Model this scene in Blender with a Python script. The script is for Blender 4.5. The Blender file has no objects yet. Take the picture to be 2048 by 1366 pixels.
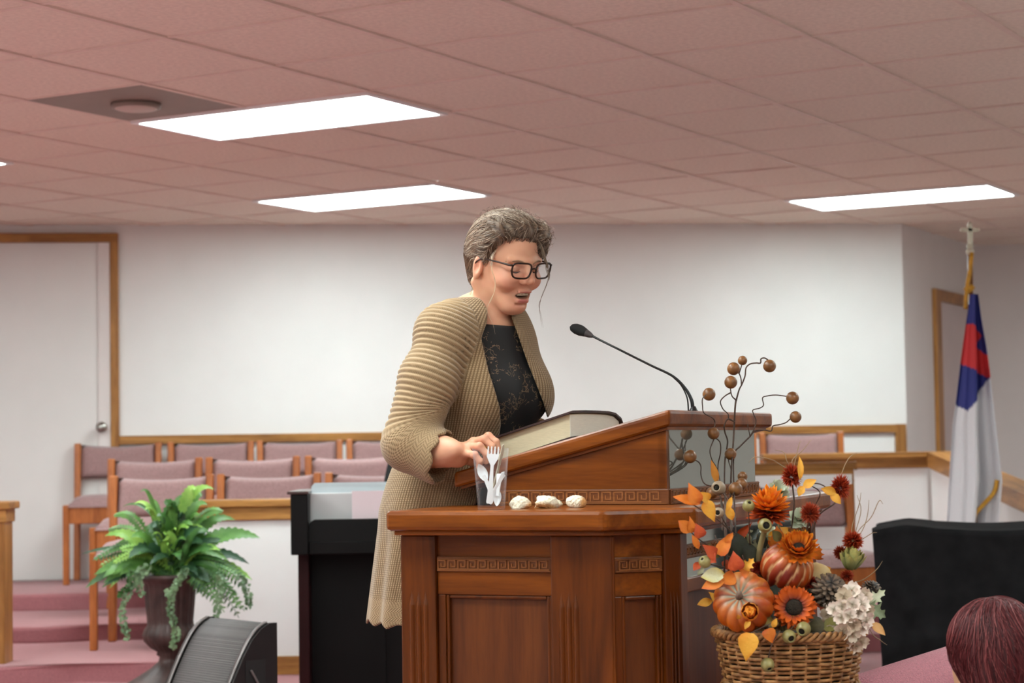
import bpy, bmesh, math, random
import numpy as np
from mathutils import Vector, Matrix, Euler

SC = bpy.context.scene
COL = SC.collection
# ------------------------------------------------------------------ camera
F_PX, PITCH, ROLL, GYAW = 3966.21, 0.0519942, -0.0160899, -0.5193125
Z0 = 1.45                         # eye height above the main floor
CEIL = Z0 + 1.393
cam_d = bpy.data.cameras.new('camera')
cam = bpy.data.objects.new('camera', cam_d)
COL.objects.link(cam)
cam_d.sensor_width = 36.0
cam_d.lens = F_PX / 2048 * 36.0
cam_d.clip_start = 0.05
cam_d.clip_end = 100
cp, sp, cr, sr = math.cos(PITCH), math.sin(PITCH), math.cos(ROLL), math.sin(ROLL)
right0, up0, fwd = Vector((1, 0, 0)), Vector((0, -sp, cp)), Vector((0, cp, sp))
right = right0 * cr + up0 * sr
up = -right0 * sr + up0 * cr
# image x axis = right0*cr + up0*sr ; image y axis = -right0*sr + up0*cr
M = Matrix((right, up, -fwd)).transposed()
cam.matrix_world = Matrix.Translation((0, 0, Z0)) @ M.to_4x4()
cam_d.dof.use_dof = True
cam_d.dof.focus_distance = 4.7
cam_d.dof.aperture_fstop = 5.6
SC.camera = cam

# ------------------------------------------------------------------ world, exposure
w = bpy.data.worlds.new('world')
SC.world = w
w.use_nodes = True
w.node_tree.nodes['Background'].inputs[0].default_value = (0.9, 0.95, 1, 1)
w.node_tree.nodes['Background'].inputs[1].default_value = 0.3
SC.view_settings.view_transform = 'Standard'
SC.view_settings.look = 'None'
SC.view_settings.exposure = 0.0
SC.view_settings.gamma = 1.0
SC.view_settings.use_curve_mapping = False
LIGHT_E = 22.5

# ------------------------------------------------------------------ helpers
UU = Vector((math.cos(GYAW), math.sin(GYAW), 0)); VV = Vector((-math.sin(GYAW), math.cos(GYAW), 0))
def at(px, py, Y):
    """real-space point that stands at distance Y behind photograph pixel (px,py)"""
    a = (px - 1024) / F_PX; b = (683 - py) / F_PX
    x = a * cr - b * sr; v = a * sr + b * cr
    ry = cp - v * sp; rz = sp + v * cp
    return Vector((x * Y / ry, Y, Z0 + rz * Y / ry))

def lin(c):
    return tuple((v / 12.92 if v <= 0.04045 else ((v + 0.055) / 1.055) ** 2.4) for v in [k / 255 for k in c]) + (1,)

def newmat(name):
    m = bpy.data.materials.new(name); m.use_nodes = True
    nt = m.node_tree
    return m, nt, nt.nodes, nt.links, nt.nodes['Principled BSDF']

def mat(name, col, rough=0.6, var=0.08, scale=20.0, bump=0.0, bscale=None, metal=0.0, spec=None, stretch=None, coat=0.0, sheen=0.0, col2=None, attr=None):
    m, nt, N, L, b = newmat(name)
    c = lin(col)
    tc = N.new('ShaderNodeTexCoord')
    mp = N.new('ShaderNodeMapping'); L.new(tc.outputs['Object'], mp.inputs[0])
    if stretch: mp.inputs['Scale'].default_value = stretch
    nz = N.new('ShaderNodeTexNoise'); nz.inputs['Scale'].default_value = scale; nz.inputs['Detail'].default_value = 4
    L.new(mp.outputs[0], nz.inputs['Vector'])
    cr_ = N.new('ShaderNodeValToRGB')
    lo = tuple(max(0, v * (1 - var * 2)) for v in c[:3]) + (1,)
    hi = lin(col2) if col2 else tuple(min(1, v * (1 + var * 2)) for v in c[:3]) + (1,)
    cr_.color_ramp.elements[0].color = lo; cr_.color_ramp.elements[1].color = hi
    cr_.color_ramp.elements[0].position = .3; cr_.color_ramp.elements[1].position = .7
    L.new(nz.outputs['Fac'], cr_.inputs[0])
    if attr:
        at_ = N.new('ShaderNodeAttribute'); at_.attribute_name = attr
        mx = N.new('ShaderNodeMix'); mx.data_type = 'RGBA'; mx.blend_type = 'MULTIPLY'; mx.inputs[0].default_value = 1
        L.new(at_.outputs['Color'], mx.inputs[6]); L.new(cr_.outputs[0], mx.inputs[7]); L.new(mx.outputs[2], b.inputs['Base Color'])
    else:
        L.new(cr_.outputs[0], b.inputs['Base Color'])
    b.inputs['Roughness'].default_value = rough
    b.inputs['Metallic'].default_value = metal
    if spec is not None: b.inputs['Specular IOR Level'].default_value = spec
    if coat: b.inputs['Coat Weight'].default_value = coat; b.inputs['Coat Roughness'].default_value = .12
    if sheen: b.inputs['Sheen Weight'].default_value = sheen
    if bump:
        n2 = N.new('ShaderNodeTexNoise'); n2.inputs['Scale'].default_value = bscale or scale; n2.inputs['Detail'].default_value = 3
        L.new(mp.outputs[0], n2.inputs['Vector'])
        bp = N.new('ShaderNodeBump'); bp.inputs['Strength'].default_value = bump; bp.inputs['Distance'].default_value = .004
        L.new(n2.outputs['Fac'], bp.inputs['Height']); L.new(bp.outputs[0], b.inputs['Normal'])
    return m

def wood(name, dark, light, axis='x', rough=.35, coat=.25, scale=1.0):
    m, nt, N, L, b = newmat(name)
    tc = N.new('ShaderNodeTexCoord'); mp = N.new('ShaderNodeMapping')
    L.new(tc.outputs['Object'], mp.inputs[0])
    s = {'x': (1.2, 14, 14), 'y': (14, 1.2, 14), 'z': (14, 14, 1.2)}[axis]
    mp.inputs['Scale'].default_value = tuple(v * scale for v in s)
    n1 = N.new('ShaderNodeTexNoise'); n1.inputs['Scale'].default_value = 1.5; n1.inputs['Detail'].default_value = 5; n1.inputs['Distortion'].default_value = .8
    L.new(mp.outputs[0], n1.inputs['Vector'])
    n2 = N.new('ShaderNodeTexNoise'); n2.inputs['Scale'].default_value = 14; n2.inputs['Detail'].default_value = 3
    L.new(mp.outputs[0], n2.inputs['Vector'])
    r1 = N.new('ShaderNodeValToRGB'); r1.color_ramp.elements[0].position = .32; r1.color_ramp.elements[1].position = .68
    r1.color_ramp.elements[0].color = lin(dark); r1.color_ramp.elements[1].color = lin(light)
    L.new(n1.outputs['Fac'], r1.inputs[0])
    r2 = N.new('ShaderNodeValToRGB'); r2.color_ramp.elements[0].position = .35; r2.color_ramp.elements[1].position = .55
    r2.color_ramp.elements[0].color = (.72, .68, .66, 1); r2.color_ramp.elements[1].color = (1, 1, 1, 1)
    L.new(n2.outputs['Fac'], r2.inputs[0])
    mx = N.new('ShaderNodeMix'); mx.data_type = 'RGBA'; mx.blend_type = 'MULTIPLY'; mx.inputs[0].default_value = .55
    L.new(r1.outputs[0], mx.inputs[6]); L.new(r2.outputs[0], mx.inputs[7])
    L.new(mx.outputs[2], b.inputs['Base Color'])
    b.inputs['Roughness'].default_value = rough
    b.inputs['Coat Weight'].default_value = coat; b.inputs['Coat Roughness'].default_value = .15
    b.inputs['Specular IOR Level'].default_value = .28
    bp = N.new('ShaderNodeBump'); bp.inputs['Strength'].default_value = .12; bp.inputs['Distance'].default_value = .002
    L.new(n2.outputs['Fac'], bp.inputs['Height']); L.new(bp.outputs[0], b.inputs['Normal'])
    return m

def tag(o, label=None, cat=None, group=None, kind=None):
    if label: o['label'] = label
    if cat: o['category'] = cat
    if group: o['group'] = group
    if kind: o['kind'] = kind
    return o

def empty(name, loc=(0, 0, 0), rz=0.0, label=None, cat=None, group=None, kind=None):
    o = bpy.data.objects.new(name, None); COL.objects.link(o)
    o.empty_display_size = .05
    o.location = loc; o.rotation_euler = (0, 0, rz)
    return tag(o, label, cat, group, kind)

def mesh_obj(name, me, m=None, parent=None, smooth=False, loc=None):
    o = bpy.data.objects.new(name, me); COL.objects.link(o)
    if m is not None:
        for k in (m if isinstance(m, (list, tuple)) else [m]): me.materials.append(k)
    if parent: o.parent = parent
    if loc is not None: o.location = loc
    if smooth:
        me.polygons.foreach_set('use_smooth', [True] * len(me.polygons))
    return o

def obj(name, bm, m=None, parent=None, smooth=False, loc=None):
    me = bpy.data.meshes.new(name)
    bmesh.ops.recalc_face_normals(bm, faces=bm.faces)
    bm.to_mesh(me); bm.free()
    return mesh_obj(name, me, m, parent, smooth, loc)

def pyobj(name, vs, fs, m=None, parent=None, smooth=True, loc=None):
    me = bpy.data.meshes.new(name)
    me.from_pydata([tuple(v) for v in vs], [], fs); me.update()
    return mesh_obj(name, me, m, parent, smooth, loc)

def bx(bm, x0, x1, y0, y1, z0, z1, bev=0.0, mtx=None):
    r = bmesh.ops.create_cube(bm, size=1)
    vs = r['verts']
    for v in vs:
        v.co = Vector(((x0 + x1) / 2 + v.co.x * (x1 - x0), (y0 + y1) / 2 + v.co.y * (y1 - y0), (z0 + z1) / 2 + v.co.z * (z1 - z0)))
    if bev:
        es = list({e for v in vs for e in v.link_edges})
        r2 = bmesh.ops.bevel(bm, geom=es, offset=bev, segments=2, affect='EDGES', profile=.5)
        vs = list({v for f in r2['faces'] for v in f.verts} | {v for v in vs if v.is_valid})
    if mtx is not None:
        for v in vs: v.co = mtx @ v.co
    return vs

def box(name, x0, x1, y0, y1, z0, z1, m, parent=None, bev=0.0, loc=None, mtx=None):
    bm = bmesh.new(); bx(bm, x0, x1, y0, y1, z0, z1, bev, mtx)
    return obj(name, bm, m, parent, loc=loc)

def prism(bm, pts, z0, z1, bev=0.0):
    """vertical prism over polygon pts [(x,y)]"""
    lo = [bm.verts.new((p[0], p[1], z0)) for p in pts]; hi = [bm.verts.new((p[0], p[1], z1)) for p in pts]
    n = len(pts); fs = [bm.faces.new(lo[::-1]), bm.faces.new(hi)]
    for i in range(n): fs.append(bm.faces.new((lo[i], lo[(i + 1) % n], hi[(i + 1) % n], hi[i])))
    if bev:
        es = list({e for f in fs for e in f.edges})
        bmesh.ops.bevel(bm, geom=es, offset=bev, segments=2, affect='EDGES', profile=.5)

def slab(bm, quad, n, th):
    """plate: polygon quad (3D pts) thickened along -n by th"""
    n = Vector(n).normalized()
    a = [bm.verts.new(Vector(p)) for p in quad]; b = [bm.verts.new(Vector(p) - n * th) for p in quad]
    k = len(a)
    bm.faces.new(a); bm.faces.new(b[::-1])
    for i in range(k): bm.faces.new((a[i], b[i], b[(i + 1) % k], a[(i + 1) % k]))

def catmull(pts, n):
    P = [Vector(p) for p in pts]; P = [P[0] * 2 - P[1]] + P + [P[-1] * 2 - P[-2]]
    out = []
    for i in range(1, len(P) - 2):
        for k in range(n):
            t = k / n; a, b, c, d = P[i - 1], P[i], P[i + 1], P[i + 2]
            out.append(.5 * ((2 * b) + (c - a) * t + (2 * a - 5 * b + 4 * c - d) * t * t + (3 * b - a - 3 * c + d) * t ** 3))
    out.append(P[-2]); return out

def tube_vf(pts, rad, seg=8, cap=True, V=None, F=None):
    V = [] if V is None else V; F = [] if F is None else F
    pts = [Vector(p) for p in pts]; n = len(pts)
    R = rad if isinstance(rad, (list, tuple)) else [rad] * n
    base = len(V); nrm = None
    for i, p in enumerate(pts):
        t = (pts[min(i + 1, n - 1)] - pts[max(i - 1, 0)]).normalized()
        if nrm is None:
            nrm = t.orthogonal().normalized()
        else:
            nrm = (nrm - t * nrm.dot(t)); nrm = nrm.normalized() if nrm.length > 1e-6 else t.orthogonal().normalized()
        bn = t.cross(nrm)
        for k in range(seg):
            a = 2 * math.pi * k / seg
            V.append(p + (nrm * math.cos(a) + bn * math.sin(a)) * R[i])
    for i in range(n - 1):
        for k in range(seg):
            a = base + i * seg + k; b = base + i * seg + (k + 1) % seg
            F.append((a, b, b + seg, a + seg))
    if cap:
        F.append(tuple(base + k for k in range(seg))[::-1]); F.append(tuple(base + (n - 1) * seg + k for k in range(seg)))
    return V, F

def tube(name, pts, rad, m, parent=None, seg=8, smooth_n=0, loc=None):
    if smooth_n:
        R = rad; k = len(pts); pts = catmull(pts, smooth_n)
        if isinstance(R, (list, tuple)):
            R = [float(np.interp(i / (len(pts) - 1) * (k - 1), range(k), R)) for i in range(len(pts))]
        rad = R
    V, F = tube_vf(pts, rad, seg)
    return pyobj(name, V, F, m, parent, True, loc)

def lathe_vf(prof, seg=32, fl=None):
    """prof [(r,z)], returns V,F ; fl(angle,r,z)->r"""
    V, F = [], []
    for (r, z) in prof:
        for k in range(seg):
            a = 2 * math.pi * k / seg; rr = fl(a, r, z) if fl else r
            V.append((rr * math.cos(a), rr * math.sin(a), z))
    for i in range(len(prof) - 1):
        for k in range(seg):
            a = i * seg + k; b = i * seg + (k + 1) % seg
            F.append((a, b, b + seg, a + seg))
    F.append(tuple(range(seg))[::-1]); F.append(tuple((len(prof) - 1) * seg + k for k in range(seg)))
    return V, F

def copy_tree(o, parent=None, loc=None, rz=None, label=None, group=None):
    c = o.copy(); COL.objects.link(c)
    if parent is not None: c.parent = parent
    if loc is not None: c.location = loc
    if rz is not None: c.rotation_euler = (0, 0, rz)
    if label: c['label'] = label
    if group: c['group'] = group
    for ch in list(o.children): copy_tree(ch, c)
    return c

# ------------------------------------------------------------------ materials
M_WALL = mat('painted wall', (232, 230, 228), .85, .012, 3, bump=.06, bscale=160)
M_WALL_DIM = mat('dimmed side wall', (222, 214, 211), .85, .012, 3, bump=.06, bscale=160)  # wall white darkened: receding wall's and jamb's dimmer light put into colour
M_DOOR = mat('painted door', (224, 221, 218), .55, .012, 3)
M_TILE = mat('ceiling tile', (236, 222, 208), .95, .04, 55, bump=.55, bscale=230)
M_RUN = mat('ceiling runner', (230, 210, 198), .55, .03, 10)
M_CARP = mat('pink carpet', (166, 104, 108), .98, .10, 240, bump=.8, bscale=420, sheen=.3)
M_CARP_BOUNCE = mat('bounce carpet', (190, 172, 170), .98, .10, 240, bump=.8, bscale=420, sheen=.3)  # unseen main floor paled so its bounce lightens the ceiling
M_OAK = wood('oak trim x', (128, 82, 38), (186, 132, 70), 'x', .4, .15)
M_OAKZ = wood('oak trim z', (128, 82, 38), (182, 128, 68), 'z', .4, .15)
M_OAKY = wood('oak trim y', (128, 82, 38), (182, 128, 68), 'y', .4, .15)
M_CHW = wood('chair wood', (150, 80, 36), (196, 118, 62), 'z', .35, .25)
M_MAUVE = mat('mauve chair fabric', (156, 122, 121), .95, .07, 90, bump=.5, bscale=300, sheen=.25)
M_LW = wood('lectern wood x', (88, 38, 4), (142, 74, 16), 'x', .28, .0, .8)
M_LWZ_DIM = wood('lectern wood z shaded', (62, 24, 2), (110, 52, 8), 'z', .3, .0, .8)  # body's shade under steep light put into this darker lectern wood
M_LWY = wood('lectern wood y', (88, 38, 4), (142, 74, 16), 'y', .28, .0, .8)
M_LPAN = wood('lectern panel', (72, 30, 7), (104, 52, 16), 'z', .42, .03, .7)
M_FRET = wood('lectern fret', (84, 42, 16), (120, 66, 28), 'x', .5, .1, 1)
M_FRETR = wood('fret relief wood', (120, 66, 28), (160, 98, 50), 'x', .45, .1)
M_BLACK = mat('black satin', (22, 20, 20), .35, .1, 8)
M_BLACKM = mat('black matte', (26, 25, 25), .8, .1, 30)
M_METAL = mat('brushed metal', (170, 168, 162), .3, .05, 30, metal=1)
M_WHITEP = mat('white plastic', (240, 240, 240), .35, .01, 5)

G0 = Vector((-1.150569, 6.63424, 0)); GS = .61
def gp(i, j, z=0.0): return G0 + UU * (i * GS) + VV * (j * GS) + Vector((0, 0, z))
def proj(P):
    P = Vector(P); x, y, z = P.x, P.y, P.z - Z0
    d = y * cp + z * sp; v = -y * sp + z * cp
    if d < .1: return (-9999, -9999)
    return 1024 + F_PX * (x * cr + v * sr) / d, 683 - F_PX * (-x * sr + v * cr) / d

# ------------------------------------------------------------------ levels
ST = Z0 - 1.04        # stage floor
L1, L2, L3 = Z0 - .949, Z0 - .868, Z0 - .775

# ------------------------------------------------------------------ structure
floor = box('floor', -9, 9, -9, 17, -.1, 0, M_CARP_BOUNCE); tag(floor, kind='structure')
def uvp(u, v, z=0.0): return Vector((UU.x * u + VV.x * v, UU.y * u + VV.y * v, z))
bm = bmesh.new()
prism(bm, [tuple(uvp(a, b)[:2]) for a, b in ((-1.69, 2.4), (-1.69, 5.1), (-2.3, 5.1), (-2.3, 16), (-10, 16), (-10, 2.4))], .002, ST)
stage = obj('floor', bm, M_CARP); tag(stage, kind='structure')

# back wall (slightly turned), its line through two ceiling points
WA, WB = Vector((-2.41, 12.18, 0)), Vector((2.54, 12.82, 0))
wd = (WB - WA).normalized(); wn = Vector((wd.y, -wd.x, 0))   # towards the room
wall_ang = math.atan2(wd.y, wd.x)
wb_len = (WB - WA).length
wall_back = empty('wall_back', WA, wall_ang, kind='structure')
box('wall_panel', -6.6, wb_len, 0, .12, ST - .3, CEIL + .02, M_WALL, wall_back)
# receding wall beyond the corner, aligned with the ceiling grid
WC = Vector((3.33, 14.33, 0))
rl = (WC - WB).length; ra = math.atan2((WC - WB).y, (WC - WB).x)
wall_right = empty('wall_right', WB, ra, kind='structure')
box('wall_panel', 0, rl + .1, 0, .12, ST - .3, CEIL + .02, M_WALL_DIM, wall_right)
w3 = box('wall_recess', 3.2, 9, 14.36, 14.5, 0, CEIL + .02, M_WALL_DIM); tag(w3, kind='structure')
for nm, a in dict(wall_left=(-9.1, -9, -9, 17), wall_front=(-9, 9, -9.1, -9), wall_side=(9, 9.1, -9, 17), wall_rear=(-9, 9, 17, 17.1)).items():
    tag(box(nm, *a, 0, CEIL + .02, M_WALL), kind='structure')

# ceiling: tiles and runners
ceiling = empty('ceiling', (0, 0, CEIL), 0, kind='structure')
slabc = box('ceiling_deck', -9.1, 9.1, -9.1, 17.1, .06, .12, M_WALL, ceiling)
fixtures = [(-2, 2), (-4, 6), (0, 9), (-6, 2)]
added_fix = [(5, 1), (1, -3), (-4, -2), (2, -5), (-3, -4), (7, -4), (-8, -4), (2, -9), (-3, -9), (7, -9), (-3, -14), (-8, -9), (7, 6), (2, -14), (7, -14),
              (10, 4), (6, -19), (-10, 6), (-9, 10), (12, -8), (-8, 13), (-5, 13), (1, 14), (6, 12), (-13, 2)]  # unseen fixtures added for room fill and a brighter back wall
taken = set()
for (i, j) in fixtures + added_fix: taken |= {(i, j), (i + 1, j)}
VENT = (-2, 1); taken.add(VENT)
def room_ok(P): return -8.6 < P.x < 8.6 and -8.6 < P.y < 16.6
tb = bmesh.new(); bx(tb, .008, GS - .008, .008, GS - .008, 0, .018, .004)
tile_me = bpy.data.meshes.new('ceiling_tile'); bmesh.ops.recalc_face_normals(tb, faces=tb.faces); tb.to_mesh(tile_me); tb.free(); tile_me.materials.append(M_TILE)
far_bm = bmesh.new(); cnt = 0; rnd = random.Random(4)
gm = Matrix.Rotation(GYAW, 4, 'Z')
vis = []
for i in range(-22, 26):
    for j in range(-28, 22):
        if (i, j) in taken: continue
        c = gp(i + .5, j + .5)
        if not room_ok(c): continue
        qs = [proj(gp(i + a, j + b, CEIL)) for a, b in ((0, 0), (1, 0), (1, 1), (0, 1))]
        inv = max(q[0] for q in qs) > 0 and min(q[0] for q in qs) < 2048 and max(q[1] for q in qs) > 0 and min(q[1] for q in qs) < 520 and c.y > 2
        beyond = (c - WA).dot(wn) < -.5 and c.x < 2.8
        big = (max(q[1] for q in qs) - min(q[1] for q in qs)) > 9
        if inv and not beyond and big: vis.append((c.y, i, j))
        else:
            p = gp(i, j); mt = Matrix.Translation((p.x, p.y, 0)) @ gm
            bx(far_bm, .008, GS - .008, .008, GS - .008, 0, .018, 0, mt)
vis.sort()
for k, (_, i, j) in enumerate(vis):
    p = gp(i, j)
    if k < 290:
        o = bpy.data.objects.new('ceiling_tile', tile_me); COL.objects.link(o); o.parent = ceiling
        o.location = (p.x, p.y, rnd.uniform(-.0015, .0015)); o.rotation_euler = (rnd.uniform(-.002, .002), rnd.uniform(-.002, .002), GYAW)
    else:
        mt = Matrix.Translation((p.x, p.y, 0)) @ gm; bx(far_bm, .008, GS - .008, .008, GS - .008, 0, .018, 0, mt)
ft = obj('ceiling_tiles', far_bm, M_TILE, ceiling); ft['kind'] = 'stuff'
def runner(along, k):
    # long T bars; visible face hangs 6 mm under the tiles
    L_ = 20
    if along == 'v':
        o = box('runner', -.012, .012, -L_, L_, -.007, .002, M_RUN, ceiling)
        p = gp(k, 4)
    else:
        o = box('runner', -L_, L_, -.010, .010, -.004, .002, M_RUN, ceiling)
        p = gp(0, k)
    o.location = (p.x, p.y, 0); o.rotation_euler = (0, 0, GYAW)
for k in range(-10, 9): runner('v', k)
for k in range(-3, 16): runner('u', k)

# light fixtures
def emis(name, e, c=(.86, 1.0, .99)):
    m, nt, N, L, b = newmat(name)
    b.inputs['Base Color'].default_value = (.9, .9, .9, 1)
    b.inputs['Emission Color'].default_value = (*c, 1); b.inputs['Emission Strength'].default_value = e
    return m
M_EM = emis('light diffuser', LIGHT_E)
lab = {(-2, 2): 'large glowing ceiling light beside the round air diffuser', (-4, 6): 'glowing ceiling light in the middle, above the woman',
       (0, 9): 'long thin glowing ceiling light at right near the flag', (-6, 2): 'ceiling light at the left edge of the photo, only its tip showing'}
fix0 = None
for (i, j) in fixtures + added_fix:
    p = gp(i, j)
    c_ = gp(i + 1, j + .5)
    if not room_ok(c_) or ((c_ - WA).dot(wn) < .9 and (i, j) in added_fix): continue
    lb = lab.get((i, j), 'added unseen ceiling light filling the room, outside the photo')
    if fix0 is None:
        t = empty('ceiling_light', (p.x, p.y, CEIL), GYAW, lb, 'ceiling light', 'fluorescent panels in the ceiling'); fix0 = t
        bm = bmesh.new(); W2, H2 = 2 * GS, GS
        for a in ((.006, W2 - .006, .006, .03), (.006, W2 - .006, H2 - .03, H2 - .006), (.006, .03, .03, H2 - .03), (W2 - .03, W2 - .006, .03, H2 - .03)):
            bx(bm, *a, -.016, .01, .003)
        obj('frame', bm, M_WHITEP, t)
        box('diffuser', .028, W2 - .028, .028, H2 - .028, -.010, -.002, M_EM, t)
    else:
        copy_tree(fix0, None, (p.x, p.y, CEIL), GYAW, lb)

# air diffuser with round neck
M_VENT = mat('diffuser grey', (138, 124, 114), .5, .04, 6)
M_VENTL = mat('diffuser neck', (196, 180, 170), .5, .04, 6)
p = gp(*VENT)
t = empty('air_diffuser', (p.x, p.y, CEIL), GYAW, 'grey square air diffuser with a round centre beside the large ceiling light', 'air vent')
box('face_plate', .006, GS - .006, .006, GS - .006, -.006, .003, M_VENT, t, .002)
V, F = lathe_vf([(.085, -.026), (.098, -.024), (.100, -.006), (.088, -.006)], 40); pyobj('rim', V, F, M_VENT, t, loc=(GS / 2, GS / 2, 0))
V, F = lathe_vf([(.001, -.030), (.075, -.030), (.084, -.026), (.084, -.010)], 40); pyobj('centre_disc', V, F, M_VENTL, t, loc=(GS / 2, GS / 2, 0))

# ------------------------------------------------------------------ doors and trims on the back wall (local x along wall, y<0 into room)
def wloc(px, py):   # wall-local coordinates of the wall point seen at a pixel
    r = at(px, py, 10) - Vector((0, 0, Z0)); o = Vector((0, 0, Z0))
    t_ = (WA - o).dot(wn) / r.dot(wn); P = o + r * t_
    return (P - WA).dot(wd), P.z
x1, zt = wloc(237, 467); x0, _ = wloc(220, 467); xr = x0
_, zh = wloc(100, 486)
door1 = empty('door_1', WA, wall_ang, kind='structure')
box('door_casing', x0, x1, -.035, 0, L3, zt, M_OAKZ, door1, .004).name = 'door_casing'
box('door_casing', -6, x1, -.036, 0, zh, zt, M_OAK, door1, .004)
leaf1 = box('door_leaf', xr - .075 - 1.0, xr - .075, -.018, -.001, L3, zh, M_DOOR, door1, .003)
box('door_jamb', xr - .075, xr, -.028, 0, L3, zh, M_WALL_DIM, door1, .002)
kx, kz = wloc(205, 855)
V, F = lathe_vf([(.03, 0), (.03, .006), (.012, .01), (.012, .03), (.03, .045), (.034, .06), (.026, .075), (.004, .08)], 24)
kn = pyobj('door_knob', V, F, M_METAL, leaf1); kn.location = (kx, -.018, kz); kn.rotation_euler = (math.pi / 2, 0, 0)
# long trim under the white panel
_, za = wloc(700, 865); _, zb = wloc(700, 882)
xe, ze1 = wloc(1810, 853); _, ze0 = wloc(1800, 908)
t = box('trim_1', x1, xe, -.03, 0, zb, za, M_OAK, None, .003); t.location = WA; t.rotation_euler = (0, 0, wall_ang); tag(t, kind='structure')
xm, _ = wloc(1789, 880); xq, _ = wloc(1706, 880)
t = box('trim_2', xm, xe, -.032, 0, ze0 - .03, za + .001, M_OAKZ, None, .003); t.location = WA; t.rotation_euler = (0, 0, wall_ang); tag(t, kind='structure')
# door 2 on the receding wall
def rloc(px, py):
    d2 = Vector((math.cos(ra), math.sin(ra), 0)); n2 = Vector((d2.y, -d2.x, 0))
    r = at(px, py, 10) - Vector((0, 0, Z0)); o = Vector((0, 0, Z0))
    t_ = (WB - o).dot(n2) / r.dot(n2); P = o + r * t_
    return (P - WB).dot(d2), P.z
a0, zz = rloc(1863, 577); a1, _ = rloc(1874, 600); a2, _ = rloc(1932, 600); a3 = a2 + (a1 - a0)
door2 = empty('door_2', WB, ra, kind='structure')
box('door_casing', a0, a1, -.03, 0, ST, zz, M_OAKZ, door2, .003)
box('door_casing', a2, a3, -.03, 0, ST, zz, M_OAKZ, door2, .003)
box('door_casing', a1, a2, -.03, 0, zz - .08, zz, M_OAKY, door2, .003)
box('door_leaf', a1, a2, -.012, 0, ST, zz - .08, mat('pinkish door', (205, 190, 188), .6, .02, 4), door2, .002)

# ------------------------------------------------------------------ choir risers (three carpeted levels)
def riser(name, pts, z0, z1):
    bm = bmesh.new(); prism(bm, pts, z0, z1, .012); return bm
wallY = lambda x: WA.y + (x - WA.x) * wd.y / wd.x
ris = empty('trim_3', (0, 0, 0)); tag(ris, kind='structure')
f1, f2, f3 = 8.98, 10.06, 11.06
def plat(pts, z0_, z1_):
    bm = bmesh.new(); prism(bm, pts, z0_, z1_, .018); obj('carpeted_step', bm, M_CARP, ris)
back_ = [(2.36, 12.6), (-3.4, 12.02)]
plat([(-3.4, f1 - .12), (-2.35, f1 - .12), (-2.0, f1), (-1.57, f1), (-1.57, 9.34), (-.33, 9.34), (-.33, 9.75), (2.36, 9.75)] + back_, ST - .01, L1)
for fy, z0_, z1_ in ((f2, L1 - .01, L2), (f3, L2 - .01, L3)):
    plat([(-3.4, fy - .12), (-2.35, fy - .12), (-2.0, fy), (2.36, fy)] + back_, z0_, z1_)

# ------------------------------------------------------------------ half walls
def half_wall(name, P0, P1, th, z1, capm, label, end=True, z0=ST, z1b=None):
    d = (P1 - P0); d.z = 0; L_ = d.length; ang = math.atan2(d.y, d.x)
    t = empty(name, (P0.x, P0.y, 0), ang, label, 'half wall')
    box('wall_body', 0, L_, 0, th, z0, z1 - .06, M_WALL, t)
    box('cap', -.03, L_ + .03, -.035, th + .035, z1 - .035, z1, M_OAK, t, .006)
    box('cap_moulding', -.012, L_ + .012, -.018, th + .018, z1 - .095, z1 - .034, M_OAK, t, .004)
    box('baseboard', 0, L_, -.016, 0, z0, z0 + .085, M_OAK, t, .003)
    if end: box('end_trim', -.012, .0, -.008, th + .008, z0, z1 - .09, M_OAKZ, t, .003)
    return t
PL = at(366, 1002, 9.15); zl = PL.z + .0
half_wall('half_wall', Vector((PL.x, 9.2, 0)), Vector((-.35, 9.2, 0)), .13, at(480, 1000, 9.15).z, M_OAK, 'low white partition with oak cap behind the fern urn and black piano')
a = at(22, 1003, 9.0)
t = half_wall('half_wall', Vector((-3.4, 9.0, 0)), Vector((a.x - .03, 9.0, 0)), .13, a.z, M_OAK, 'low white partition with oak end post at the left edge', end=False)
box('end_trim', (a.x + 3.4) - .055, (a.x + 3.4) - .028, -.01, .14, ST, a.z - .09, M_OAKZ, t, .003)
ra_ = at(1712, 925, 9.9)
t = half_wall('half_wall', Vector((ra_.x, 10.03, 0)), Vector((.6, 10.03, 0)), -.13, ra_.z + .0, M_OAK, 'low white partition with oak cap behind the pulpit at right')
# rail partition to the corner and towards the camera
rb = at(1850, 903, 11.8)
t = half_wall('half_wall', Vector((1.5, 11.75, 0)), Vector((rb.x, 11.75, 0)), .1, rb.z, M_OAK, 'white partition with oak rail in the corner below the back wall', end=False)
t2 = empty('half_wall', (rb.x + .02, 11.75, 0), 0, 'white stair partition with sloping oak rail beside the flag', 'half wall')
P1 = at(2080, 990, 9.5)
bm = bmesh.new()
for (yy0, yy1, a_, b_) in ((0, -3.6, rb.z, rb.z - (rb.z - P1.z) / 2.3 * 3.6),):
    slab(bm, [(0, yy0, ST), (0, yy1, ST), (0, yy1, b_ - .05), (0, yy0, a_ - .05)], (-1, 0, 0), .1)
obj('wall_body', bm, M_WALL, t2)
bm = bmesh.new(); slab(bm, [(-.025, 0, a_), (.13, 0, a_), (.13, yy1, b_), (-.025, yy1, b_)], (0, 0, 1), .09); obj('sloping_rail', bm, M_OAKY, t2)

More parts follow.
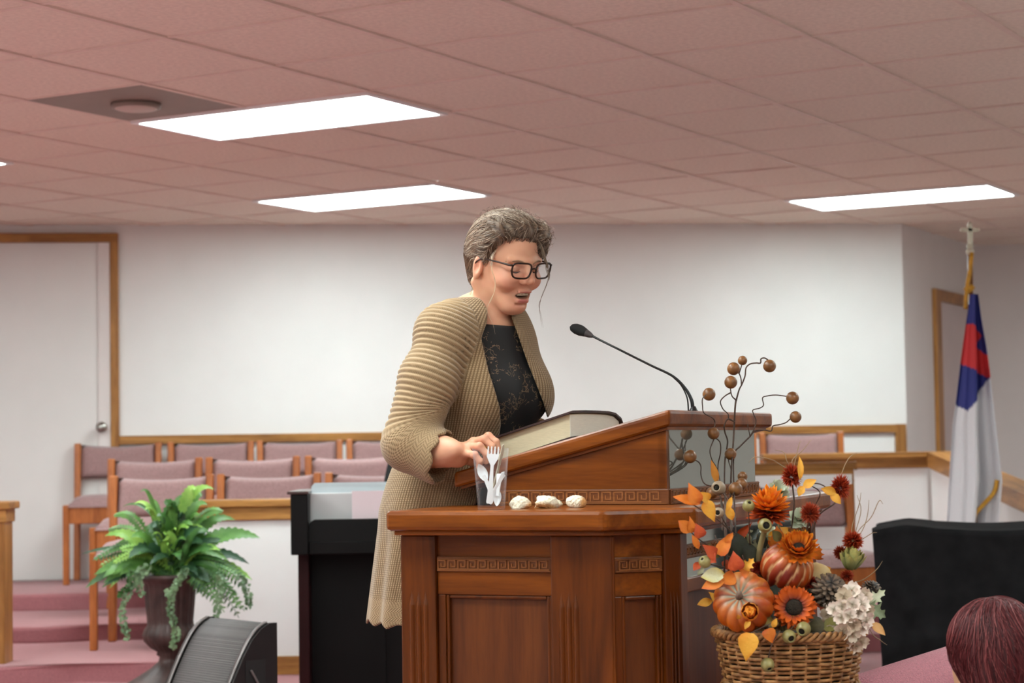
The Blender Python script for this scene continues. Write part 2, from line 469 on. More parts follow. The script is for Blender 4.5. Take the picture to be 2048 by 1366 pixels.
# ------------------------------------------------------------------ choir chairs
def make_chair():
    t = empty('choir_chair', (0, 0, 0), 0, 'x', 'chair')
    W = .243
    for s in (-1, 1):
        bm = bmesh.new(); bx(bm, s * W - .019, s * W + .019, .20, .245, 0, .825, .006)
        for v in bm.verts:
            if v.co.z > .45: v.co.y += (v.co.z - .45) * .16
        obj('leg', bm, M_CHW, t)
        box('leg', s * W - .018, s * W + .018, -.235, -.195, 0, .465, M_CHW, t, .006)
        box('side_rail', s * W - .012, s * W + .012, -.195, .205, .36, .45, M_CHW, t, .004)
    box('front_rail', -.225, .225, -.228, -.205, .355, .452, M_CHW, t, .004)
    box('rear_rail', -.225, .225, .205, .232, .37, .44, M_CHW, t, .004)
    # seat cushion, domed
    V, F = [], []; n = 14; m_ = 12
    def grid(fn, nu, nv, V, F):
        b = len(V)
        for i in range(nu + 1):
            for j in range(nv + 1): V.append(fn(i / nu, j / nv))
        for i in range(nu):
            for j in range(nv):
                a = b + i * (nv + 1) + j; F.append((a, a + 1, a + nv + 2, a + nv + 1))
    def sup(u): return 1 - abs(2 * u - 1) ** 6
    bm = bmesh.new(); bx(bm, -.228, .228, -.225, .205, .44, .475, .008); 
    V, F = [], []
    grid(lambda u, v: (-.235 + .47 * u, -.238 + .45 * v, .462 + .058 * (max(0, sup(u) * sup(v))) ** .45 - .012 * (2 * v - 1) ** 2), n, m_, V, F)
    for f in F: pass
    vs = [bm.verts.new(v) for v in V]
    for f in F: bm.faces.new([vs[k] for k in f])
    obj('seat', bm, M_MAUVE, t, True)
    # back pad: concave across, top edge dips slightly in the middle
    V, F = [], []
    def pad(sgn):
        def fn(u, v):
            x = -.224 + .448 * u; cx = 1 - (2 * u - 1) ** 2
            z = .615 + (.20 - .014 * cx) * v
            y = .235 + (z - .45) * .16 + .022 * cx - .002 + sgn * .02 * (max(0, (1 - abs(2 * v - 1) ** 8) * (1 - abs(2 * u - 1) ** 14))) ** .5
            return (x, y, z)
        return fn
    grid(pad(-1), 16, 8, V, F); k0 = len(F); grid(pad(1), 16, 8, V, F)
    bm = bmesh.new(); vs = [bm.verts.new(v) for v in V]
    for f in F: bm.faces.new([vs[k] for k in f])
    bmesh.ops.remove_doubles(bm, verts=bm.verts, dist=.0005)
    obj('backrest', bm, M_MAUVE, t, True)
    return t
ch0 = make_chair(); used = [False]
def put_chair(x, y, z, rz, label, group):
    if not used[0]:
        used[0] = True; o = ch0; o.location = (x, y, z); o.rotation_euler = (0, 0, rz); o['label'] = label; o['group'] = group
    else: o = copy_tree(ch0, None, (x, y, z), rz, label, group)
    return o
ordn = ['leftmost', 'second', 'third', 'fourth', 'fifth', 'sixth', 'seventh', 'eighth', 'ninth', 'tenth']
yb = 11.83
xs1 = [-2.39, -1.83, -1.29, -.745]
for k, x in enumerate(xs1):
    put_chair(x, yb + (x + 2.4) * .06 , L3, wall_ang * .6, 'mauve choir chair in the back row against the wall, %s from the left' % ordn[k], 'chairs in the back choir row')
for k, x in enumerate((-1.995, -1.452, -.90)):
    put_chair(x, 10.77, L2, 0, 'mauve choir chair in the middle row, %s from the left' % ordn[k], 'chairs in the middle choir row')
for k, x in enumerate((-1.775, -1.235, -.69)):
    put_chair(x, 9.74, L1, 0, 'mauve choir chair in the front row above the fern, %s from the left' % ordn[k], 'chairs in the front choir row')
put_chair(1.785, 12.05, L3, .0, 'mauve choir chair in the back row right of the pulpit desk', 'chairs in the back choir row')
put_chair(1.24, 12.0, L3, .0, 'mauve back row chair half hidden behind the pulpit mirror edge', 'chairs in the back choir row')
put_chair(1.475, 9.4, ST, .28, 'mauve chair on the stage between the orange flowers and black table', None)
# ================================================================== lectern
LO = Vector((.17648, 4.0, ST))
LYAW = GYAW + math.radians(7.2); LU = Vector((math.cos(LYAW), math.sin(LYAW), 0)); LV = Vector((-math.sin(LYAW), math.cos(LYAW), 0))
lec = empty('lectern', LO, LYAW, 'large polished wooden pulpit desk with side shelf, mirrored front and sloping top', 'lectern')
ZT = Z0 - .135 - ST          # shelf top (local)
def mirror_v(p, c=.675): return (p[0], 2 * c - p[1])
sh = [(-.487, 0), (0, 0), (.15, .15), (.15, 1.32), (0, 1.47), (-.487, 1.47), (-.487, 1.12), (-.36, 1.12), (-.36, .33), (-.487, .33)]
bm = bmesh.new(); prism(bm, sh, ZT - .042, ZT, .009); obj('shelf_top', bm, M_LW, lec)
bm = bmesh.new(); prism(bm, [(-.477, .02), (-.005, .02), (.128, .155), (.128, 1.315), (-.005, 1.45), (-.477, 1.45), (-.477, 1.12), (-.37, 1.12), (-.37, .33), (-.477, .33)], ZT - .052, ZT - .041, .003); obj('shelf_moulding', bm, M_LW, lec)
HB = ZT - .052
def facemtx(A, B):
    d = Vector((B[0] - A[0], B[1] - A[1], 0)); L_ = d.length; a = math.atan2(d.y, d.x)
    return Matrix.Translation((A[0], A[1], 0)) @ Matrix.Rotation(a, 4, 'Z'), L_
def fret_bm(bm, L_, z0, h, mt, y=-.0016):
    u = h * 1.15; n = int(L_ / u); lw = h * .11; off = (L_ - n * u) / 2
    for k in range(n):
        x = off + k * u
        for (a, b, c, d) in ((.0, 1, .0, .11), (.0, .11, 0, 1), (0, .82, .89, 1), (.71, .82, .25, 1), (.3, .82, .25, .36), (.3, .41, .25, .68)):
            bx(bm, x + a * u, x + b * u, y - .0014, y + .0016, z0 + c * h, z0 + d * h, 0, mt)
    for c in (-.12, 1.06): bx(bm, 0, L_, y - .0012, y + .0016, z0 + c * h, z0 + (c + .06) * h, 0, mt)
def frame_face(A, B, posts, panel, flutes):
    """A->B outer line (outside on the right-hand side when walking A->B); pieces in (along, outward=-y, z)"""
    mt, L_ = facemtx(A, B)
    for (a, b) in posts:
        bm = bmesh.new(); bx(bm, a, b, 0, .05, 0, HB, .004, mt); obj('post', bm, M_LWZ_DIM, lec)
    for (a, b) in flutes:
        n = 3; wd_ = (b - a) / n
        bm = bmesh.new()
        for q in range(n):
            c = a + (q + .5) * wd_; r = wd_ * .42
            pts = [(-r, 0), (-r * .5, -.0035), (0, -.005), (r * .5, -.0035), (r, 0)]
            zt = .735
            lo = [bm.verts.new(mt @ Vector((c + x, y, .02))) for x, y in pts]; hi = [bm.verts.new(mt @ Vector((c + x, y, zt - .03))) for x, y in pts]
            tip = bm.verts.new(mt @ Vector((c, 0, zt)))
            for i in range(4):
                bm.faces.new((lo[i], lo[i + 1], hi[i + 1], hi[i])); bm.faces.new((hi[i], hi[i + 1], tip))
        obj('reeding', bm, M_LWZ_DIM, lec)
    if panel:
        a, b = panel
        bm = bmesh.new(); bx(bm, a, b, .012, .04, .807, HB, 0, mt); obj('top_rail', bm, M_LW, lec)
        bm = bmesh.new(); bx(bm, a, b, .006, .04, .775, .807, .002, mt); fs_par = obj('fret_strip', bm, M_FRET, lec)
        bm = bmesh.new(); fret_bm(bm, b - a - .004, .780, .020, mt @ Matrix.Translation((a + .002, 0, 0)), .0045); obj('fret_relief', bm, M_FRETR, fs_par)
        bm = bmesh.new(); bx(bm, a, b, .010, .04, .727, .775, .002, mt); obj('middle_rail', bm, M_LW, lec)
        bm = bmesh.new(); bx(bm, a, a + .018, .010, .04, .06, .727, .002, mt); obj('stile', bm, M_LWZ_DIM, lec)
        bm = bmesh.new(); bx(bm, b - .006, b, .010, .04, .06, .727, .002, mt); obj('stile', bm, M_LWZ_DIM, lec)
        bm = bmesh.new(); bx(bm, a, b, .010, .04, 0, .06, .002, mt); obj('bottom_rail', bm, M_LW, lec)
        bm = bmesh.new()
        for (p, q, r, s) in ((a + .018, a + .026, .06, .727), (b - .014, b - .006, .06, .727), (a + .026, b - .014, .719, .727), (a + .026, b - .014, .06, .068)):
            bx(bm, p, q, .012, .03, r, s, .003, mt)
        obj('panel_moulding', bm, M_LWZ_DIM, lec)
        bm = bmesh.new(); bx(bm, a + .02, b - .008, .022, .04, .06, .722, .0, mt); obj('panel', bm, M_LPAN, lec)
# near side, chamfers, far side
frame_face((-.477, .05), (0, .05), [(0, .082), (.342, .477)], (.082, .342), [(.018, .066), (.358, .405)])
frame_face((0, .05), (.11, .16), [(0, .008), (.118, .156)], (.008, .118), [(.128, .150)])
frame_face((.11, 1.31), (0, 1.42), [(0, .038), (.148, .156)], (.038, .148), [])
frame_face((0, 1.42), (-.477, 1.42), [(0, .13), (.395, .477)], (.13, .395), [(.41, .455)])
# mirrored front (u = .09)
m_, nt_, N_, L_n, b_ = newmat('smoky mirror')
b_.inputs['Base Color'].default_value = lin((205, 212, 204)); b_.inputs['Metallic'].default_value = .92; b_.inputs['Roughness'].default_value = .035
M_MIR = m_
mt, LL = facemtx((.11, .16), (.11, 1.31))
for a, b in ((0, .05), (LL - .05, LL)):
    bm = bmesh.new(); bx(bm, a, b, 0, .05, 0, HB, .004, mt); obj('post', bm, M_LWZ_DIM, lec)
bm = bmesh.new(); bx(bm, .05, LL - .05, .012, .02, .755, HB, 0, mt); obj('mirror_panel', bm, M_MIR, lec)
bm = bmesh.new(); bx(bm, .05, LL - .05, .008, .014, .795, .825, .001, mt); fs_par = obj('fret_strip', bm, M_FRET, lec)
bm = bmesh.new(); fret_bm(bm, LL - .1, .800, .020, mt @ Matrix.Translation((.05, 0, 0)), .0065); obj('fret_relief', bm, M_FRETR, fs_par)
bm = bmesh.new(); bx(bm, .05, LL - .05, .004, .03, .725, .756, .003, mt); obj('middle_rail', bm, M_LWY, lec)
bm = bmesh.new(); bx(bm, .05, LL - .05, .02, .04, 0, .726, 0, mt); obj('panel', bm, M_LPAN, lec)
# carcass behind so that the body is solid
bm = bmesh.new(); prism(bm, [(-.47, .10), (-.01, .10), (.06, .19), (.06, 1.28), (-.01, 1.37), (-.47, 1.37), (-.47, 1.12), (-.41, 1.12), (-.41, .33), (-.47, .33)], 0, HB - .002); obj('carcass', bm, M_LPAN, lec)
# upper desk
V0, V1 = .345, 1.05
Zb0, Zb1 = Z0 - .056 - ST, Z0 + .070 - ST        # top surface at rear (u=-.46) and front (u=.033)
sl = (Zb1 - Zb0) / .493
tz = lambda u: Zb0 + (u + .46) * sl
def side(v, name='side_panel'):
    bm = bmesh.new()
    slab(bm, [(-.39, v, ZT), (.024, v, ZT), (.024, v, tz(.024) - .034), (-.39, v, tz(-.39) - .034)], (0, -1, 0), .02); return obj(name, bm, M_LW, lec)
side(V0); side(V1 - .02)
bm = bmesh.new(); bx(bm, .005, .020, V0, V1, ZT, Zb1 - .036); obj('front_backing', bm, M_LPAN, lec)
bm = bmesh.new(); bx(bm, .020, .027, V0 + .012, V1 - .012, ZT + .034, Zb1 - .036); obj('mirror_panel', bm, M_MIR, lec)
bm = bmesh.new(); bx(bm, -.39, .030, V0 - .007, V0, ZT, ZT + .034, .0015); fs_par = obj('fret_strip', bm, M_FRET, lec)
bm = bmesh.new(); fret_bm(bm, .41, ZT + .005, .024, Matrix.Translation((-.385, V0 - .007, 0)), 0); obj('fret_relief', bm, M_FRETR, fs_par)
bm = bmesh.new(); bx(bm, .020, .034, V0, V1, ZT, ZT + .034, .0015); fs_par = obj('fret_strip', bm, M_FRET, lec)
mt, LL = facemtx((.034, V0), (.034, V1)); bm = bmesh.new(); fret_bm(bm, LL, ZT + .005, .024, mt, 0); obj('fret_relief', bm, M_FRETR, fs_par)
bm = bmesh.new()
vs_t = [(-.475, V0 - .02), (.040, V0 - .02), (.040, V1 + .12), (-.475, V1 + .12)]
a = [bm.verts.new((u, v, tz(u))) for u, v in vs_t]; b = [bm.verts.new((u, v, tz(u) - .036)) for u, v in vs_t]
fs = [bm.faces.new(a), bm.faces.new(b[::-1])] + [bm.faces.new((a[i], b[i], b[(i + 1) % 4], a[(i + 1) % 4])) for i in range(4)]
bmesh.ops.bevel(bm, geom=list({e for f in fs for e in f.edges}), offset=.010, segments=3, affect='EDGES', profile=.6)
obj('sloping_top', bm, M_LW, lec)
bm = bmesh.new(); slab(bm, [(-.46, V0 - .008, tz(-.46) - .034), (.030, V0 - .008, tz(.030) - .034), (.030, V1 + .09, tz(.030) - .034), (-.46, V1 + .09, tz(-.46) - .034)], (0, 0, 1), .008); obj('top_moulding', bm, M_LW, lec)

# ------------------------------------------------------------------ bible
M_PAGE = mat('page edges', (206, 190, 158), .5, .06, 60, stretch=(1, 1, 30))
M_PAGE_LIT = mat('page edges lit', (226, 220, 205), .5, .04, 60, stretch=(1, 1, 30))  # light caught by the end page edges put into a paler colour
M_COVER = mat('dark leather', (52, 26, 24), .4, .15, 40, bump=.3, bscale=300)
bib = empty('bible', LO + LU * -.30 + LV * .50, LYAW, 'large thick leather-bound bible lying on the sloping pulpit top', 'book')
bib.location.z = ST + tz(-.30)
bz = lambda u: tz(u) - tz(-.30)
th_ = math.radians(15); dA = (-math.cos(th_), math.sin(th_)); dB = (math.sin(th_), math.cos(th_)); C0 = (-.202, .352)
def bpt(a, b, h):
    u = C0[0] + dA[0] * a + dB[0] * b; v = C0[1] + dA[1] * a + dB[1] * b
    return (u + .30, v - .50, bz(u) + h)
def bloft(name, prof, a0, a1, m, z0=.004):
    # prof: [(b, height)] across the book, lofted along a
    bm = bmesh.new(); n = len(prof)
    A0 = [bm.verts.new(bpt(a0, b, h)) for b, h in prof]; A1 = [bm.verts.new(bpt(a1, b, h)) for b, h in prof]
    B0 = [bm.verts.new(bpt(a0, b, z0 if z0 is not None else h - .0045)) for b, h in prof]; B1 = [bm.verts.new(bpt(a1, b, z0 if z0 is not None else h - .0045)) for b, h in prof]
    for k in range(n - 1):
        bm.faces.new((A0[k], A0[k + 1], A1[k + 1], A1[k])); bm.faces.new((B0[k], B1[k], B1[k + 1], B0[k + 1]))
        bm.faces.new((A0[k], B0[k], B0[k + 1], A0[k + 1])); bm.faces.new((A1[k], A1[k + 1], B1[k + 1], B1[k]))
    bm.faces.new((A0[0], A1[0], B1[0], B0[0])); bm.faces.new((A0[-1], B0[-1], B1[-1], A1[-1]))
    return obj(name, bm, m, bib)
bprof = [(0, .056), (.05, .054), (.10, .050), (.14, .046), (.17, .040), (.19, .028), (.198, .012)]
bloft('page_block', bprof, .0, .205, M_PAGE)
bloft('lit_page_edge', [(b + .0005, h - .002) for b, h in bprof[:-1]], -.0012, .0, M_PAGE_LIT)
bloft('upper_cover', [(-.012, .060), (.0, .0615), (.05, .0590), (.10, .0550), (.14, .0512), (.168, .0455), (.190, .033), (.200, .016), (.204, .006)], -.009, .228, M_COVER, None)
bloft('lower_cover', [(-.010, .0042), (.204, .0042)], -.009, .220, M_COVER, .001)
def bsec(u, v, h): return (u + .30, v - .50, bz(u) + h)
tube('ribbon', [bsec(-.40, .42, .03), bsec(-.415, .40, .035), bsec(-.43, .38, .052)], .0016, mat('ribbon gold', (190, 130, 50), .5), bib, 6, 4)

# ------------------------------------------------------------------ gooseneck microphone
mic = empty('microphone', at(1387, 820, 4.56), 0, 'black gooseneck microphone clipped on the pulpit top', 'microphone')
mo = Vector(mic.location); mo.z = ST + tz(.0) ; mic.location = mo
pts = [at(1386, 822, 4.56), at(1383, 800, 4.56), at(1370, 776, 4.565), at(1345, 752, 4.57), at(1300, 730, 4.575), at(1240, 700, 4.58), at(1200, 680, 4.6), at(1183, 671, 4.61)]
tube('gooseneck', [p - mo for p in pts], [.0045, .0042, .0034, .003, .0027, .0026, .0026, .003], M_BLACK, mic, 10, 6)
tube('cable', [p - mo for p in (at(1345, 753, 4.575), at(1362, 770, 4.57), at(1374, 795, 4.565), at(1377, 822, 4.565))], .0018, M_BLACK, mic, 6, 6)
hd = [at(1186, 673, 4.61), at(1180, 670, 4.612), at(1172, 666, 4.615), at(1162, 661.5, 4.62), at(1152, 657.5, 4.625), at(1144, 655, 4.63), at(1140, 653.5, 4.632)]
tube('windscreen', [p - mo for p in hd[2:]], [.0095, .0128, .0125, .0085, .0015], M_BLACKM, mic, 18, 5)
tube('collar', [p - mo for p in hd[:4]], [.0035, .007, .0092, .0095], mat('grey collar', (70, 62, 62), .5), mic, 16, 3)
V, F = lathe_vf([(.016, .001), (.016, .004), (.009, .012), (.005, .02)], 16); pyobj('base', V, F, M_BLACK, mic)

# ------------------------------------------------------------------ cup with plastic cutlery
def clearmat(name, col=(1, 1, 1, 1), fac=.10):
    m, nt, N, L, b = newmat(name)
    b.inputs['Base Color'].default_value = col; b.inputs['Roughness'].default_value = .03
    b.inputs['IOR'].default_value = 1.45; b.inputs['Transmission Weight'].default_value = 0
    tr = N.new('ShaderNodeBsdfTransparent'); tr.inputs[0].default_value = (.99, .99, .995, 1)
    mx = N.new('ShaderNodeMixShader'); fr = N.new('ShaderNodeLayerWeight'); fr.inputs[0].default_value = .5
    pw = N.new('ShaderNodeMath'); pw.operation = 'POWER'; pw.inputs[1].default_value = 5.0
    ml = N.new('ShaderNodeMath'); ml.operation = 'MULTIPLY_ADD'; ml.inputs[1].default_value = .30; ml.inputs[2].default_value = fac; ml.use_clamp = True
    L.new(fr.outputs['Facing'], pw.inputs[0]); L.new(pw.outputs[0], ml.inputs[0]); L.new(ml.outputs[0], mx.inputs[0])
    L.new(tr.outputs[0], mx.inputs[1]); L.new(b.outputs[0], mx.inputs[2])
    L.new(mx.outputs[0], N['Material Output'].inputs[0])
    return m
M_CLR = clearmat('clear plastic', (.95, .93, .97, 1), .012)
SH = ST + ZT
cupP = at(983, 1014, 4.2); cupP.z = SH
cup = empty('plastic_cup', cupP, 0, 'clear tall plastic tumbler holding white cutlery on the pulpit shelf', 'cup')
V, F = lathe_vf([(.026, .0), (.0285, .002), (.0385, .126), (.0392, .128), (.0380, .128), (.0265, .006), (.001, .005)], 40)
pyobj('cup_wall', V, F, M_CLR, cup)
def flat_shape(name, outline, th, m, parent=None, mtx=None):
    bm = bmesh.new(); prism(bm, outline, -th / 2, th / 2, 0)
    for v in bm.verts:
        v.co.z += 0
    if mtx is not None:
        for v in bm.verts: v.co = mtx @ v.co
    return obj(name, bm, m, parent)
def bar_outline(pts):  # pts [(y, halfwidth)] -> polygon in xy
    return [(w_, y) for y, w_ in pts] + [(-w_, y) for y, w_ in pts[::-1]]
def cutlery(kind, base, tip, roll, m, label, spec):
    d = (tip - base); L_ = d.length; d.normalize()
    zz_ = Vector((0, -1, 0)); zz_ = (zz_ - d * zz_.dot(d)).normalized(); q = Matrix((d.cross(zz_), d, zz_)).transposed().to_4x4() @ Matrix.Rotation(roll, 4, 'Y')
    t = empty(kind, base, 0, label, 'cutlery', 'plastic cutlery in the clear cup')
    hm = bar_outline([(.0, .0055), (.004, .007), (L_ * .3, .0048), (L_ * .6, .0032), (L_ * .68, .0036)])
    flat_shape('handle', hm, .0026, m, t, q)
    if kind == 'plastic_fork':
        y0 = L_ * .67
        hd_ = flat_shape('head', bar_outline([(y0, .0036), (y0 + .010, .009), (y0 + .018, .0125), (y0 + .024, .0125)]), .0022, m, t, q)
        for k in range(4):
            x = -.0107 + k * .00715
            flat_shape('tine', [(x - .0018, y0 + .023), (x + .0018, y0 + .023), (x + .0010, L_), (x - .0010, L_)], .002, m, hd_, q)
    elif kind == 'plastic_spoon':
        BL = min(.046, L_ * .48); y0 = L_ - BL; V, F = [], []
        n1, n2 = 10, 8
        for s_ in (0, 1):
            b0 = len(V)
            for i in range(n1 + 1):
                u = i / n1; w_ = BL * .27 * math.sin(math.pi * min(1, u * .93 + .07)) ** .7
                for j in range(n2 + 1):
                    x = (2 * j / n2 - 1); V.append(q @ Vector((x * w_, y0 + u * BL, -.007 * (1 - x * x) * math.sin(math.pi * u) - s_ * .0012)))
            for i in range(n1):
                for j in range(n2):
                    a = b0 + i * (n2 + 1) + j; F.append((a, a + 1, a + n2 + 2, a + n2 + 1))
        pyobj('bowl', V, F, m, t)
    else:
        y0 = L_ * .66
        flat_shape('blade', [(-.004, y0), (.004, y0), (.006, y0 + .02), (.006, L_ - .012), (.001, L_), (-.004, L_ - .004)], .0018, m, t, q)
    return t
cb = cupP + Vector((0, 0, .012))
cutlery('plastic_fork', cb + Vector((-.004, -.012, 0)), at(987, 893, 4.185), .12, M_WHITEP, 'white plastic fork standing tines up in the cup', 0)
cutlery('plastic_spoon', cb + Vector((.006, .004, .010)), at(957, 928, 4.20), -.2, M_WHITEP, 'white plastic spoon with its bowl leaning left in the cup', 0)
cutlery('plastic_knife', cb + Vector((-.006, .006, 0)), at(1008, 943, 4.195), .2, M_WHITEP, 'short white plastic knife leaning right in the cup', 0)
cutlery('plastic_knife', cb + Vector((-.002, .012, 0)), at(1007, 888, 4.21), 1.0, mat('clear grey handle', (172, 160, 140), .3), 'long greyish knife leaning right above the cup rim', 0)
cutlery('plastic_spoon', cb + Vector((.018, .006, .062)), cb + Vector((.011, -.008, -.006)), .5, M_WHITEP, 'white plastic spoon standing bowl down at the right of the cup bottom', 0)

# ------------------------------------------------------------------ bread pieces
M_CRUMB = mat('bread crumb', (240, 228, 204), .9, .06, 90, bump=.8, bscale=260, attr='tone')
def lump(name, seed, sx, sy, sz, loc, label, m, crust=(196, 128, 60), rough=.22, group=None, cat='bread', crust_side=(1, 0, -1)):
    bm = bmesh.new(); bmesh.ops.create_icosphere(bm, subdivisions=5, radius=1)
    R = random.Random(seed); dirs = [Vector((R.gauss(0, 1), R.gauss(0, 1), R.gauss(0, 1))).normalized() for _ in range(16)]; am = [R.uniform(-rough, rough) for _ in dirs]
    for v in bm.verts:
        n = v.co.normalized(); k = 1 + sum(a * max(0, n.dot(d)) ** 10 for a, d in zip(am, dirs)) + .06 * math.sin(n.x * 11 + seed) * math.sin(n.y * 9 + n.z * 7) + rough * .22 * math.sin(n.x * 29 + seed) * math.sin(n.y * 27) * math.sin(n.z * 31)
        v.co = Vector((n.x * sx * k, n.y * sy * k, max(n.z * sz * k, -sz * .72)))
    me = bpy.data.meshes.new(name); bm.to_mesh(me)
    ca = me.color_attributes.new('tone', 'FLOAT_COLOR', 'POINT'); cs = Vector(crust_side).normalized()
    for i, v in enumerate(me.vertices):
        k = max(0, min(1, (Vector((v.co.x / sx, v.co.y / sy, v.co.z / sz)).normalized().dot(cs) - .35) * 3))
        c0 = (1, 1, 1); c1 = (.72, .42, .20)
        ca.data[i].color = tuple(a * (1 - k) + b * k for a, b in zip(c0, c1)) + (1,)
    bm.free()
    o = mesh_obj(name, me, m, None, True); o.location = loc + Vector((0, 0, sz * .72)); tag(o, label, cat, group)
    return o
lump('bread_piece', 3, .0205, .015, .0145, Vector((at(1040, 1010, 4.2).x, 4.2, SH)), 'torn bread piece nearest the plastic cup', M_CRUMB, group='bread pieces on the pulpit shelf')
lump('bread_piece', 11, .025, .015, .0150, Vector((at(1097, 1010, 4.2).x, 4.2, SH)), 'ragged torn bread piece in the middle of the three', M_CRUMB, rough=.55, group='bread pieces on the pulpit shelf', crust_side=(-.3, -.6, -1))
lump('bread_piece', 21, .0205, .016, .0155, Vector((at(1153, 1010, 4.2).x, 4.2, SH)), 'round bread piece furthest right from the cup', M_CRUMB, rough=.12, group='bread pieces on the pulpit shelf', crust_side=(1, -.2, -.2))

# ------------------------------------------------------------------ black digital piano
px0 = at(590, 980, 8.0)
pi_ = empty('upright_piano', (px0.x, 8.0, ST), 0, 'black upright digital piano behind the woman, sheet music on its desk', 'piano')
hT = px0.z - ST
z1110 = at(600, 1110, 7.75).z - ST; z1040 = at(640, 1040, 7.72).z - ST
M_PB = mat('piano black', (14, 12, 12), .4, .1, 4, spec=.15)
M_PR = mat('piano dark red edge', (40, 14, 15), .4, .1, 4, spec=.15)
for x0 in (.01, 1.30):
    ck_ = box('cheek', x0, x0 + .068, -.26, .16, z1110, hT - .012, M_PB, pi_, .004)
    box('side_panel', x0 + .012, x0 + .055, -.12, .16, 0, z1110 + .002, M_PR, pi_, .003)
    box('cheek_cap', x0 - .012, x0 + .072, -.27, .17, hT - .012, hT, mat('piano cap', (70, 50, 48), .25), ck_, .003)
box('lower_panel', .055, 1.31, -.04, -.02, .02, z1110, M_PB, pi_, .002)
box('key_bed', .078, 1.30, -.24, .14, z1110, z1110 + .05, M_PB, pi_, .004)
bm = bmesh.new()
slab(bm, [(.078, -.235, z1110 + .04), (1.30, -.235, z1110 + .04), (1.30, -.232, z1040), (.10, -.232, z1040), (.086, -.232, z1040 - .008), (.078, -.233, z1040 - .025)], (0, -1, 0), .02)
obj('fallboard', bm, M_PB, pi_)
box('top_board', .078, 1.30, -.02, .16, hT - .03, hT - .012, M_PB, pi_, .003)
box('lower_strip', .33, .36, -.055, -.04, .02, z1110 - .05, M_PB, pi_)  # narrow black upright on the lower panel
zt = at(640, 966, 7.85).z - ST
box('music_desk', .075, 1.29, -.17, -.155, z1040 - .03, hT - .01, mat('pale grey desk', (205, 206, 206), .45, .02, 4), pi_, .004)
bm = bmesh.new(); slab(bm, [(.078, -.150, hT - .012), (1.29, -.150, hT - .012), (1.29, -.135, zt), (.092, -.135, zt), (.080, -.138, zt - .014)], (0, -1, 0), .012)
obj('desk_top_strip', bm, mat('blue grey strip', (176, 186, 190), .4, .02, 4), pi_)
bm = bmesh.new(); slab(bm, [(.245, -.20, z1040 - .02), (.46, -.20, z1040 - .02), (.46, -.178, hT - .004), (.243, -.178, hT - .004)], (0, -1, 0), .002)
o = obj('sheet_music', bm, mat('pink paper', (222, 204, 208), .7, .01, 4)); o.location = pi_.location; tag(o, 'pale pink sheet of music leaning on the piano desk', 'paper')
# high-backed black chair behind the piano
bp_ = at(757, 893, 8.75)
bc = empty('high_back_chair', (bp_.x + .25, 8.75, ST), 0, 'black high-backed chair just behind the woman and piano', 'chair')
zz_ = bp_.z - ST
bm = bmesh.new()
n = 18; prof = []
for k in range(n + 1):
    a = k / n; prof.append((-.235 - .03 * (1 - a) ** 1.5 + .05 * a ** 5, .50 + (zz_ - .50) * a))
poly = prof + [(-x, z) for x, z in prof[::-1]]
f0 = [bm.verts.new((x, 0 + .06 * ((z - .5) / (zz_ - .5)), z)) for x, z in poly]; f1_ = [bm.verts.new((x, .055 + .06 * ((z - .5) / (zz_ - .5)), z)) for x, z in poly]
fa = bm.faces.new(f0); fb = bm.faces.new(f1_[::-1])
for k in range(len(poly)): bm.faces.new((f0[k], f1_[k], f1_[(k + 1) % len(poly)], f0[(k + 1) % len(poly)]))
obj('backrest', bm, M_BLACKM, bc)
box('seat', -.25, .25, -.42, .02, .42, .50, M_BLACKM, bc, .02)
for sx in (-.22, .22):
    for sy in (-.38, .0): box('leg', sx - .018, sx + .018, sy - .018, sy + .018, 0, .43, M_BLACK, bc, .003)

# ------------------------------------------------------------------ stage monitor speaker
al = math.radians(48)
mp = at(554, 1245, 6.8)
mon = empty('monitor_speaker', (mp.x, 6.8, ST), -al, 'black wedge stage speaker with curved grey grille in front of the fern urn', 'speaker')
mh = mp.z - ST; MW = .40
pr = [(0, mh), (.03, mh), (.065, mh - .018), (.10, mh - .052), (.135, mh - .105), (.165, mh - .16), (.192, mh - .216), (.222, mh - .29), (.25, mh - .37), (.26, .03), (.25, 0), (0, 0)]
def extr(name, prof, x0, x1, m, inset=0):
    bm = bmesh.new()
    a = [bm.verts.new((x0, -p[0], p[1])) for p in prof]; b = [bm.verts.new((x1, -p[0], p[1])) for p in prof]
    bm.faces.new(a); bm.faces.new(b[::-1])
    for k in range(len(a)): bm.faces.new((a[k], b[k], b[(k + 1) % len(a)], a[(k + 1) % len(a)]))
    return obj(name, bm, m, mon)
extr('cabinet', pr, -.018, 0, M_BLACK)
extr('cabinet', pr, -MW, -MW + .018, M_BLACK)
pr2 = [(0, mh - .004)] + [(p[0] - .012, p[1] - .008) for p in pr[1:10]] + [(.24, .004), (0, .004)]
extr('cabinet_body', pr2, -MW + .018, -.018, M_BLACK)
m_, nt_, N_, L_n, b_ = newmat('speaker grille')
tc_ = N_.new('ShaderNodeTexCoord'); vo = N_.new('ShaderNodeTexVoronoi'); vo.inputs['Scale'].default_value = 260; vo.inputs['Randomness'].default_value = .0
L_n.new(tc_.outputs['Object'], vo.inputs['Vector'])
cr2 = N_.new('ShaderNodeValToRGB'); cr2.color_ramp.elements[0].color = lin((16, 15, 15)); cr2.color_ramp.elements[1].color = lin((112, 108, 107)); cr2.color_ramp.elements[0].position = .30; cr2.color_ramp.elements[1].position = .46
L_n.new(vo.outputs['Distance'], cr2.inputs[0]); L_n.new(cr2.outputs[0], b_.inputs['Base Color']); b_.inputs['Roughness'].default_value = .7; b_.inputs['Metallic'].default_value = .0; b_.inputs['Specular IOR Level'].default_value = .2
M_GR = m_
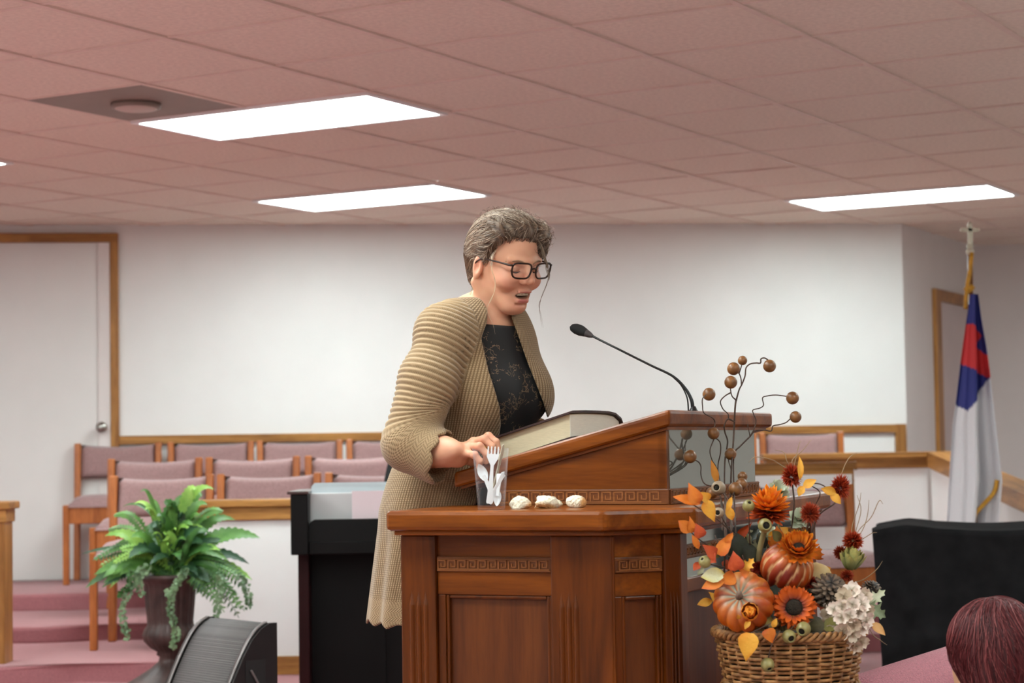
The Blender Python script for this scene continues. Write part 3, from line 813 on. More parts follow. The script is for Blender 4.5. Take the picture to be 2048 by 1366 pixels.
gr_pts = catmull([(0, -p[0] + .002, p[1] + .0) for p in pr[1:10]], 5)
bm = bmesh.new(); xs = (-MW + .030, -.030); rows = []
for p in gr_pts: rows.append([bm.verts.new((x, p.y + .004, p.z - .003)) for x in xs])
for r, s in zip(rows[:-1], rows[1:]): bm.faces.new((r[0], r[1], s[1], s[0]))
g_ = obj('grille', bm, M_GR, mon, True); sm_ = g_.modifiers.new('th', 'SOLIDIFY'); sm_.thickness = .003; sm_.offset = 0
M_BAND = mat('silver band', (120, 114, 112), .35, .05, 10, metal=.6)
for (xa, xb) in ((-.031, -.014), (-MW + .014, -MW + .031)):
    bm = bmesh.new(); rows = []
    for p in gr_pts: rows.append([bm.verts.new((x, p.y - .003, p.z + .003)) for x in (xa, xb)])
    for r, s in zip(rows[:-1], rows[1:]): bm.faces.new((r[0], r[1], s[1], s[0]))
    b2 = obj('edge_band', bm, M_BAND, mon, True); sm_ = b2.modifiers.new('th', 'SOLIDIFY'); sm_.thickness = .005; sm_.offset = 0
box('badge', -.205, -.15, -.2025, -.194, mh - .232, mh - .212, M_WHITEP, mon, .001, mtx=None)
hp_ = box('handle_pocket', -.002, .0015, -.13, -.05, mh - .36, mh - .12, mat('pocket black', (8, 8, 8), .6), mon)
for zz in (0, -.075):
    bm = bmesh.new(); bx(bm, .001, .008, -.004, .004, -.045, .045, .002, Matrix.Translation((0, -.088, mh - .19 + zz)) @ Matrix.Rotation(.55, 4, 'X')); obj('handle_bar', bm, M_BAND, hp_)

# ------------------------------------------------------------------ fern in an urn
up_ = at(340, 1148, 8.5)
hU = up_.z - ST
fern = empty('potted_fern', (up_.x, 8.5, ST), 0, 'leafy artificial fern in a dark fluted urn beside the choir steps', 'plant')
M_URN = mat('dark bronze urn', (66, 46, 42), .5, .25, 12, bump=.3, bscale=50)
def flu(a, r, z):
    k = z / hU
    if .30 < k < .93: return r * (1 - .05 * abs(math.sin(a * 11)) ** .6)
    if .20 < k <= .30: return r * (1 + .03 * abs(math.cos(a * 11)))
    return r
prf = [(.20, 0), (.20, .04), (.185, .055), (.15, .075), (.085, .115), (.05, .145), (.046, .165), (.06, .175), (.056, .188), (.085, .205), (.112, .235), (.120, .26), (.112, .285), (.100, .30), (.098, .315), (.100, .34), (.104, .38), (.108, .43), (.112, hU - .045), (.118, hU - .03), (.134, hU - .018), (.138, hU - .006), (.132, hU), (.10, hU), (.095, hU - .02)]
sc_ = hU / .52
V, F = lathe_vf([(r, z if z > hU - .05 else z * sc_) for r, z in prf], 88, flu); pyobj('urn', V, F, M_URN, fern)
V, F = lathe_vf([(.11, hU - .03), (.0, hU - .005)], 20); pyobj('moss', V[:-20] + V[-20:], F, mat('moss', (58, 72, 34), .95, .2, 60, bump=1, bscale=100), fern)
def leafmat(name, c, c2=None): 
    m = mat(name, c, .45, .12, 14, bump=.2, bscale=120, col2=c2)
    m.node_tree.nodes['Principled BSDF'].inputs['Subsurface Weight'].default_value = 0
    return m
M_LF = [leafmat('fern green', (60, 108, 42), (104, 152, 70)), leafmat('fern mid green', (44, 86, 38), (78, 126, 58)), leafmat('fern dark', (34, 70, 44), (60, 98, 62)), leafmat('fern lime', (112, 164, 62), (158, 200, 92)), leafmat('vine sage', (96, 128, 88), (140, 168, 124))]
def curve3(a, b, c, n):
    return [a * (1 - t) ** 2 + b * 2 * t * (1 - t) + c * t * t for t in [k / n for k in range(n + 1)]]
def serr_leaf(pts, wid, nrm, teeth=.25, cup_=.18, fold=1):
    """broad serrated leaf along pts"""
    V, F = [], []; n = len(pts) - 1
    for i, p in enumerate(pts):
        t = (pts[min(i + 1, n)] - pts[max(0, i - 1)]).normalized(); s_ = t.cross(nrm).normalized(); u = i / n
        w_ = wid * (math.sin(math.pi * min(1, .06 + u * .94)) ** .75) * (1 - teeth * (i % 2))
        if i == n: w_ = .001
        nn = s_.cross(t)
        V += [p - s_ * w_ + nn * cup_ * w_, p - s_ * w_ * .5 + nn * cup_ * w_ * .3, p, p + s_ * w_ * .5 + nn * cup_ * w_ * .3, p + s_ * w_ + nn * cup_ * w_]
    for i in range(n):
        for k in range(4):
            a = i * 5 + k; F.append((a, a + 1, a + 6, a + 5))
    return V, F
def pinna_frond(pts, wid, nrm, rnd_):
    V, F = tube_vf(pts, .0016, 4); n = len(pts) - 1
    for i in range(2, n):
        t = (pts[i + 1] - pts[i - 1]).normalized(); s_ = t.cross(nrm).normalized(); u = i / n
        w_ = wid * math.sin(math.pi * (.12 + u * .85)) ** .6
        for sg in (-1, 1):
            d = (s_ * sg + t * .45).normalized(); nn = nrm
            L_ = w_ * rnd_.uniform(.85, 1.1); hw = (pts[1] - pts[0]).length * .42
            b = len(V); p = pts[i]
            V += [p, p + d * L_ * .35 + t * hw - nn * .002, p + d * L_ - nn * L_ * .2, p + d * L_ * .35 - t * hw - nn * .002]
            F.append((b, b + 1, b + 2, b + 3))
    return V, F
R = random.Random(8)
core = Vector((up_.x, 8.5, up_.z - .01))
def frond(px, py, dY, kind, wid, mi, lift=.35, n=None, origin=None):
    tip = at(px, py, 8.5 + dY); o_ = core + Vector((R.uniform(-.05, .05), R.uniform(-.04, .04), 0)) if origin is None else origin
    mid = (o_ + tip) / 2; mid.z = max(o_.z, tip.z) + lift * (tip - o_).length * (.5 if tip.z > o_.z + .1 else 1)
    mid.x = o_.x + (tip.x - o_.x) * .45
    L_ = (tip - o_).length; n = n or max(10, int(L_ / .014)); n = n if n % 2 == 0 else n + 1
    pts = [p - Vector(fern.location) for p in curve3(o_, mid, tip, n)]
    nrm = Vector((R.uniform(-.3, .3), -.75, .6)).normalized()
    if kind == 's': V, F = serr_leaf(pts, wid, nrm)
    elif kind == 'p': V, F = pinna_frond(pts, wid, nrm, R)
    else: V, F = serr_leaf(pts, wid, nrm, 0)
    pyobj('frond', V, F, M_LF[mi], fern, kind != 'p')
for a in [(281, 984, 0, 'g', .010, 0), (268, 1008, -.05, 'g', .012, 3), (246, 1013, -.02, 'g', .010, 1), (300, 1004, .05, 'g', .009, 0), (290, 1020, -.1, 'g', .012, 3),
          (228, 1032, -.05, 'p', .03, 0), (210, 1072, -.08, 's', .032, 3), (216, 1060, .05, 'p', .035, 0), (164, 1108, .0, 'g', .014, 2), (171, 1176, -.1, 's', .034, 1),
          (188, 1150, -.12, 's', .036, 0), (196, 1120, -.05, 'p', .04, 1), (215, 1168, -.15, 's', .036, 2), (240, 1150, -.16, 's', .03, 0),
          (393, 980, -.02, 's', .030, 3), (428, 979, .0, 's', .024, 3), (402, 990, .06, 'p', .035, 0), (330, 1010, -.08, 's', .040, 1), (352, 1014, .05, 's', .034, 1),
          (445, 1024, .0, 'p', .035, 0), (470, 1040, .05, 's', .03, 0), (520, 1076, -.05, 's', .045, 0), (490, 1070, .03, 'p', .045, 1), (498, 1128, .0, 's', .03, 2), (504, 1160, -.06, 's', .034, 3),
          (489, 1222, -.05, 'p', .045, 0), (478, 1236, .0, 'p', .05, 1), (450, 1180, -.1, 'p', .045, 0), (420, 1165, -.12, 's', .035, 2), (395, 1150, -.15, 's', .034, 2),
          (372, 1080, -.15, 'g', .012, 0), (352, 1060, -.12, 'g', .012, 3), (318, 1050, -.14, 'g', .012, 0), (305, 1070, -.16, 'g', .011, 3), (262, 1075, -.16, 's', .028, 0), (335, 1090, -.17, 'g', .010, 3),
          (385, 1050, -.1, 's', .03, 0), (410, 1060, -.08, 's', .03, 3), (430, 1100, -.12, 's', .034, 1), (455, 1120, -.1, 's', .034, 0), (275, 1110, -.18, 's', .028, 1), (360, 1120, -.18, 's', .03, 1), (300, 1130, -.18, 's', .026, 2), (240, 1100, -.12, 'p', .04, 3),
          (415, 1010, -.04, 's', .028, 0), (375, 1000, .02, 'p', .035, 0)]:
    frond(*a)
for k in range(46):
    a_ = R.uniform(math.pi * 1.02, -math.pi * .12) if False else R.uniform(-.35, math.pi + .3)
    rr = R.uniform(.45, .92); X_ = 345 + 165 * rr * math.cos(a_); Y_ = 1125 - 130 * rr * math.sin(a_) + 40 * abs(math.cos(a_)) * rr
    frond(X_, Y_, R.uniform(-.18, .12), R.choice('pspsg'), R.uniform(.02, .038), R.choice((0, 1, 0, 3, 1, 2)), R.uniform(.2, .5))
for k in range(16):
    frond(R.uniform(400, 495), R.uniform(1150, 1235), R.uniform(-.15, .05), 'p', R.uniform(.035, .055), R.choice((0, 1, 0, 2)), R.uniform(.25, .45))
for k in range(8):
    frond(R.uniform(185, 260), R.uniform(1110, 1175), R.uniform(-.18, .0), R.choice('sp'), R.uniform(.03, .045), R.choice((0, 1, 3, 2)), R.uniform(.25, .45))
def vine(pxs, mi, dens=1.0):
    pts = catmull([at(x, y, 8.33) - Vector(fern.location) for x, y in pxs], 9)
    V, F = tube_vf(pts, .0014, 4)
    for i in range(1, len(pts)):
        for q in range(int(4 * dens)):
            d = Vector((R.uniform(-1, 1), R.uniform(-1, .3), R.uniform(-.8, .5))).normalized(); L_ = R.uniform(.012, .022); s_ = d.cross(Vector((0, -1, .2))).normalized() * L_ * .42
            p = pts[i] + d * .004; b = len(V)
            V += [p, p + d * L_ * .5 + s_, p + d * L_, p + d * L_ * .5 - s_]; F.append((b, b + 1, b + 2, b + 3))
    pyobj('trailing_vine', V, F, M_LF[mi], fern, False)
for v_ in ([(300, 1135), (272, 1160), (250, 1200), (246, 1240), (256, 1275)], [(290, 1130), (275, 1150), (282, 1190)], [(372, 1140), (345, 1180), (342, 1220), (352, 1262), (348, 1290)], [(370, 1135), (360, 1160), (338, 1185)], [(440, 1150), (438, 1200), (432, 1235)], [(480, 1150), (495, 1180), (497, 1215)], [(262, 1140), (258, 1170), (240, 1190)]):
    vine(v_, R.choice((4, 1, 4)), 1.2)

# ------------------------------------------------------------------ flag
FY = 9.75
fo = Vector((at(1938, 700, FY).x, FY, L1))
flag = empty('flag', fo, 0, 'white flag with blue corner and red cross hanging on a gold pole', 'flag')
M_GOLD = mat('gold cord', (206, 150, 40), .55, .1, 60, bump=.4, bscale=200)
M_POLE = wood('flag pole wood', (110, 70, 34), (150, 100, 52), 'z', .35, .3)
tpz = at(1940, 498, FY)
tube('pole', [Vector((tpz.x - fo.x, 0, tpz.z - L1)), Vector((.0, 0, .05))], .0125, M_POLE, flag, 12)
V, F = lathe_vf([(.14, 0), (.14, .02), (.12, .035), (.04, .05), (.025, .08), (.02, .12)], 32); pyobj('stand', V, F, M_GOLD, flag)
M_FIN = mat('ivory finial', (214, 210, 190), .35, .04, 10, metal=.3)
fc = tpz - fo; c0 = at(1940, 465, FY) - fo
bm = bmesh.new()
def bud(bm, c, r): 
    rr = bmesh.ops.create_icosphere(bm, subdivisions=2, radius=r)
    for v in rr['verts']: v.co += c
bx(bm, c0.x - .012, c0.x + .012, -.008, .008, fc.z + .01, c0.z + .038, .003); bx(bm, c0.x - .036, c0.x + .036, -.008, .008, c0.z + .002, c0.z + .024, .003)
for d in ((-.038, .013), (.038, .013), (0, .042)):
    bud(bm, Vector((c0.x + d[0], 0, c0.z + d[1])), .0115)
V, F = [], []
obj('cross_finial', bm, M_FIN, flag)
V, F = lathe_vf([(.013, -.03), (.02, -.02), (.02, -.005), (.01, .0), (.018, .012), (.008, .024)], 20); o = pyobj('finial_ball', V, F, M_FIN, flag); o.location = fc
tube('cord', [at(x, y, FY - .03) - fo for x, y in ((1944, 505), (1940, 540), (1934, 575), (1931, 618))], .010, M_GOLD, flag, 8, 5)
tube('cord', [at(x, y, FY - .03) - fo for x, y in ((1946, 572), (1938, 580), (1930, 574))], .014, M_GOLD, flag, 8, 5)
lE = [(590, 1936), (640, 1929), (720, 1919), (800, 1911), (850, 1905), (950, 1900), (1060, 1894), (1150, 1890), (1200, 1890)]
rE = [(590, 1950), (640, 1956), (700, 1966), (740, 1971), (800, 1977), (900, 1987), (960, 1993), (1060, 1985), (1150, 1975), (1200, 1975)]
blue, red, white = lin((44, 52, 128)), lin((205, 48, 52)), lin((228, 226, 230))
def inpoly(x, y, P):
    c = False; n = len(P)
    for i in range(n):
        (x1_, y1_), (x2_, y2_) = P[i], P[(i + 1) % n]
        if (y1_ > y) != (y2_ > y) and x < (x2_ - x1_) * (y - y1_) / (y2_ - y1_) + x1_: c = not c
    return c
RED = [(1915, 651), (1938, 648), (1959, 672), (1946, 693), (1980, 722), (1980, 762), (1945, 742), (1900, 718)]
nu, nv = 60, 200; V, F, Cc = [], [], []
for j in range(nv + 1):
    y = 590 + (1200 - 590) * j / nv; xl = np.interp(y, *zip(*lE)); xr_ = np.interp(y, *zip(*rE))
    for i in range(nu + 1):
        u = i / nu; x = xl + (xr_ - xl) * u
        amp = .012 + .05 * min(1, (y - 590) / 350)
        dy = amp * math.sin(u * 9.5 + .6 + (y - 590) * .0012) + amp * .4 * math.sin(u * 21 + 1)
        P = at(x, y, FY); V.append(Vector((P.x - fo.x, -.06 + dy, P.z - L1)))
        bl = y < (np.interp(x, [1905, 1929, 1975, 1990], [806, 823, 754, 735]))
        Cc.append(red if inpoly(x, y, RED) and bl else (blue if bl else white))
for j in range(nv):
    for i in range(nu):
        a = j * (nu + 1) + i; F.append((a, a + 1, a + nu + 2, a + nu + 1))
m_ = mat('flag cloth', (255, 255, 255), .8, .0, 5, bump=.15, bscale=300, attr='tone')
fl_o = pyobj('flag_cloth', V, F, m_, flag); ca = fl_o.data.color_attributes.new('tone', 'FLOAT_COLOR', 'POINT')
for i, c in enumerate(Cc): ca.data[i].color = c
fl_o.modifiers.new('th', 'SOLIDIFY').thickness = .002
tube('fringe', [at(x, y, FY - .09) - fo for x, y in ((1994, 960), (1988, 985), (1968, 1008), (1950, 1030), (1944, 1062))], .011, M_GOLD, flag, 8, 6)

# ------------------------------------------------------------------ cloth covered box
TY = 7.6
ta = at(1745, 1062, TY); hC = ta.z
cov = empty('covered_table', (ta.x, TY, 0), -.21, 'tall box draped in creased black cloth at the right side', 'covered table')
M_CLOTH = mat('black cloth', (29, 28, 29), 1.0, .15, 12, bump=.3, bscale=30, spec=.1)
V, F = [], []; W_, D_ = 1.5, .75
nx, nz_ = 70, 44
def creases(x, z):
    d = .006 * math.sin(x * 7 + z * 3) + .004 * math.sin(x * 3 - z * 9)
    for (cx, cz, ax, az, s_) in ((.35, .72, 1, .25, .010), (.55, .5, 1, -.02, .012), (.85, .6, .25, 1, .016), (.25, .6, .05, 1, .008), (1.2, .7, .1, 1, .010), (.62, .3, .0, 1, .007), (.15, .75, .6, -.9, .008)):
        q = math.hypot(ax, az); dd = abs((x - cx) * az - (z - cz) * ax) / q; al_ = abs((x - cx) * ax + (z - cz) * az) / q
        d += 1.9 * s_ * math.exp(-(dd / .018) ** 2) * math.exp(-(al_ / .30) ** 2)
    return d
def gridv(fn, nu, nv):
    b = len(V)
    for i in range(nu + 1):
        for j in range(nv + 1): V.append(fn(i / nu, j / nv))
    for i in range(nu):
        for j in range(nv):
            a = b + i * (nv + 1) + j; F.append((a, a + 1, a + nv + 2, a + nv + 1))
top_w = lambda x, y: .006 * math.sin(x * 11) + .004 * math.sin(x * 5 + y * 8) + .012 * max(0, 1 - abs(x - .12) / .12)
gridv(lambda u, v: (W_ * u + .055 * (1 - v) * (1 - u), -creases(W_ * u, hC * v) - .012 * (1 - v), .01 + (hC - .01 + top_w(W_ * u, 0)) * v), nx, nz_)
gridv(lambda u, v: (W_ * u, D_ * v - creases(W_ * u, hC) * (1 - v), hC + top_w(W_ * u, D_ * v)), nx, 16)
gridv(lambda u, v: (.055 * (1 - v) - .006 * math.sin(u * 9), D_ * u - (creases(0, hC * v) + .012 * (1 - v)) * (1 - u), .01 + (hC - .01 + top_w(0, D_ * u)) * v), 14, nz_)
gridv(lambda u, v: (W_ + .01 * math.sin(u * 9), D_ * u - creases(W_, hC * v) * (1 - u), .01 + (hC - .01 + top_w(W_, D_ * u)) * v), 14, nz_)
gridv(lambda u, v: (W_ * u, D_ + .01 * math.sin(u * 12), .01 + (hC - .01 + top_w(W_ * u, D_)) * v), nx, 8)
bm = bmesh.new(); vs = [bm.verts.new(v) for v in V]
for f in F: bm.faces.new([vs[k] for k in f])
bmesh.ops.remove_doubles(bm, verts=bm.verts, dist=.002)
obj('cloth_cover', bm, M_CLOTH, cov, True)
box('box_body', .06, W_ - .05, .03, D_ - .05, 0, hC - .03, M_BLACKM, cov)

# ------------------------------------------------------------------ pink carpeted partition in front of the pews
M_PINK = mat('pink nubby fabric', (204, 128, 140), .98, .10, 200, bump=1.0, bscale=330, sheen=.4)
pu = -1.585
part = empty('padded_pew_front', uvp(pu, 4.36), GYAW + math.pi / 2, 'long pink fabric padded pew front running to the right, beside the red-haired head', 'pew')
ztp = Z0 - .54
prf = [(-.055, 0), (-.055, ztp - .09), (-.062, ztp - .05), (-.05, ztp - .015), (-.02, ztp), (.02, ztp - .006), (.055, ztp - .026), (.078, ztp - .052), (.088, ztp - .08), (.082, ztp - .10), (.055, ztp - .112)]
bm = bmesh.new(); a = [bm.verts.new((0, -y, z)) for y, z in prf[1:]]; b = [bm.verts.new((3.2, -y, z)) for y, z in prf[1:]]
for k in range(len(a)): bm.faces.new((a[k], b[k], b[(k + 1) % len(a)], a[(k + 1) % len(a)]))
bm.faces.new(a); bm.faces.new(b[::-1]); bmesh.ops.bevel(bm, geom=[e for e in bm.edges if e.calc_length() > 3], offset=.006, segments=2, affect='EDGES')
obj('top_pad', bm, M_PINK, part, True)
box('panel', .01, 3.19, -.05, .05, 0, ztp - .09, mat('shaded panel fabric', (110, 56, 66), .95, .1, 120, bump=.6, bscale=300), part)  # panel's shade below the pad is put into this dark fabric colour
# ================================================================== wicker basket and harvest flowers
BP = at(1578, 1258, 4.1)
RIMZ = BP.z; BH = .24; BB = RIMZ - BH
M_WICK = mat('wicker', (138, 88, 44), .55, .22, 60, bump=.4, bscale=200, col2=(182, 128, 74))
bas = empty('wicker_basket', (BP.x, 4.1, BB), .3, 'brown wicker basket holding the autumn flowers in front of the pulpit', 'basket')
Rr = lambda z: .098 + (.150 - .098) * (z / BH) ** .8
nst = 30
V, F = [], []
nrow = 27
for r_ in range(nrow):
    z = .006 + r_ * (BH - .022) / (nrow - 1)
    pts = []
    for k in range(nst * 4):
        a = 2 * math.pi * k / (nst * 4)
        rr = Rr(z) + .0042 * math.cos(a * nst / 2 * 1.0 + math.pi * r_)
        pts.append(Vector((rr * math.cos(a), rr * math.sin(a), z + .001 * math.sin(a * 3 + r_))))
    b = len(V); n = len(pts)
    for i, p in enumerate(pts):
        t = (pts[(i + 1) % n] - pts[i - 1]).normalized(); o_ = Vector((p.x, p.y, 0)).normalized(); u_ = Vector((0, 0, 1))
        for q in range(6):
            an = 2 * math.pi * q / 6; V.append(p + o_ * math.cos(an) * .0034 + u_ * math.sin(an) * .0038)
    for i in range(n):
        for q in range(6):
            a = b + i * 6 + q; c = b + i * 6 + (q + 1) % 6; d = b + ((i + 1) % n) * 6 + (q + 1) % 6; e = b + ((i + 1) % n) * 6 + q
            F.append((a, e, d, c))
o = pyobj('weave', V, F, M_WICK, bas); o['kind'] = 'stuff'
V, F = [], []
for k in range(nst // 2 * 2):
    a = 2 * math.pi * (k + .5) / nst
    tube_vf([Vector((Rr(z) * math.cos(a), Rr(z) * math.sin(a), z)) for z in (0, .06, .12, .18, BH - .01)], .0028, 6, True, V, F)
o = pyobj('stakes', V, F, M_WICK, bas)
for ph in range(3):
    V, F = [], []; pts = []
    for k in range(241):
        a = 2 * math.pi * k / 240; tw = a * 22 + ph * 2.094
        rr = Rr(BH) + .002 + .0058 * math.cos(tw); pts.append(Vector((rr * math.cos(a), rr * math.sin(a), BH - .004 + .0065 * math.sin(tw))))
    tube_vf(pts, .0042, 7, True, V, F); pyobj('rim_strand', V, F, M_WICK, bas)
for ph in range(2):
    V, F = [], []; pts = []
    for k in range(241):
        a = 2 * math.pi * k / 240; tw = a * 16 + ph * 3.1416; z = .13
        rr = Rr(z) + .006 + .004 * math.cos(tw); pts.append(Vector((rr * math.cos(a), rr * math.sin(a), z + .006 * math.sin(tw))))
    tube_vf(pts, .0034, 6, True, V, F); pyobj('band_strand', V, F, M_WICK, bas)
V, F = lathe_vf([(.09, 0), (.094, .01), (.12, .12), (.138, BH - .02), (.10, BH - .012), (.0, BH - .006)], 30)
pyobj('liner', V, F, mat('dark moss liner', (46, 38, 24), .95, .3, 60, bump=1, bscale=90), bas)
std = empty('plant_stand', (BP.x, 4.1, 0), 0, 'wooden stand under the wicker basket, below the photo', 'stand')
M_STD = M_LWZ_DIM
V, F = lathe_vf([(.125, BB - .025), (.13, BB - .02), (.13, BB - .005), (.125, BB - .001)], 32); pyobj('top', V, F, M_STD, std)
for k in range(3):
    a = 2.1 * k + .5; tube('leg', [(.07 * math.cos(a), .07 * math.sin(a), BB - .024), (.10 * math.cos(a), .10 * math.sin(a), 0)], .013, M_STD, std, 10)

def tone_mesh(name, V, F, C, m):
    me = bpy.data.meshes.new(name); me.from_pydata([tuple(v) for v in V], [], F); me.update()
    ca = me.color_attributes.new('tone', 'FLOAT_COLOR', 'POINT')
    for i, c in enumerate(C): ca.data[i].color = (c[0], c[1], c[2], 1)
    me.materials.append(m); me.polygons.foreach_set('use_smooth', [True] * len(me.polygons))
    return me
def link(name, me, parent, mtx=None, loc=None):
    o = bpy.data.objects.new(name, me); COL.objects.link(o); o.parent = parent
    if mtx is not None: o.matrix_local = mtx
    if loc is not None: o.location = loc
    return o
M_TONE = mat('petal', (255, 255, 255), .6, .03, 40, bump=.3, bscale=150, attr='tone')
M_TONES = mat('waxy skin', (255, 255, 255), .42, .05, 25, bump=.25, bscale=60, attr='tone')
def L3c(c): return lin(c)[:3]
def mix3(a, b, t): t = max(0, min(1, t)); return tuple(x * (1 - t) + y * t for x, y in zip(a, b))
def petal_me(name, L_, W_, curl, cup, c0, c1, cm=None, nx=5, ny=4, tipw=.0, ragged=0, m=None):
    V, F, C = [], [], []
    for i in range(nx + 1):
        u = i / nx; w_ = W_ * max(tipw if i == nx else .12, math.sin(math.pi * (.10 + .88 * u)) ** .8)
        x = L_ * (math.sin(curl * u) / curl if abs(curl) > .01 else u); z = L_ * ((1 - math.cos(curl * u)) / curl if abs(curl) > .01 else 0)
        for j in range(ny + 1):
            s = 2 * j / ny - 1
            V.append(Vector((x, s * w_, z + cup * w_ * s * s))); k = u
            C.append(mix3(c0, c1, k) if cm is None else (mix3(c0, cm, k * 2) if k < .5 else mix3(cm, c1, k * 2 - 1)))
    for i in range(nx):
        for j in range(ny):
            a = i * (ny + 1) + j; F.append((a, a + ny + 1, a + ny + 2, a + 1))
    return tone_mesh(name, V, F, C, m or M_TONE)
def facing(loc, d, spin=0.0):
    """matrix whose local z points to d"""
    return Matrix.Translation(loc) @ Vector(d).normalized().to_track_quat('Z', 'Y').to_matrix().to_4x4() @ Matrix.Rotation(spin, 4, 'Z')
RF = random.Random(77)
OR1, OR2, OR3, YE, RD = L3c((214, 92, 10)), L3c((232, 132, 20)), L3c((146, 46, 8)), L3c((230, 150, 30)), L3c((112, 24, 6))
BRK, GRN, SAGE, CRM = L3c((40, 28, 18)), L3c((104, 112, 48)), L3c((150, 160, 124)), L3c((236, 226, 208))
def flower(name, P, d, rings, centre, label, cat='flower', group=None, stem=None, stem_r=.003):
    t = empty(name, P, 0, label, cat, group)
    B_ = facing(Vector((0, 0, 0)), d)
    for (n, me, r0, el, zoff) in rings:
        for k in range(n):
            a = 2 * math.pi * (k + RF.uniform(-.2, .2)) / n + zoff * 99
            e_ = el + RF.uniform(-.10, .10); s_ = RF.uniform(.88, 1.1)
            M_ = B_ @ Matrix.Rotation(a, 4, 'Z') @ Matrix.Translation((r0, 0, zoff)) @ Matrix.Rotation(-e_, 4, 'Y') @ Matrix.Rotation(RF.uniform(-.25, .25), 4, 'X') @ Matrix.Scale(s_, 4)
            link('petal', me, t, M_)
    if centre:
        r, h, m = centre
        V, F = lathe_vf([(r * .9, -.004), (r, 0), (r * .8, h * .7), (r * .4, h), (.0005, h)], 20)
        o = pyobj('flower_centre', [B_ @ Vector(v) for v in V], F, m, t)
    if stem:
        tube('stem', [Vector(p) - Vector(P) for p in stem], stem_r, M_STEM, t, 8, 4)
    return t
M_STEM = mat('brown green stem', (112, 96, 56), .7, .15, 30)
M_DARK = mat('dark flower centre', (38, 30, 18), .95, .3, 200, bump=1.0, bscale=400)
M_TWIG = mat('dark twig', (74, 52, 40), .7, .2, 30)
base_pt = Vector((BP.x, 4.1, RIMZ - .03))
# chrysanthemum
pc1 = petal_me('chrysanthemum_petal', .040, .0060, .45, .5, OR3, L3c((252, 160, 34)), L3c((236, 110, 10)))
pc2 = petal_me('chrysanthemum_petal', .042, .0056, .7, .5, RD, L3c((222, 90, 10)), OR3)
P = at(1538, 1018, 4.08)
flower('chrysanthemum', P, (0, -.40, .92), [(22, pc2, .004, -.5, -.008), (26, pc2, .004, -.15, -.004), (28, pc1, .004, .2, .0), (26, pc1, .004, .5, .004), (22, pc1, .003, .8, .008), (14, pc1, .002, 1.15, .010)], None,
       'big shaggy orange chrysanthemum, the highest large bloom of the basket', stem=[P, at(1528, 1065, 4.1), at(1518, 1110, 4.1), at(1520, 1180, 4.12)], stem_r=.006)
# pale mint blossoms behind
pm = petal_me('mint_petal', .024, .010, .4, .3, L3c((176, 184, 150)), L3c((218, 222, 200)))
for (x, y, Y, lb) in ((1556, 985, 4.16, 'pale mint blossom behind the top of the orange chrysanthemum'), (1598, 1040, 4.2, 'pale mint blossom behind the chrysanthemum at its right'), (1536, 1075, 4.18, 'pale mint blossom below the chrysanthemum beside its stem')):
    P = at(x, y, Y)
    flower('pale_blossom', P, (.1, -.7, .6), [(8, pm, .002, -.1, 0), (8, pm, .002, .35, .002), (6, pm, .002, .8, .004)], None, lb, group='pale mint blossoms', stem=[P, at(x + 2, y + 60, Y), Vector((base_pt.x, Y, base_pt.z))])
# sunflowers
ps1 = petal_me('sunflower_petal', .031, .0062, .9, .35, RD, YE, OR1)
ps2 = petal_me('sunflower_petal', .030, .0062, .6, .35, OR3, OR1, OR2)
P = at(1597, 1096, 4.03)
flower('sunflower', P, (-.05, -.72, .69), [(22, ps2, .014, -.15, -.004), (24, ps1, .013, .15, -.002), (22, ps1, .013, .5, .0), (16, ps2, .011, .85, .001)], (.014, .006, M_DARK),
       'orange sunflower facing up, the upper one beside the striped pumpkin', group='orange sunflowers', stem=[P, at(1600, 1130, 4.02), at(1598, 1180, 4.04), at(1598, 1215, 4.08)], stem_r=.0045)
ps3 = petal_me('sunflower_petal', .027, .0058, .5, .35, RD, OR1, OR1)
ps4 = petal_me('sunflower_petal', .026, .0055, .6, .3, RD, OR1, OR3)
P = at(1588, 1215, 4.0)
flower('sunflower', P, (-.05, -.92, .38), [(24, ps4, .020, -.1, -.003), (24, ps3, .019, .08, -.001), (18, ps3, .018, .4, .001)], (.017, .008, M_DARK),
       'orange sunflower with dark centre, the lower one above the basket rim', group='orange sunflowers')
# budding small flower
pb = petal_me('bud_petal', .024, .010, 1.7, .5, RD, YE, OR1)
P = at(1500, 1226, 3.93)
flower('small_bud_flower', P, (-.1, -.92, .25), [(9, pb, .010, .5, 0), (8, pb, .007, .9, .002), (5, pb, .004, 1.2, .004)], (.009, .009, mat('bud core', (226, 140, 30), .7)), 'small round orange bud in front of the orange pumpkin')
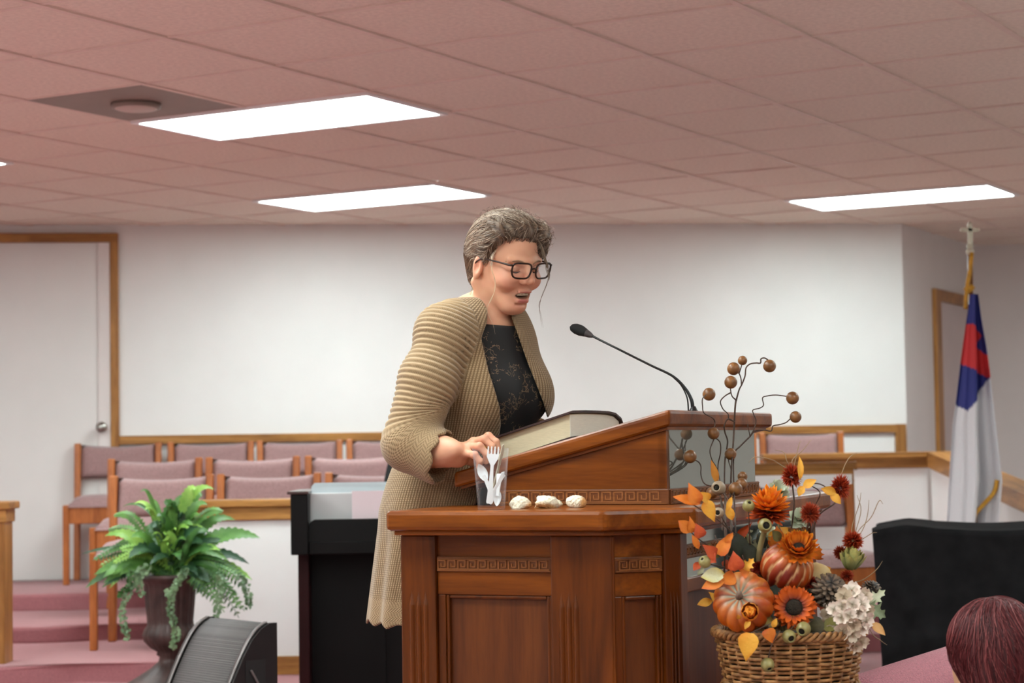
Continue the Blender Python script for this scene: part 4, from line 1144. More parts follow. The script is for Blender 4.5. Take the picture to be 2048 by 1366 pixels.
# pumpkins
def pumpkin(name, P, r, sq, d, nr, cf, label, stemm, spin=0):
    t = empty(name, P, 0, label, 'pumpkin'); V, F, C = [], [], []; nA, nB = 96, 40; B_ = facing(Vector((0, 0, 0)), d, spin)
    for i in range(nB + 1):
        th = math.pi * i / nB
        for k in range(nA):
            a = 2 * math.pi * k / nA; rib = abs(math.sin(a * nr / 2)) ** .55
            rr = r * (1 - .10 * (1 - rib) * math.sin(th) ** .5); dimp = 1 - .34 * math.exp(-(th / .38) ** 2) - .2 * math.exp(-((math.pi - th) / .3) ** 2)
            V.append(B_ @ Vector((rr * math.sin(th) ** .85 * math.cos(a), rr * math.sin(th) ** .85 * math.sin(a), rr * sq * math.cos(th) * dimp))); C.append(cf(th, a, rib))
    for i in range(nB):
        for k in range(nA):
            a = i * nA + k; b = i * nA + (k + 1) % nA; F.append((a, a + nA, b + nA, b))
    link('pumpkin_body', tone_mesh('pumpkin_body', V, F, C, M_TONES), t)
    sv, sf = tube_vf([B_ @ Vector(p) for p in ((0, 0, r * sq * .6), (.001, 0, r * sq * .8), (.004, .002, r * sq * 1.0))], [.010, .006, .0055], 8)
    pyobj('stem', sv, sf, stemm, t); return t
def cA(th, a, rib):
    g = L3c((150, 150, 128)); o1 = L3c((206, 102, 14)); o2 = L3c((172, 62, 4)); y_ = L3c((216, 146, 56))
    c = mix3(o1, o2, .5 + .5 * math.sin(a * 2.3 + 1)); c = mix3(c, y_, .55 * (math.sin(a * 11 + 2 * math.sin(th * 3)) > .2) * (.4 + .4 * math.sin(a)))
    c = mix3(c, L3c((172, 84, 18)), .35 * (1 - rib))
    k = math.exp(-(th / .55) ** 2) * (.6 + .4 * math.sin(a * 12)); c = mix3(c, g, min(1, k * 1.15))
    return mix3(c, L3c((70, 72, 74)), .7 * math.exp(-(th / .5) ** 2) * (1 - rib) * (th > .1))
def cB(th, a, rib):
    o1 = L3c((176, 68, 12)); rd = L3c((118, 26, 8)); cr_ = L3c((224, 180, 126)); yo = L3c((206, 118, 26))
    c = mix3(o1, rd, .5 + .5 * math.sin(a * 3 + th * 2)); c = mix3(c, yo, max(0, math.cos(th) - .3) * .8)
    s = math.cos(a * 14 + .6 * math.sin(th * 5)); return mix3(c, cr_, max(0, min(1, (s - .72) * 5)) * .85 * (.4 + .6 * math.sin(th)))
pumpkin('pumpkin', at(1487, 1204, 4.0), .0625, .80, (-.34, -.84, .40), 12, cA, 'large orange pumpkin with grey-streaked stem end on the left of the basket', mat('pumpkin stem', (120, 98, 84), .9, .2, 60, bump=.6))
pumpkin('pumpkin', at(1574, 1136, 4.06), .055, .90, (.45, -.45, .77), 14, cB, 'smaller deep orange pumpkin with cream stripes behind the upper sunflower', M_STEM)
# cream gourd
gP = at(1628, 1160, 4.1); t = empty('gourd', gP, 0, 'cream coloured gourd between the striped pumpkin and the pine cone', 'gourd')
gv, gf = tube_vf(catmull([at(1612, 1195, 4.11) - gP, at(1622, 1172, 4.1) - gP, at(1634, 1155, 4.09) - gP, at(1648, 1142, 4.08) - gP, at(1655, 1135, 4.08) - gP], 6), [.006] + [float(np.interp(i / 23, [0, .15, .5, .8, 1], [.028, .038, .032, .021, .006])) for i in range(24)], 20)
pyobj('gourd_body', gv, gf, mat('cream gourd', (206, 176, 122), .5, .06, 20), t)
# thistles
def thistle(P, r, h, c0, c1, label, seed, stem=None, d=(0, -.3, 1)):
    t = empty('globe_thistle', P, 0, label, 'flower', 'red orange globe thistles'); R = random.Random(seed); V, F, C = [], [], []
    d = Vector(d).normalized()
    for k in range(620):
        z = 1 - 1.8 * (k + .5) / 620; a = k * 2.39996; q = math.sqrt(max(0, 1 - z * z)); n = Vector((q * math.cos(a), q * math.sin(a), z))
        n = (n + Vector((R.gauss(0, .12), R.gauss(0, .12), R.gauss(0, .12)))).normalized(); L_ = R.uniform(.8, 1.22)
        ax = n.orthogonal().normalized(); bx_ = n.cross(ax)
        c = Vector((n.x * r, n.y * r, n.z * h)); b = len(V); w_ = r * .075; a2 = R.uniform(0, 3.14)
        s = (ax * math.cos(a2) + bx_ * math.sin(a2)) * w_
        V += [c * .25, c * .7 + s, c * L_ + n * r * .05, c * .7 - s]; F.append((b, b + 1, b + 2, b + 3))
        k_ = R.random(); C += [c0, c0, mix3(c0, c1, .5 + .5 * k_), c0]
    Q = d.to_track_quat('Z', 'Y').to_matrix().to_4x4(); V = [Q @ v for v in V]
    o = link('bristles', tone_mesh('bristles', V, F, C, M_TONE), t); o['kind'] = 'stuff'
    if stem: tube('stem', [Vector(p) - P for p in stem], .0018, M_TWIG, t, 6, 5)
    return t
R1, R2 = L3c((132, 28, 8)), L3c((214, 78, 24))
thistle(at(1583, 954, 4.12), .020, .026, R1, R2, 'leftmost red globe thistle, above the pale mint blossoms', 1, [at(1585, 970, 4.12), at(1588, 1010, 4.12), at(1582, 1070, 4.14), at(1580, 1150, 4.14)])
thistle(at(1681, 976, 4.12), .020, .028, R1, R2, 'red globe thistle standing highest on the right side', 2, [at(1681, 995, 4.12), at(1665, 1010, 4.12), at(1635, 1035, 4.13), at(1618, 1100, 4.14), at(1610, 1180, 4.14)])
thistle(at(1620, 1028, 4.06), .019, .023, R1, L3c((206, 84, 36)), 'round red globe thistle between the chrysanthemum and the upper sunflower', 3, [at(1620, 1045, 4.08), at(1612, 1070, 4.1), at(1605, 1150, 4.12)])
thistle(at(1706, 1082, 4.1), .020, .020, R1, R2, 'red globe thistle rising above the green husk on the right', 4, None, (.2, -.3, 1))
thistle(at(1682, 1106, 4.12), .014, .016, R1, L3c((190, 74, 30)), 'small red thistle at the left of the green husk', 5, None, (-.8, -.3, .5))
thistle(at(1622, 1166, 4.05), .014, .014, R1, L3c((176, 48, 20)), 'dark red thistle tucked between striped pumpkin and pine cone', 6, None)
thistle(at(1694, 1152, 4.08), .013, .013, R1, L3c((196, 74, 30)), 'small red thistle just above the white hydrangea', 7, None)
thistle(at(1520, 1135, 4.1), .018, .015, R1, L3c((150, 44, 20)), 'dark red thistle left of the striped pumpkin', 8, None)
# green husk
hP = at(1700, 1118, 4.09); pg = petal_me('husk_bract', .038, .010, .5, .5, L3c((96, 104, 50)), L3c((186, 170, 96)), L3c((140, 146, 92)))
flower('thistle_husk', hP + Vector((0, 0, -.018)), (.15, -.25, 1), [(9, pg, .008, 1.0, 0), (9, pg, .006, 1.15, .004), (8, pg, .011, .85, -.002), (6, pg, .004, 1.3, .006)], None, 'green and tan husk below the red thistle on the right', 'flower', None, [hP, at(1690, 1160, 4.1), at(1670, 1210, 4.1)])
# pine cones
def pinecone(P, r, h, d, label, seed):
    t = empty('pine_cone', P, 0, label, 'pine cone', 'pine cones'); R = random.Random(seed); V, F, C = [], [], []
    cd, cw = L3c((24, 14, 10)), L3c((140, 112, 88)); cm_ = L3c((52, 34, 24)); n = 95; Q = facing(Vector((0, 0, 0)), d)
    for k in range(n):
        u = (k + .5) / n; z = h * (1 - 2 * u); q = r * math.sin(math.pi * (.08 + .88 * u)) ** .75; a = k * 2.39996
        rad = Vector((math.cos(a), math.sin(a), 0)); up_ = (rad * .8 + Vector((0, 0, .62))).normalized(); s = Vector((-math.sin(a), math.cos(a), 0))
        c = Vector((0, 0, z)); w_ = r * .20; b = len(V); tip = c + rad * q * .75 + up_ * q * .42
        V += [c, c + rad * q * .6 + s * w_, tip + s * w_ * .5, tip, tip - s * w_ * .5, c + rad * q * .6 - s * w_, tip - up_ * .004 + rad * .002]
        F += [(b, b + 1, b + 2, b + 3), (b, b + 3, b + 4, b + 5), (b + 3, b + 2, b + 6), (b + 4, b + 3, b + 6)]
        C += [cd, cd, mix3(cm_, cw, R.random()), mix3(cm_, cw, R.random() ** .5), mix3(cm_, cw, R.random()), cd, cm_]
    o = link('scales', tone_mesh('scales', [Q @ v for v in V], F, C, M_TONE), t); o['kind'] = 'stuff'; return t
pinecone(at(1656, 1186, 4.03), .034, .038, (.1, -.75, .6), 'large dark pine cone with pale tips left of the white hydrangea', 1)
pinecone(at(1740, 1184, 4.1), .021, .022, (.4, -.3, .8), 'small dark pine cone behind the right side of the hydrangea', 2)
pinecone(at(1668, 1222, 4.1), .022, .026, (.3, -.6, -.3), 'small pine cone tucked under the large one beside the hydrangea', 3)
# hydrangea
hy = at(1692, 1232, 4.02); t = empty('hydrangea', hy, 0, 'white and cream hydrangea head hanging over the right basket rim', 'flower')
def floret_me(c0, c1):
    V, F, C = [], [], []
    for p in range(4):
        A_ = Matrix.Rotation(p * math.pi / 2 + .1 * p, 4, 'Z'); b = len(V)
        for i in range(5):
            u = i / 4; w_ = .0095 * [.25, .8, 1.05, .95, .35][i]
            for j in range(4):
                s = 2 * j / 3 - 1; V.append(A_ @ Vector((.001 + .0165 * u - .0025 * (abs(s) < .5) * (i == 4), s * w_, .005 * u * u + .0025 * s * s - .002 * math.sin(u * 3) + .0012 * math.sin(p * 2 + s * 3)))); C.append(mix3(c0, c1, min(1, u * 1.6)))
        for i in range(4):
            for j in range(3):
                a = b + i * 4 + j; F.append((a, a + 4, a + 5, a + 1))
    return tone_mesh('floret', V, F, C, M_TONE)
fl = [floret_me(L3c((184, 170, 146)), L3c((250, 230, 216))), floret_me(L3c((172, 150, 122)), L3c((216, 194, 172))), floret_me(L3c((160, 138, 112)), L3c((200, 176, 150)))]
spots = []
for k in range(900):
    x = RF.uniform(1655, 1742); y = RF.uniform(1165, 1300)
    cx = 1700 - (y - 1165) * .06
    if abs((x - cx) / 44) ** 2 + abs((y - 1236) / 66) ** 2 > 1: continue
    if all((x - a) ** 2 + (y - b) ** 2 > 15 ** 2 for a, b in spots): spots.append((x, y))
for (x, y) in spots:
    q = ((x - 1698) / 46) ** 2 + ((y - 1236) / 68) ** 2; Yf = 3.965 + .055 * q + RF.uniform(-.006, .006)
    d = Vector(((x - 1698) / 46 * .8 + RF.uniform(-.25, .25), -1.0, -(y - 1236) / 68 * .8 + RF.uniform(-.25, .25)))
    me = fl[0] if (y < 1215 and RF.random() < .75) or RF.random() < .35 else RF.choice(fl[1:])
    link('floret', me, t, facing(at(x, y, Yf) - hy, d, RF.uniform(0, 1.5)) @ Matrix.Scale(RF.uniform(.85, 1.1), 4))
bm = bmesh.new(); bmesh.ops.create_icosphere(bm, subdivisions=2, radius=1)
for v in bm.verts: v.co = Vector((v.co.x * .036, v.co.y * .022 + .0, v.co.z * .055))
obj('flower_core', bm, mat('hydrangea core', (150, 136, 104), .9), t, True)

# leaves
def leaf_outline_me(kind, L_, W_, c0, c1, fold=.25, curl=.5):
    V, F, C = [], [], []
    prof = {'heart': [(0, .35), (.1, .8), (.25, 1), (.45, .9), (.65, .6), (.85, .22), (1, .01)],
            'oval': [(0, .05), (.15, .6), (.35, .95), (.55, 1), (.75, .7), (.9, .3), (1, .01)],
            'maple': [(0, .06), (.08, .5), (.16, .95), (.24, .5), (.34, .62), (.46, 1.0), (.56, .45), (.66, .36), (.76, .55), (.86, .22), (1, .01)],
            'lance': [(0, .1), (.2, .7), (.4, 1), (.6, .85), (.8, .5), (1, .02)]}[kind]
    for (u, w_) in prof:
        x = L_ * math.sin(curl * u) / curl; z = -L_ * (1 - math.cos(curl * u)) / curl
        for s in (-1, -.5, 0, .5, 1):
            V.append(Vector((x + (.06 * L_ if kind == 'maple' and abs(s) == 1 and w_ > .5 else 0), s * w_ * W_, z + abs(s) * fold * W_ * w_ + .04 * W_ * math.sin(u * 9 + s)))); C.append(mix3(c0, c1, .5 + .5 * math.sin(u * 3 + s * 1.3)))
    n = len(prof)
    for i in range(n - 1):
        for j in range(4):
            a = i * 5 + j; F.append((a, a + 5, a + 6, a + 1))
    return tone_mesh('leaf', V, F, C, M_TONE)
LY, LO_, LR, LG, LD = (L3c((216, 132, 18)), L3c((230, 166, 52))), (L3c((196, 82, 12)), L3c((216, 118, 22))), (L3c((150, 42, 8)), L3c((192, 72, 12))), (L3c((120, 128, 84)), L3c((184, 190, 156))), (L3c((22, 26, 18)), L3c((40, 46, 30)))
def spray(name, root, stems, leaves, label, group=None, cat='leaves'):
    """stems: list of pixel polylines (x,y,Y); leaves: (x,y,Y, tipx,tipy, width_px, kind, colours)"""
    P0 = root; t = empty(name, P0, 0, label, cat, group)
    for s in stems: tube('stem', [at(*p) - P0 for p in s], .0013, M_TWIG, t, 6, 4)
    for (x, y, Y, tx, ty, wpx, kind, col) in leaves:
        a = at(x, y, Y); b = at(tx, ty, Y - .012); L_ = (b - a).length; d = (b - a).normalized()
        nrm = Vector((RF.uniform(-.35, .35), -1, RF.uniform(-.1, .6))); s_ = nrm.cross(d).normalized(); n2 = d.cross(s_)
        M_ = Matrix((d, s_, n2)).transposed().to_4x4(); M_.translation = a - P0
        link('leaf', leaf_outline_me(kind, L_ * 1.04, wpx / F_PX * Y / 2, col[0], col[1], RF.uniform(.15, .4), RF.uniform(.3, .9)), t, M_)
    return t
spray('leaf_spray', at(1470, 1060, 4.03), [[(1470, 1070, 4.03), (1430, 1035, 4.0), (1400, 1018, 3.98), (1384, 1008, 3.98)], [(1418, 1028, 4.0), (1415, 1010, 3.99), (1410, 990, 3.99)]],
      [(1402, 1008, 3.98, 1350, 990, 22, 'oval', LO_), (1396, 1006, 3.97, 1378, 968, 30, 'heart', LO_), (1418, 1000, 3.98, 1400, 985, 22, 'heart', LY), (1412, 1002, 3.98, 1428, 1045, 28, 'heart', LY), (1455, 1022, 4.0, 1462, 995, 12, 'oval', LY)],
      'orange and yellow leaf spray reaching left over the pulpit shelf corner', 'leaf sprays')
spray('leaf_spray', at(1475, 1115, 4.03), [[(1475, 1120, 4.03), (1440, 1105, 4.01), (1400, 1080, 3.99), (1372, 1055, 3.98)], [(1455, 1112, 4.02), (1440, 1095, 4.0), (1430, 1070, 4.0)]],
      [(1380, 1065, 3.98, 1360, 1042, 26, 'oval', LO_), (1385, 1065, 3.98, 1382, 1035, 18, 'heart', LO_), (1402, 1075, 3.98, 1395, 1048, 26, 'heart', LR), (1398, 1098, 3.98, 1386, 1072, 14, 'oval', LO_), (1415, 1112, 3.98, 1432, 1122, 30, 'heart', LR), (1438, 1110, 3.98, 1462, 1065, 28, 'heart', LO_), (1432, 1112, 3.98, 1408, 1090, 26, 'heart', LR), (1450, 1085, 3.98, 1465, 1068, 14, 'oval', LO_), (1400, 1125, 3.99, 1388, 1138, 16, 'oval', LR)],
      'rust orange leaf spray beside the front corner post of the pulpit', 'leaf sprays')
spray('leaf_spray', at(1500, 1150, 4.03), [[(1500, 1155, 4.03), (1470, 1150, 4.01), (1430, 1150, 4.0), (1400, 1148, 3.99)]],
      [(1450, 1148, 3.98, 1405, 1152, 30, 'oval', (L3c((196, 168, 60)), L3c((206, 200, 160)))), (1450, 1160, 3.98, 1405, 1172, 26, 'oval', LO_), (1475, 1140, 3.97, 1466, 1105, 34, 'heart', LR), (1490, 1140, 3.97, 1505, 1118, 26, 'maple', LY), (1482, 1145, 3.98, 1500, 1135, 30, 'heart', LO_), (1470, 1152, 3.98, 1440, 1165, 30, 'heart', LO_), (1395, 1150, 3.99, 1408, 1135, 10, 'oval', LG)],
      'mixed yellow and orange leaf spray above the orange pumpkin', 'leaf sprays')
spray('leaf_spray', at(1540, 1245, 3.97), [[(1560, 1240, 3.98), (1535, 1250, 3.94), (1510, 1262, 3.93), (1500, 1268, 3.93)], [(1535, 1250, 3.94), (1540, 1262, 3.93)]],
      [(1500, 1266, 3.92, 1490, 1322, 42, 'heart', LY), (1535, 1258, 3.93, 1545, 1286, 28, 'heart', LO_), (1500, 1240, 3.94, 1490, 1255, 12, 'oval', LY), (1545, 1255, 3.93, 1552, 1240, 12, 'oval', LY), (1480, 1238, 3.94, 1476, 1232, 10, 'oval', LY)],
      'yellow heart-shaped leaves hanging over the front of the basket', 'leaf sprays')
spray('leaf_spray', at(1600, 1000, 4.1), [[(1612, 1060, 4.13), (1625, 1020, 4.12), (1640, 985, 4.11), (1608, 965, 4.11)], [(1610, 968, 4.1), (1640, 968, 4.1), (1665, 985, 4.1)]],
      [(1600, 960, 4.1, 1604, 914, 13, 'oval', LY), (1606, 975, 4.1, 1630, 958, 20, 'lance', LY), (1606, 972, 4.1, 1598, 990, 16, 'oval', LY), (1672, 985, 4.1, 1645, 978, 18, 'oval', LY), (1660, 988, 4.1, 1684, 1004, 20, 'lance', LY)],
      'thin twig with slim yellow leaves among the upper red thistles', 'leaf sprays')
spray('leaf_spray', at(1720, 1220, 4.1), [[(1715, 1230, 4.1), (1735, 1215, 4.08), (1750, 1200, 4.07)]],
      [(1738, 1208, 4.06, 1768, 1180, 30, 'maple', (L3c((160, 164, 120)), L3c((206, 206, 176)))), (1735, 1215, 4.05, 1772, 1232, 42, 'maple', (L3c((92, 104, 72)), L3c((128, 138, 104)))), (1742, 1245, 4.04, 1771, 1268, 20, 'lance', (L3c((214, 140, 60)), L3c((240, 186, 120))))],
      'pale green maple leaves with one curled yellow leaf right of the hydrangea', 'leaf sprays')
spray('leaf_spray', at(1480, 1110, 4.1), [[(1500, 1160, 4.1), (1485, 1110, 4.09)]],
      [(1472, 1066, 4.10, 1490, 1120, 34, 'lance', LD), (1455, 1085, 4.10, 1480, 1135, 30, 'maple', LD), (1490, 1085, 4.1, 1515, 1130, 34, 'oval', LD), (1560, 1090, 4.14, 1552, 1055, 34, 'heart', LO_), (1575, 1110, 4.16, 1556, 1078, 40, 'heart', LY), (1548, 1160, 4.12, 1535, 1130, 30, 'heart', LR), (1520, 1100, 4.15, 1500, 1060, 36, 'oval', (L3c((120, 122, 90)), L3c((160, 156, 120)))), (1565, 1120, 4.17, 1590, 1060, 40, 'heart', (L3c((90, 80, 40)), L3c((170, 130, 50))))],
      'dark green leaves deep inside the bouquet behind the orange pumpkin', 'leaf sprays')
spray('leaf_spray', at(1560, 1235, 4.02), [[(1600, 1250, 4.02), (1560, 1252, 3.99)]],
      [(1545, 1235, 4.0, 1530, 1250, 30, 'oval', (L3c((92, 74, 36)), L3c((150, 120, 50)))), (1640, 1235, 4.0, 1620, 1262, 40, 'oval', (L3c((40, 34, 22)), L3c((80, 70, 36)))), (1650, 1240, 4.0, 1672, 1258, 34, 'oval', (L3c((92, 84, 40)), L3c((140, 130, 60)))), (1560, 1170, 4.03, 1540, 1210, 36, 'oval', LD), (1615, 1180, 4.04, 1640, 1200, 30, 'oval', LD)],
      'brown green leaves along the basket rim under the lower sunflower', 'leaf sprays')
# pods with open mouths
def pod(P, r, d, c, label, stem=None, hole=.45):
    t = empty('seed_pod', P, 0, label, 'seed pod', 'hollow seed pods'); Q = facing(Vector((0, 0, 0)), d)
    V, F = lathe_vf([(r * .15, -r), (r * .6, -r * .82), (r * .93, -r * .4), (r, 0), (r * .93, r * .42), (r * .72, r * .78), (r * (hole + .14), r * .96), (r * (hole + .02), r * .97), (r * hole, r * .8), (r * hole * .9, r * .3)], 24)
    sh_ = pyobj('pod_shell', [Q @ Vector(v) for v in V], F, c, t)
    V, F = lathe_vf([(r * hole, r * .8), (r * hole * .6, r * .1), (.0004, 0)], 16); pyobj('pod_mouth', [Q @ Vector(v) for v in V], F, M_DARK, sh_)
    if stem: tube('stem', [at(*p) - P for p in stem], .0013, M_TWIG, t, 6, 4)
M_POD = mat('olive pod', (122, 112, 60), .4, .15, 40, col2=(160, 146, 90)); M_POD2 = mat('grey pod', (150, 128, 104), .45, .12, 40)
pod(at(1530, 1051, 4.03), .0145, (.1, -1, .05), M_POD, 'green ring-shaped seed pod hanging under the chrysanthemum', hole=.5)
pod(at(1578, 1273, 3.94), .0135, (.25, -1, -.3), M_POD, 'olive seed pod on the basket rim below the lower sunflower', [(1578, 1262, 3.95), (1590, 1250, 3.98)])
pod(at(1607, 1258, 3.945), .0145, (-.5, -1, -.35), M_POD, 'olive seed pod at the right of its twin on the basket rim', [(1612, 1250, 3.95), (1625, 1240, 4.0)])
pod(at(1535, 1329, 3.93), .0135, (.25, -.8, -.7), M_POD, 'olive seed pod hanging low in front of the wicker', [(1536, 1318, 3.935), (1545, 1285, 3.93), (1560, 1262, 3.95)], .35)
pod(at(1410, 1124, 3.98), .0125, (-.5, -.6, .5), M_POD, 'shiny green pod among the rust orange leaves', [(1418, 1128, 3.99), (1450, 1135, 4.01)], .25)
pod(at(1497, 1012, 4.06), .0125, (.1, -.6, .5), M_POD, 'pale green pod left of the chrysanthemum', [(1497, 1022, 4.06), (1500, 1090, 4.1)], .3)
pod(at(1437, 976, 4.26), .0155, (-.45, -1, .1), M_POD2, 'grey seed pod with a dark mouth at the foot of the twisted twigs', [(1445, 985, 4.26), (1458, 1005, 4.2), (1466, 1060, 4.09)], .42)
pod(at(1437, 1026, 4.07), .0115, (-.3, -1, .1), M_POD2, 'small pinkish seed pod below the grey one', [(1443, 1034, 4.03), (1458, 1060, 4.05)], .42)

# twisted twigs with wooden balls
M_BALL = mat('wooden ball', (104, 62, 30), .36, .14, 18, col2=(150, 98, 54), stretch=(1, 1, 3))
def YF(Y0, x, y):
    k = (x - 1024) / F_PX; top = min(1.3114 / max(.02, .3836 - .9235 * k), Y0)
    return float(np.interp(y, [925, 1055], [top, 4.09]))
def twig(label, stems, balls, Y0):
    P0 = at(1470, 1150, 4.08); t = empty('berry_twig', P0, 0, label, 'twig', 'twisted twigs with wooden balls')
    for (r, s) in stems: tube('stem', [at(x, y, YF(Y0, x, y) + dy) - P0 for x, y, dy in s], [r * 1.25] * 1 + [r] * (len(s) - 1), M_TWIG, t, 7, 6)
    for (x, y, dy, rp) in balls:
        bm = bmesh.new(); bmesh.ops.create_uvsphere(bm, u_segments=24, v_segments=16, radius=rp / F_PX * (YF(Y0, x, y) + dy))
        o = obj('ball', bm, M_BALL, t, True, loc=at(x, y, YF(Y0, x, y) + dy) - P0); o.rotation_euler = (RF.uniform(-1, 1), RF.uniform(-1, 1), 0)
    return t
twig('tall twisted twig whose wooden balls rise highest beside the microphone', [
    (.0022, [(1470, 1150, .06), (1462, 1060, .04), (1462, 960, .02), (1467, 880, 0), (1470, 820, 0), (1472, 800, 0)]),
    (.0017, [(1472, 802, 0), (1478, 780, 0), (1484, 768, 0), (1490, 752, 0), (1492, 736, 0), (1500, 728, 0), (1512, 726, -.01), (1521, 726, -.01), (1522, 718, -.01), (1529, 716, -.01), (1536, 720, -.01)]),
    (.0014, [(1483, 770, 0), (1482, 758, .01), (1478, 747, .01), (1470, 742, .01), (1467, 738, .01)]),
    (.0013, [(1478, 747, .01), (1482, 735, .02), (1485, 722, .02)]),
    (.0014, [(1472, 800, 0), (1464, 792, -.01), (1461, 778, -.01), (1461, 768, -.01)]),
    (.0014, [(1462, 785, 0), (1450, 792, -.01), (1441, 803, -.01), (1446, 818, -.01), (1456, 828, -.01), (1458, 838, -.01), (1470, 844, 0)]),
    (.0013, [(1462, 965, .02), (1462, 940, .01), (1458, 925, .0), (1455, 910, -.01)]),
], [(1539, 732, -.01, 13), (1467, 737.5, .01, 13), (1485, 721, .02, 9.5), (1461.5, 764.5, -.01, 13), (1461, 908, -.02, 12)], 4.56)
twig('right-hand twisted twig with two wooden balls reaching right of the pulpit top', [
    (.0018, [(1475, 1150, .05), (1470, 1040, .04), (1467, 940, .02), (1470, 905, .0), (1480, 893, 0), (1500, 873, 0)]),
    (.0014, [(1500, 873, 0), (1510, 862, 0), (1528, 860, 0), (1542, 862, 0), (1546, 852, 0), (1560, 849, 0), (1572, 845, 0), (1580, 838, 0)]),
    (.0013, [(1500, 873, 0), (1508, 858, 0), (1512, 842, 0), (1507, 828, 0), (1506, 820, 0), (1520, 816, 0), (1527, 810, 0), (1525, 796, 0), (1534, 792, 0), (1552, 790, 0), (1575, 793, 0)]),
    (.0010, [(1500, 873, 0), (1497, 858, -.01), (1495, 848, -.01)]),
], [(1585, 796, 0, 13), (1591, 834, 0, 11.8)], 4.56)
twig('left-hand twisted twig with wooden balls in front of the mirror panel', [
    (.0018, [(1462, 1150, .05), (1452, 1060, .02), (1450, 1000, .0), (1449, 960, 0), (1450, 920, 0), (1454, 895, 0), (1455, 880, 0), (1450, 865, 0), (1449, 850, -.01), (1456, 838, -.01), (1468, 843, .0)]),
    (.0014, [(1436, 965, .0), (1436, 930, 0), (1441, 905, -.01), (1440, 885, -.01), (1430, 875, -.01)]),
    (.0013, [(1427, 860, -.01), (1430, 845, -.01), (1425, 836, -.01), (1408, 826, -.01), (1405, 812, -.01), (1405, 798, -.01), (1412, 790, -.01)]),
    (.0012, [(1428, 878, -.01), (1420, 900, -.01), (1424, 920, -.01), (1434, 938, -.005), (1444, 980, .0)]),
    (.0014, [(1436, 975, .0), (1410, 968, .0), (1402, 950, .0), (1402, 934, -.01), (1398, 925, -.01), (1390, 920, -.01)]),
    (.0016, [(1448, 1150, .05), (1450, 1080, .03), (1446, 1020, .02), (1440, 990, .02)]),
    (.0014, [(1466, 990, .0), (1476, 966, 0), (1480, 955, 0)]),
], [(1418, 788.5, -.01, 13), (1427, 867, -.01, 12), (1380, 913, -.01, 13.5), (1485, 953, 0, 10), (1483, 968, .005, 12), (1471, 978, -.01, 14), (1424, 986, .01, 12)], 4.54)
pl_ = [(1426, 925, 4.02, 1436, 965, 10)]
spray('leaf_spray', at(1445, 1000, 4.2), [[(1445, 1060, 4.1), (1440, 985, 4.3), (1434, 966, 4.36)]], [(1434, 968, 4.36, 1425, 922, 16, 'lance', (L3c((176, 100, 24)), L3c((206, 130, 36)))), (1465, 1040, 4.03, 1455, 1012, 18, 'oval', LY)],
      'slim amber leaf standing upright between the twisted twigs', 'leaf sprays')
# wispy grass
M_WISP = mat('dry grass wisp', (150, 122, 90), .7, .1, 20)
def wisps(label, root, lines, Y):
    P0 = at(root[0], root[1], Y); t = empty('dry_grass', P0, 0, label, 'dried grass', 'dried grass wisps')
    for s in lines: tube('blade', [P0 - P0] + [at(x, y, Y) - P0 for x, y in s], [.0009] * len(s) + [.0004], M_WISP, t, 5, 5)
wisps('thin dry grass wisps rising right of the thistles against the white wall', (1700, 1095), [[(1705, 1050), (1718, 1010), (1722, 985)], [(1718, 1060), (1742, 1035), (1758, 1002), (1766, 1008)], [(1712, 1060), (1722, 1020), (1714, 990)], [(1725, 1060), (1735, 1030), (1738, 1000)], [(1730, 1075), (1745, 1066), (1754, 1065)]], 4.1)
wisps('dry grass wisps beside the leftmost red thistle', (1588, 940), [[(1590, 925), (1598, 890), (1602, 882)], [(1575, 925), (1568, 905), (1550, 900)], [(1570, 935), (1545, 920), (1512, 914), (1497, 925)], [(1585, 920), (1606, 900), (1622, 880)]], 4.12)
wisps('dry grass wisps curling out in front of the black draped box', (1700, 1165), [[(1725, 1160), (1752, 1140), (1765, 1122)], [(1740, 1260), (1760, 1280), (1774, 1290)]], 4.08)
wisps('single dry wisp arching above the right red thistle', (1680, 960), [[(1690, 930), (1702, 912), (1716, 906)]], 4.12)

fill = []
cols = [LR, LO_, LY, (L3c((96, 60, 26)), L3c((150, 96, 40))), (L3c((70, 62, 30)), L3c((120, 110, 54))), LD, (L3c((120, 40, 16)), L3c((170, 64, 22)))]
for k in range(70):
    x = RF.uniform(1425, 1690); y = RF.uniform(1070, 1235)
    if x < 1470 and y < 1100: continue
    if x > 1640 and y < 1150: continue
    a_ = RF.uniform(-2.6, -.5) if RF.random() < .7 else RF.uniform(0, 6.28); L_ = RF.uniform(22, 40)
    fill.append((x, y, RF.uniform(4.11, 4.17), x + L_ * math.cos(a_), y + L_ * math.sin(a_), RF.uniform(16, 28), RF.choice(['heart', 'oval', 'oval', 'maple']), RF.choice(cols)))
spray('leaf_spray', at(1570, 1235, 4.12), [[(1570, 1235, 4.12), (1550, 1180, 4.13), (1530, 1120, 4.14)], [(1570, 1235, 4.12), (1600, 1180, 4.14), (1620, 1110, 4.14)]], fill, 'mixed rust and olive foliage filling the middle of the bouquet behind the pumpkins', 'leaf sprays')
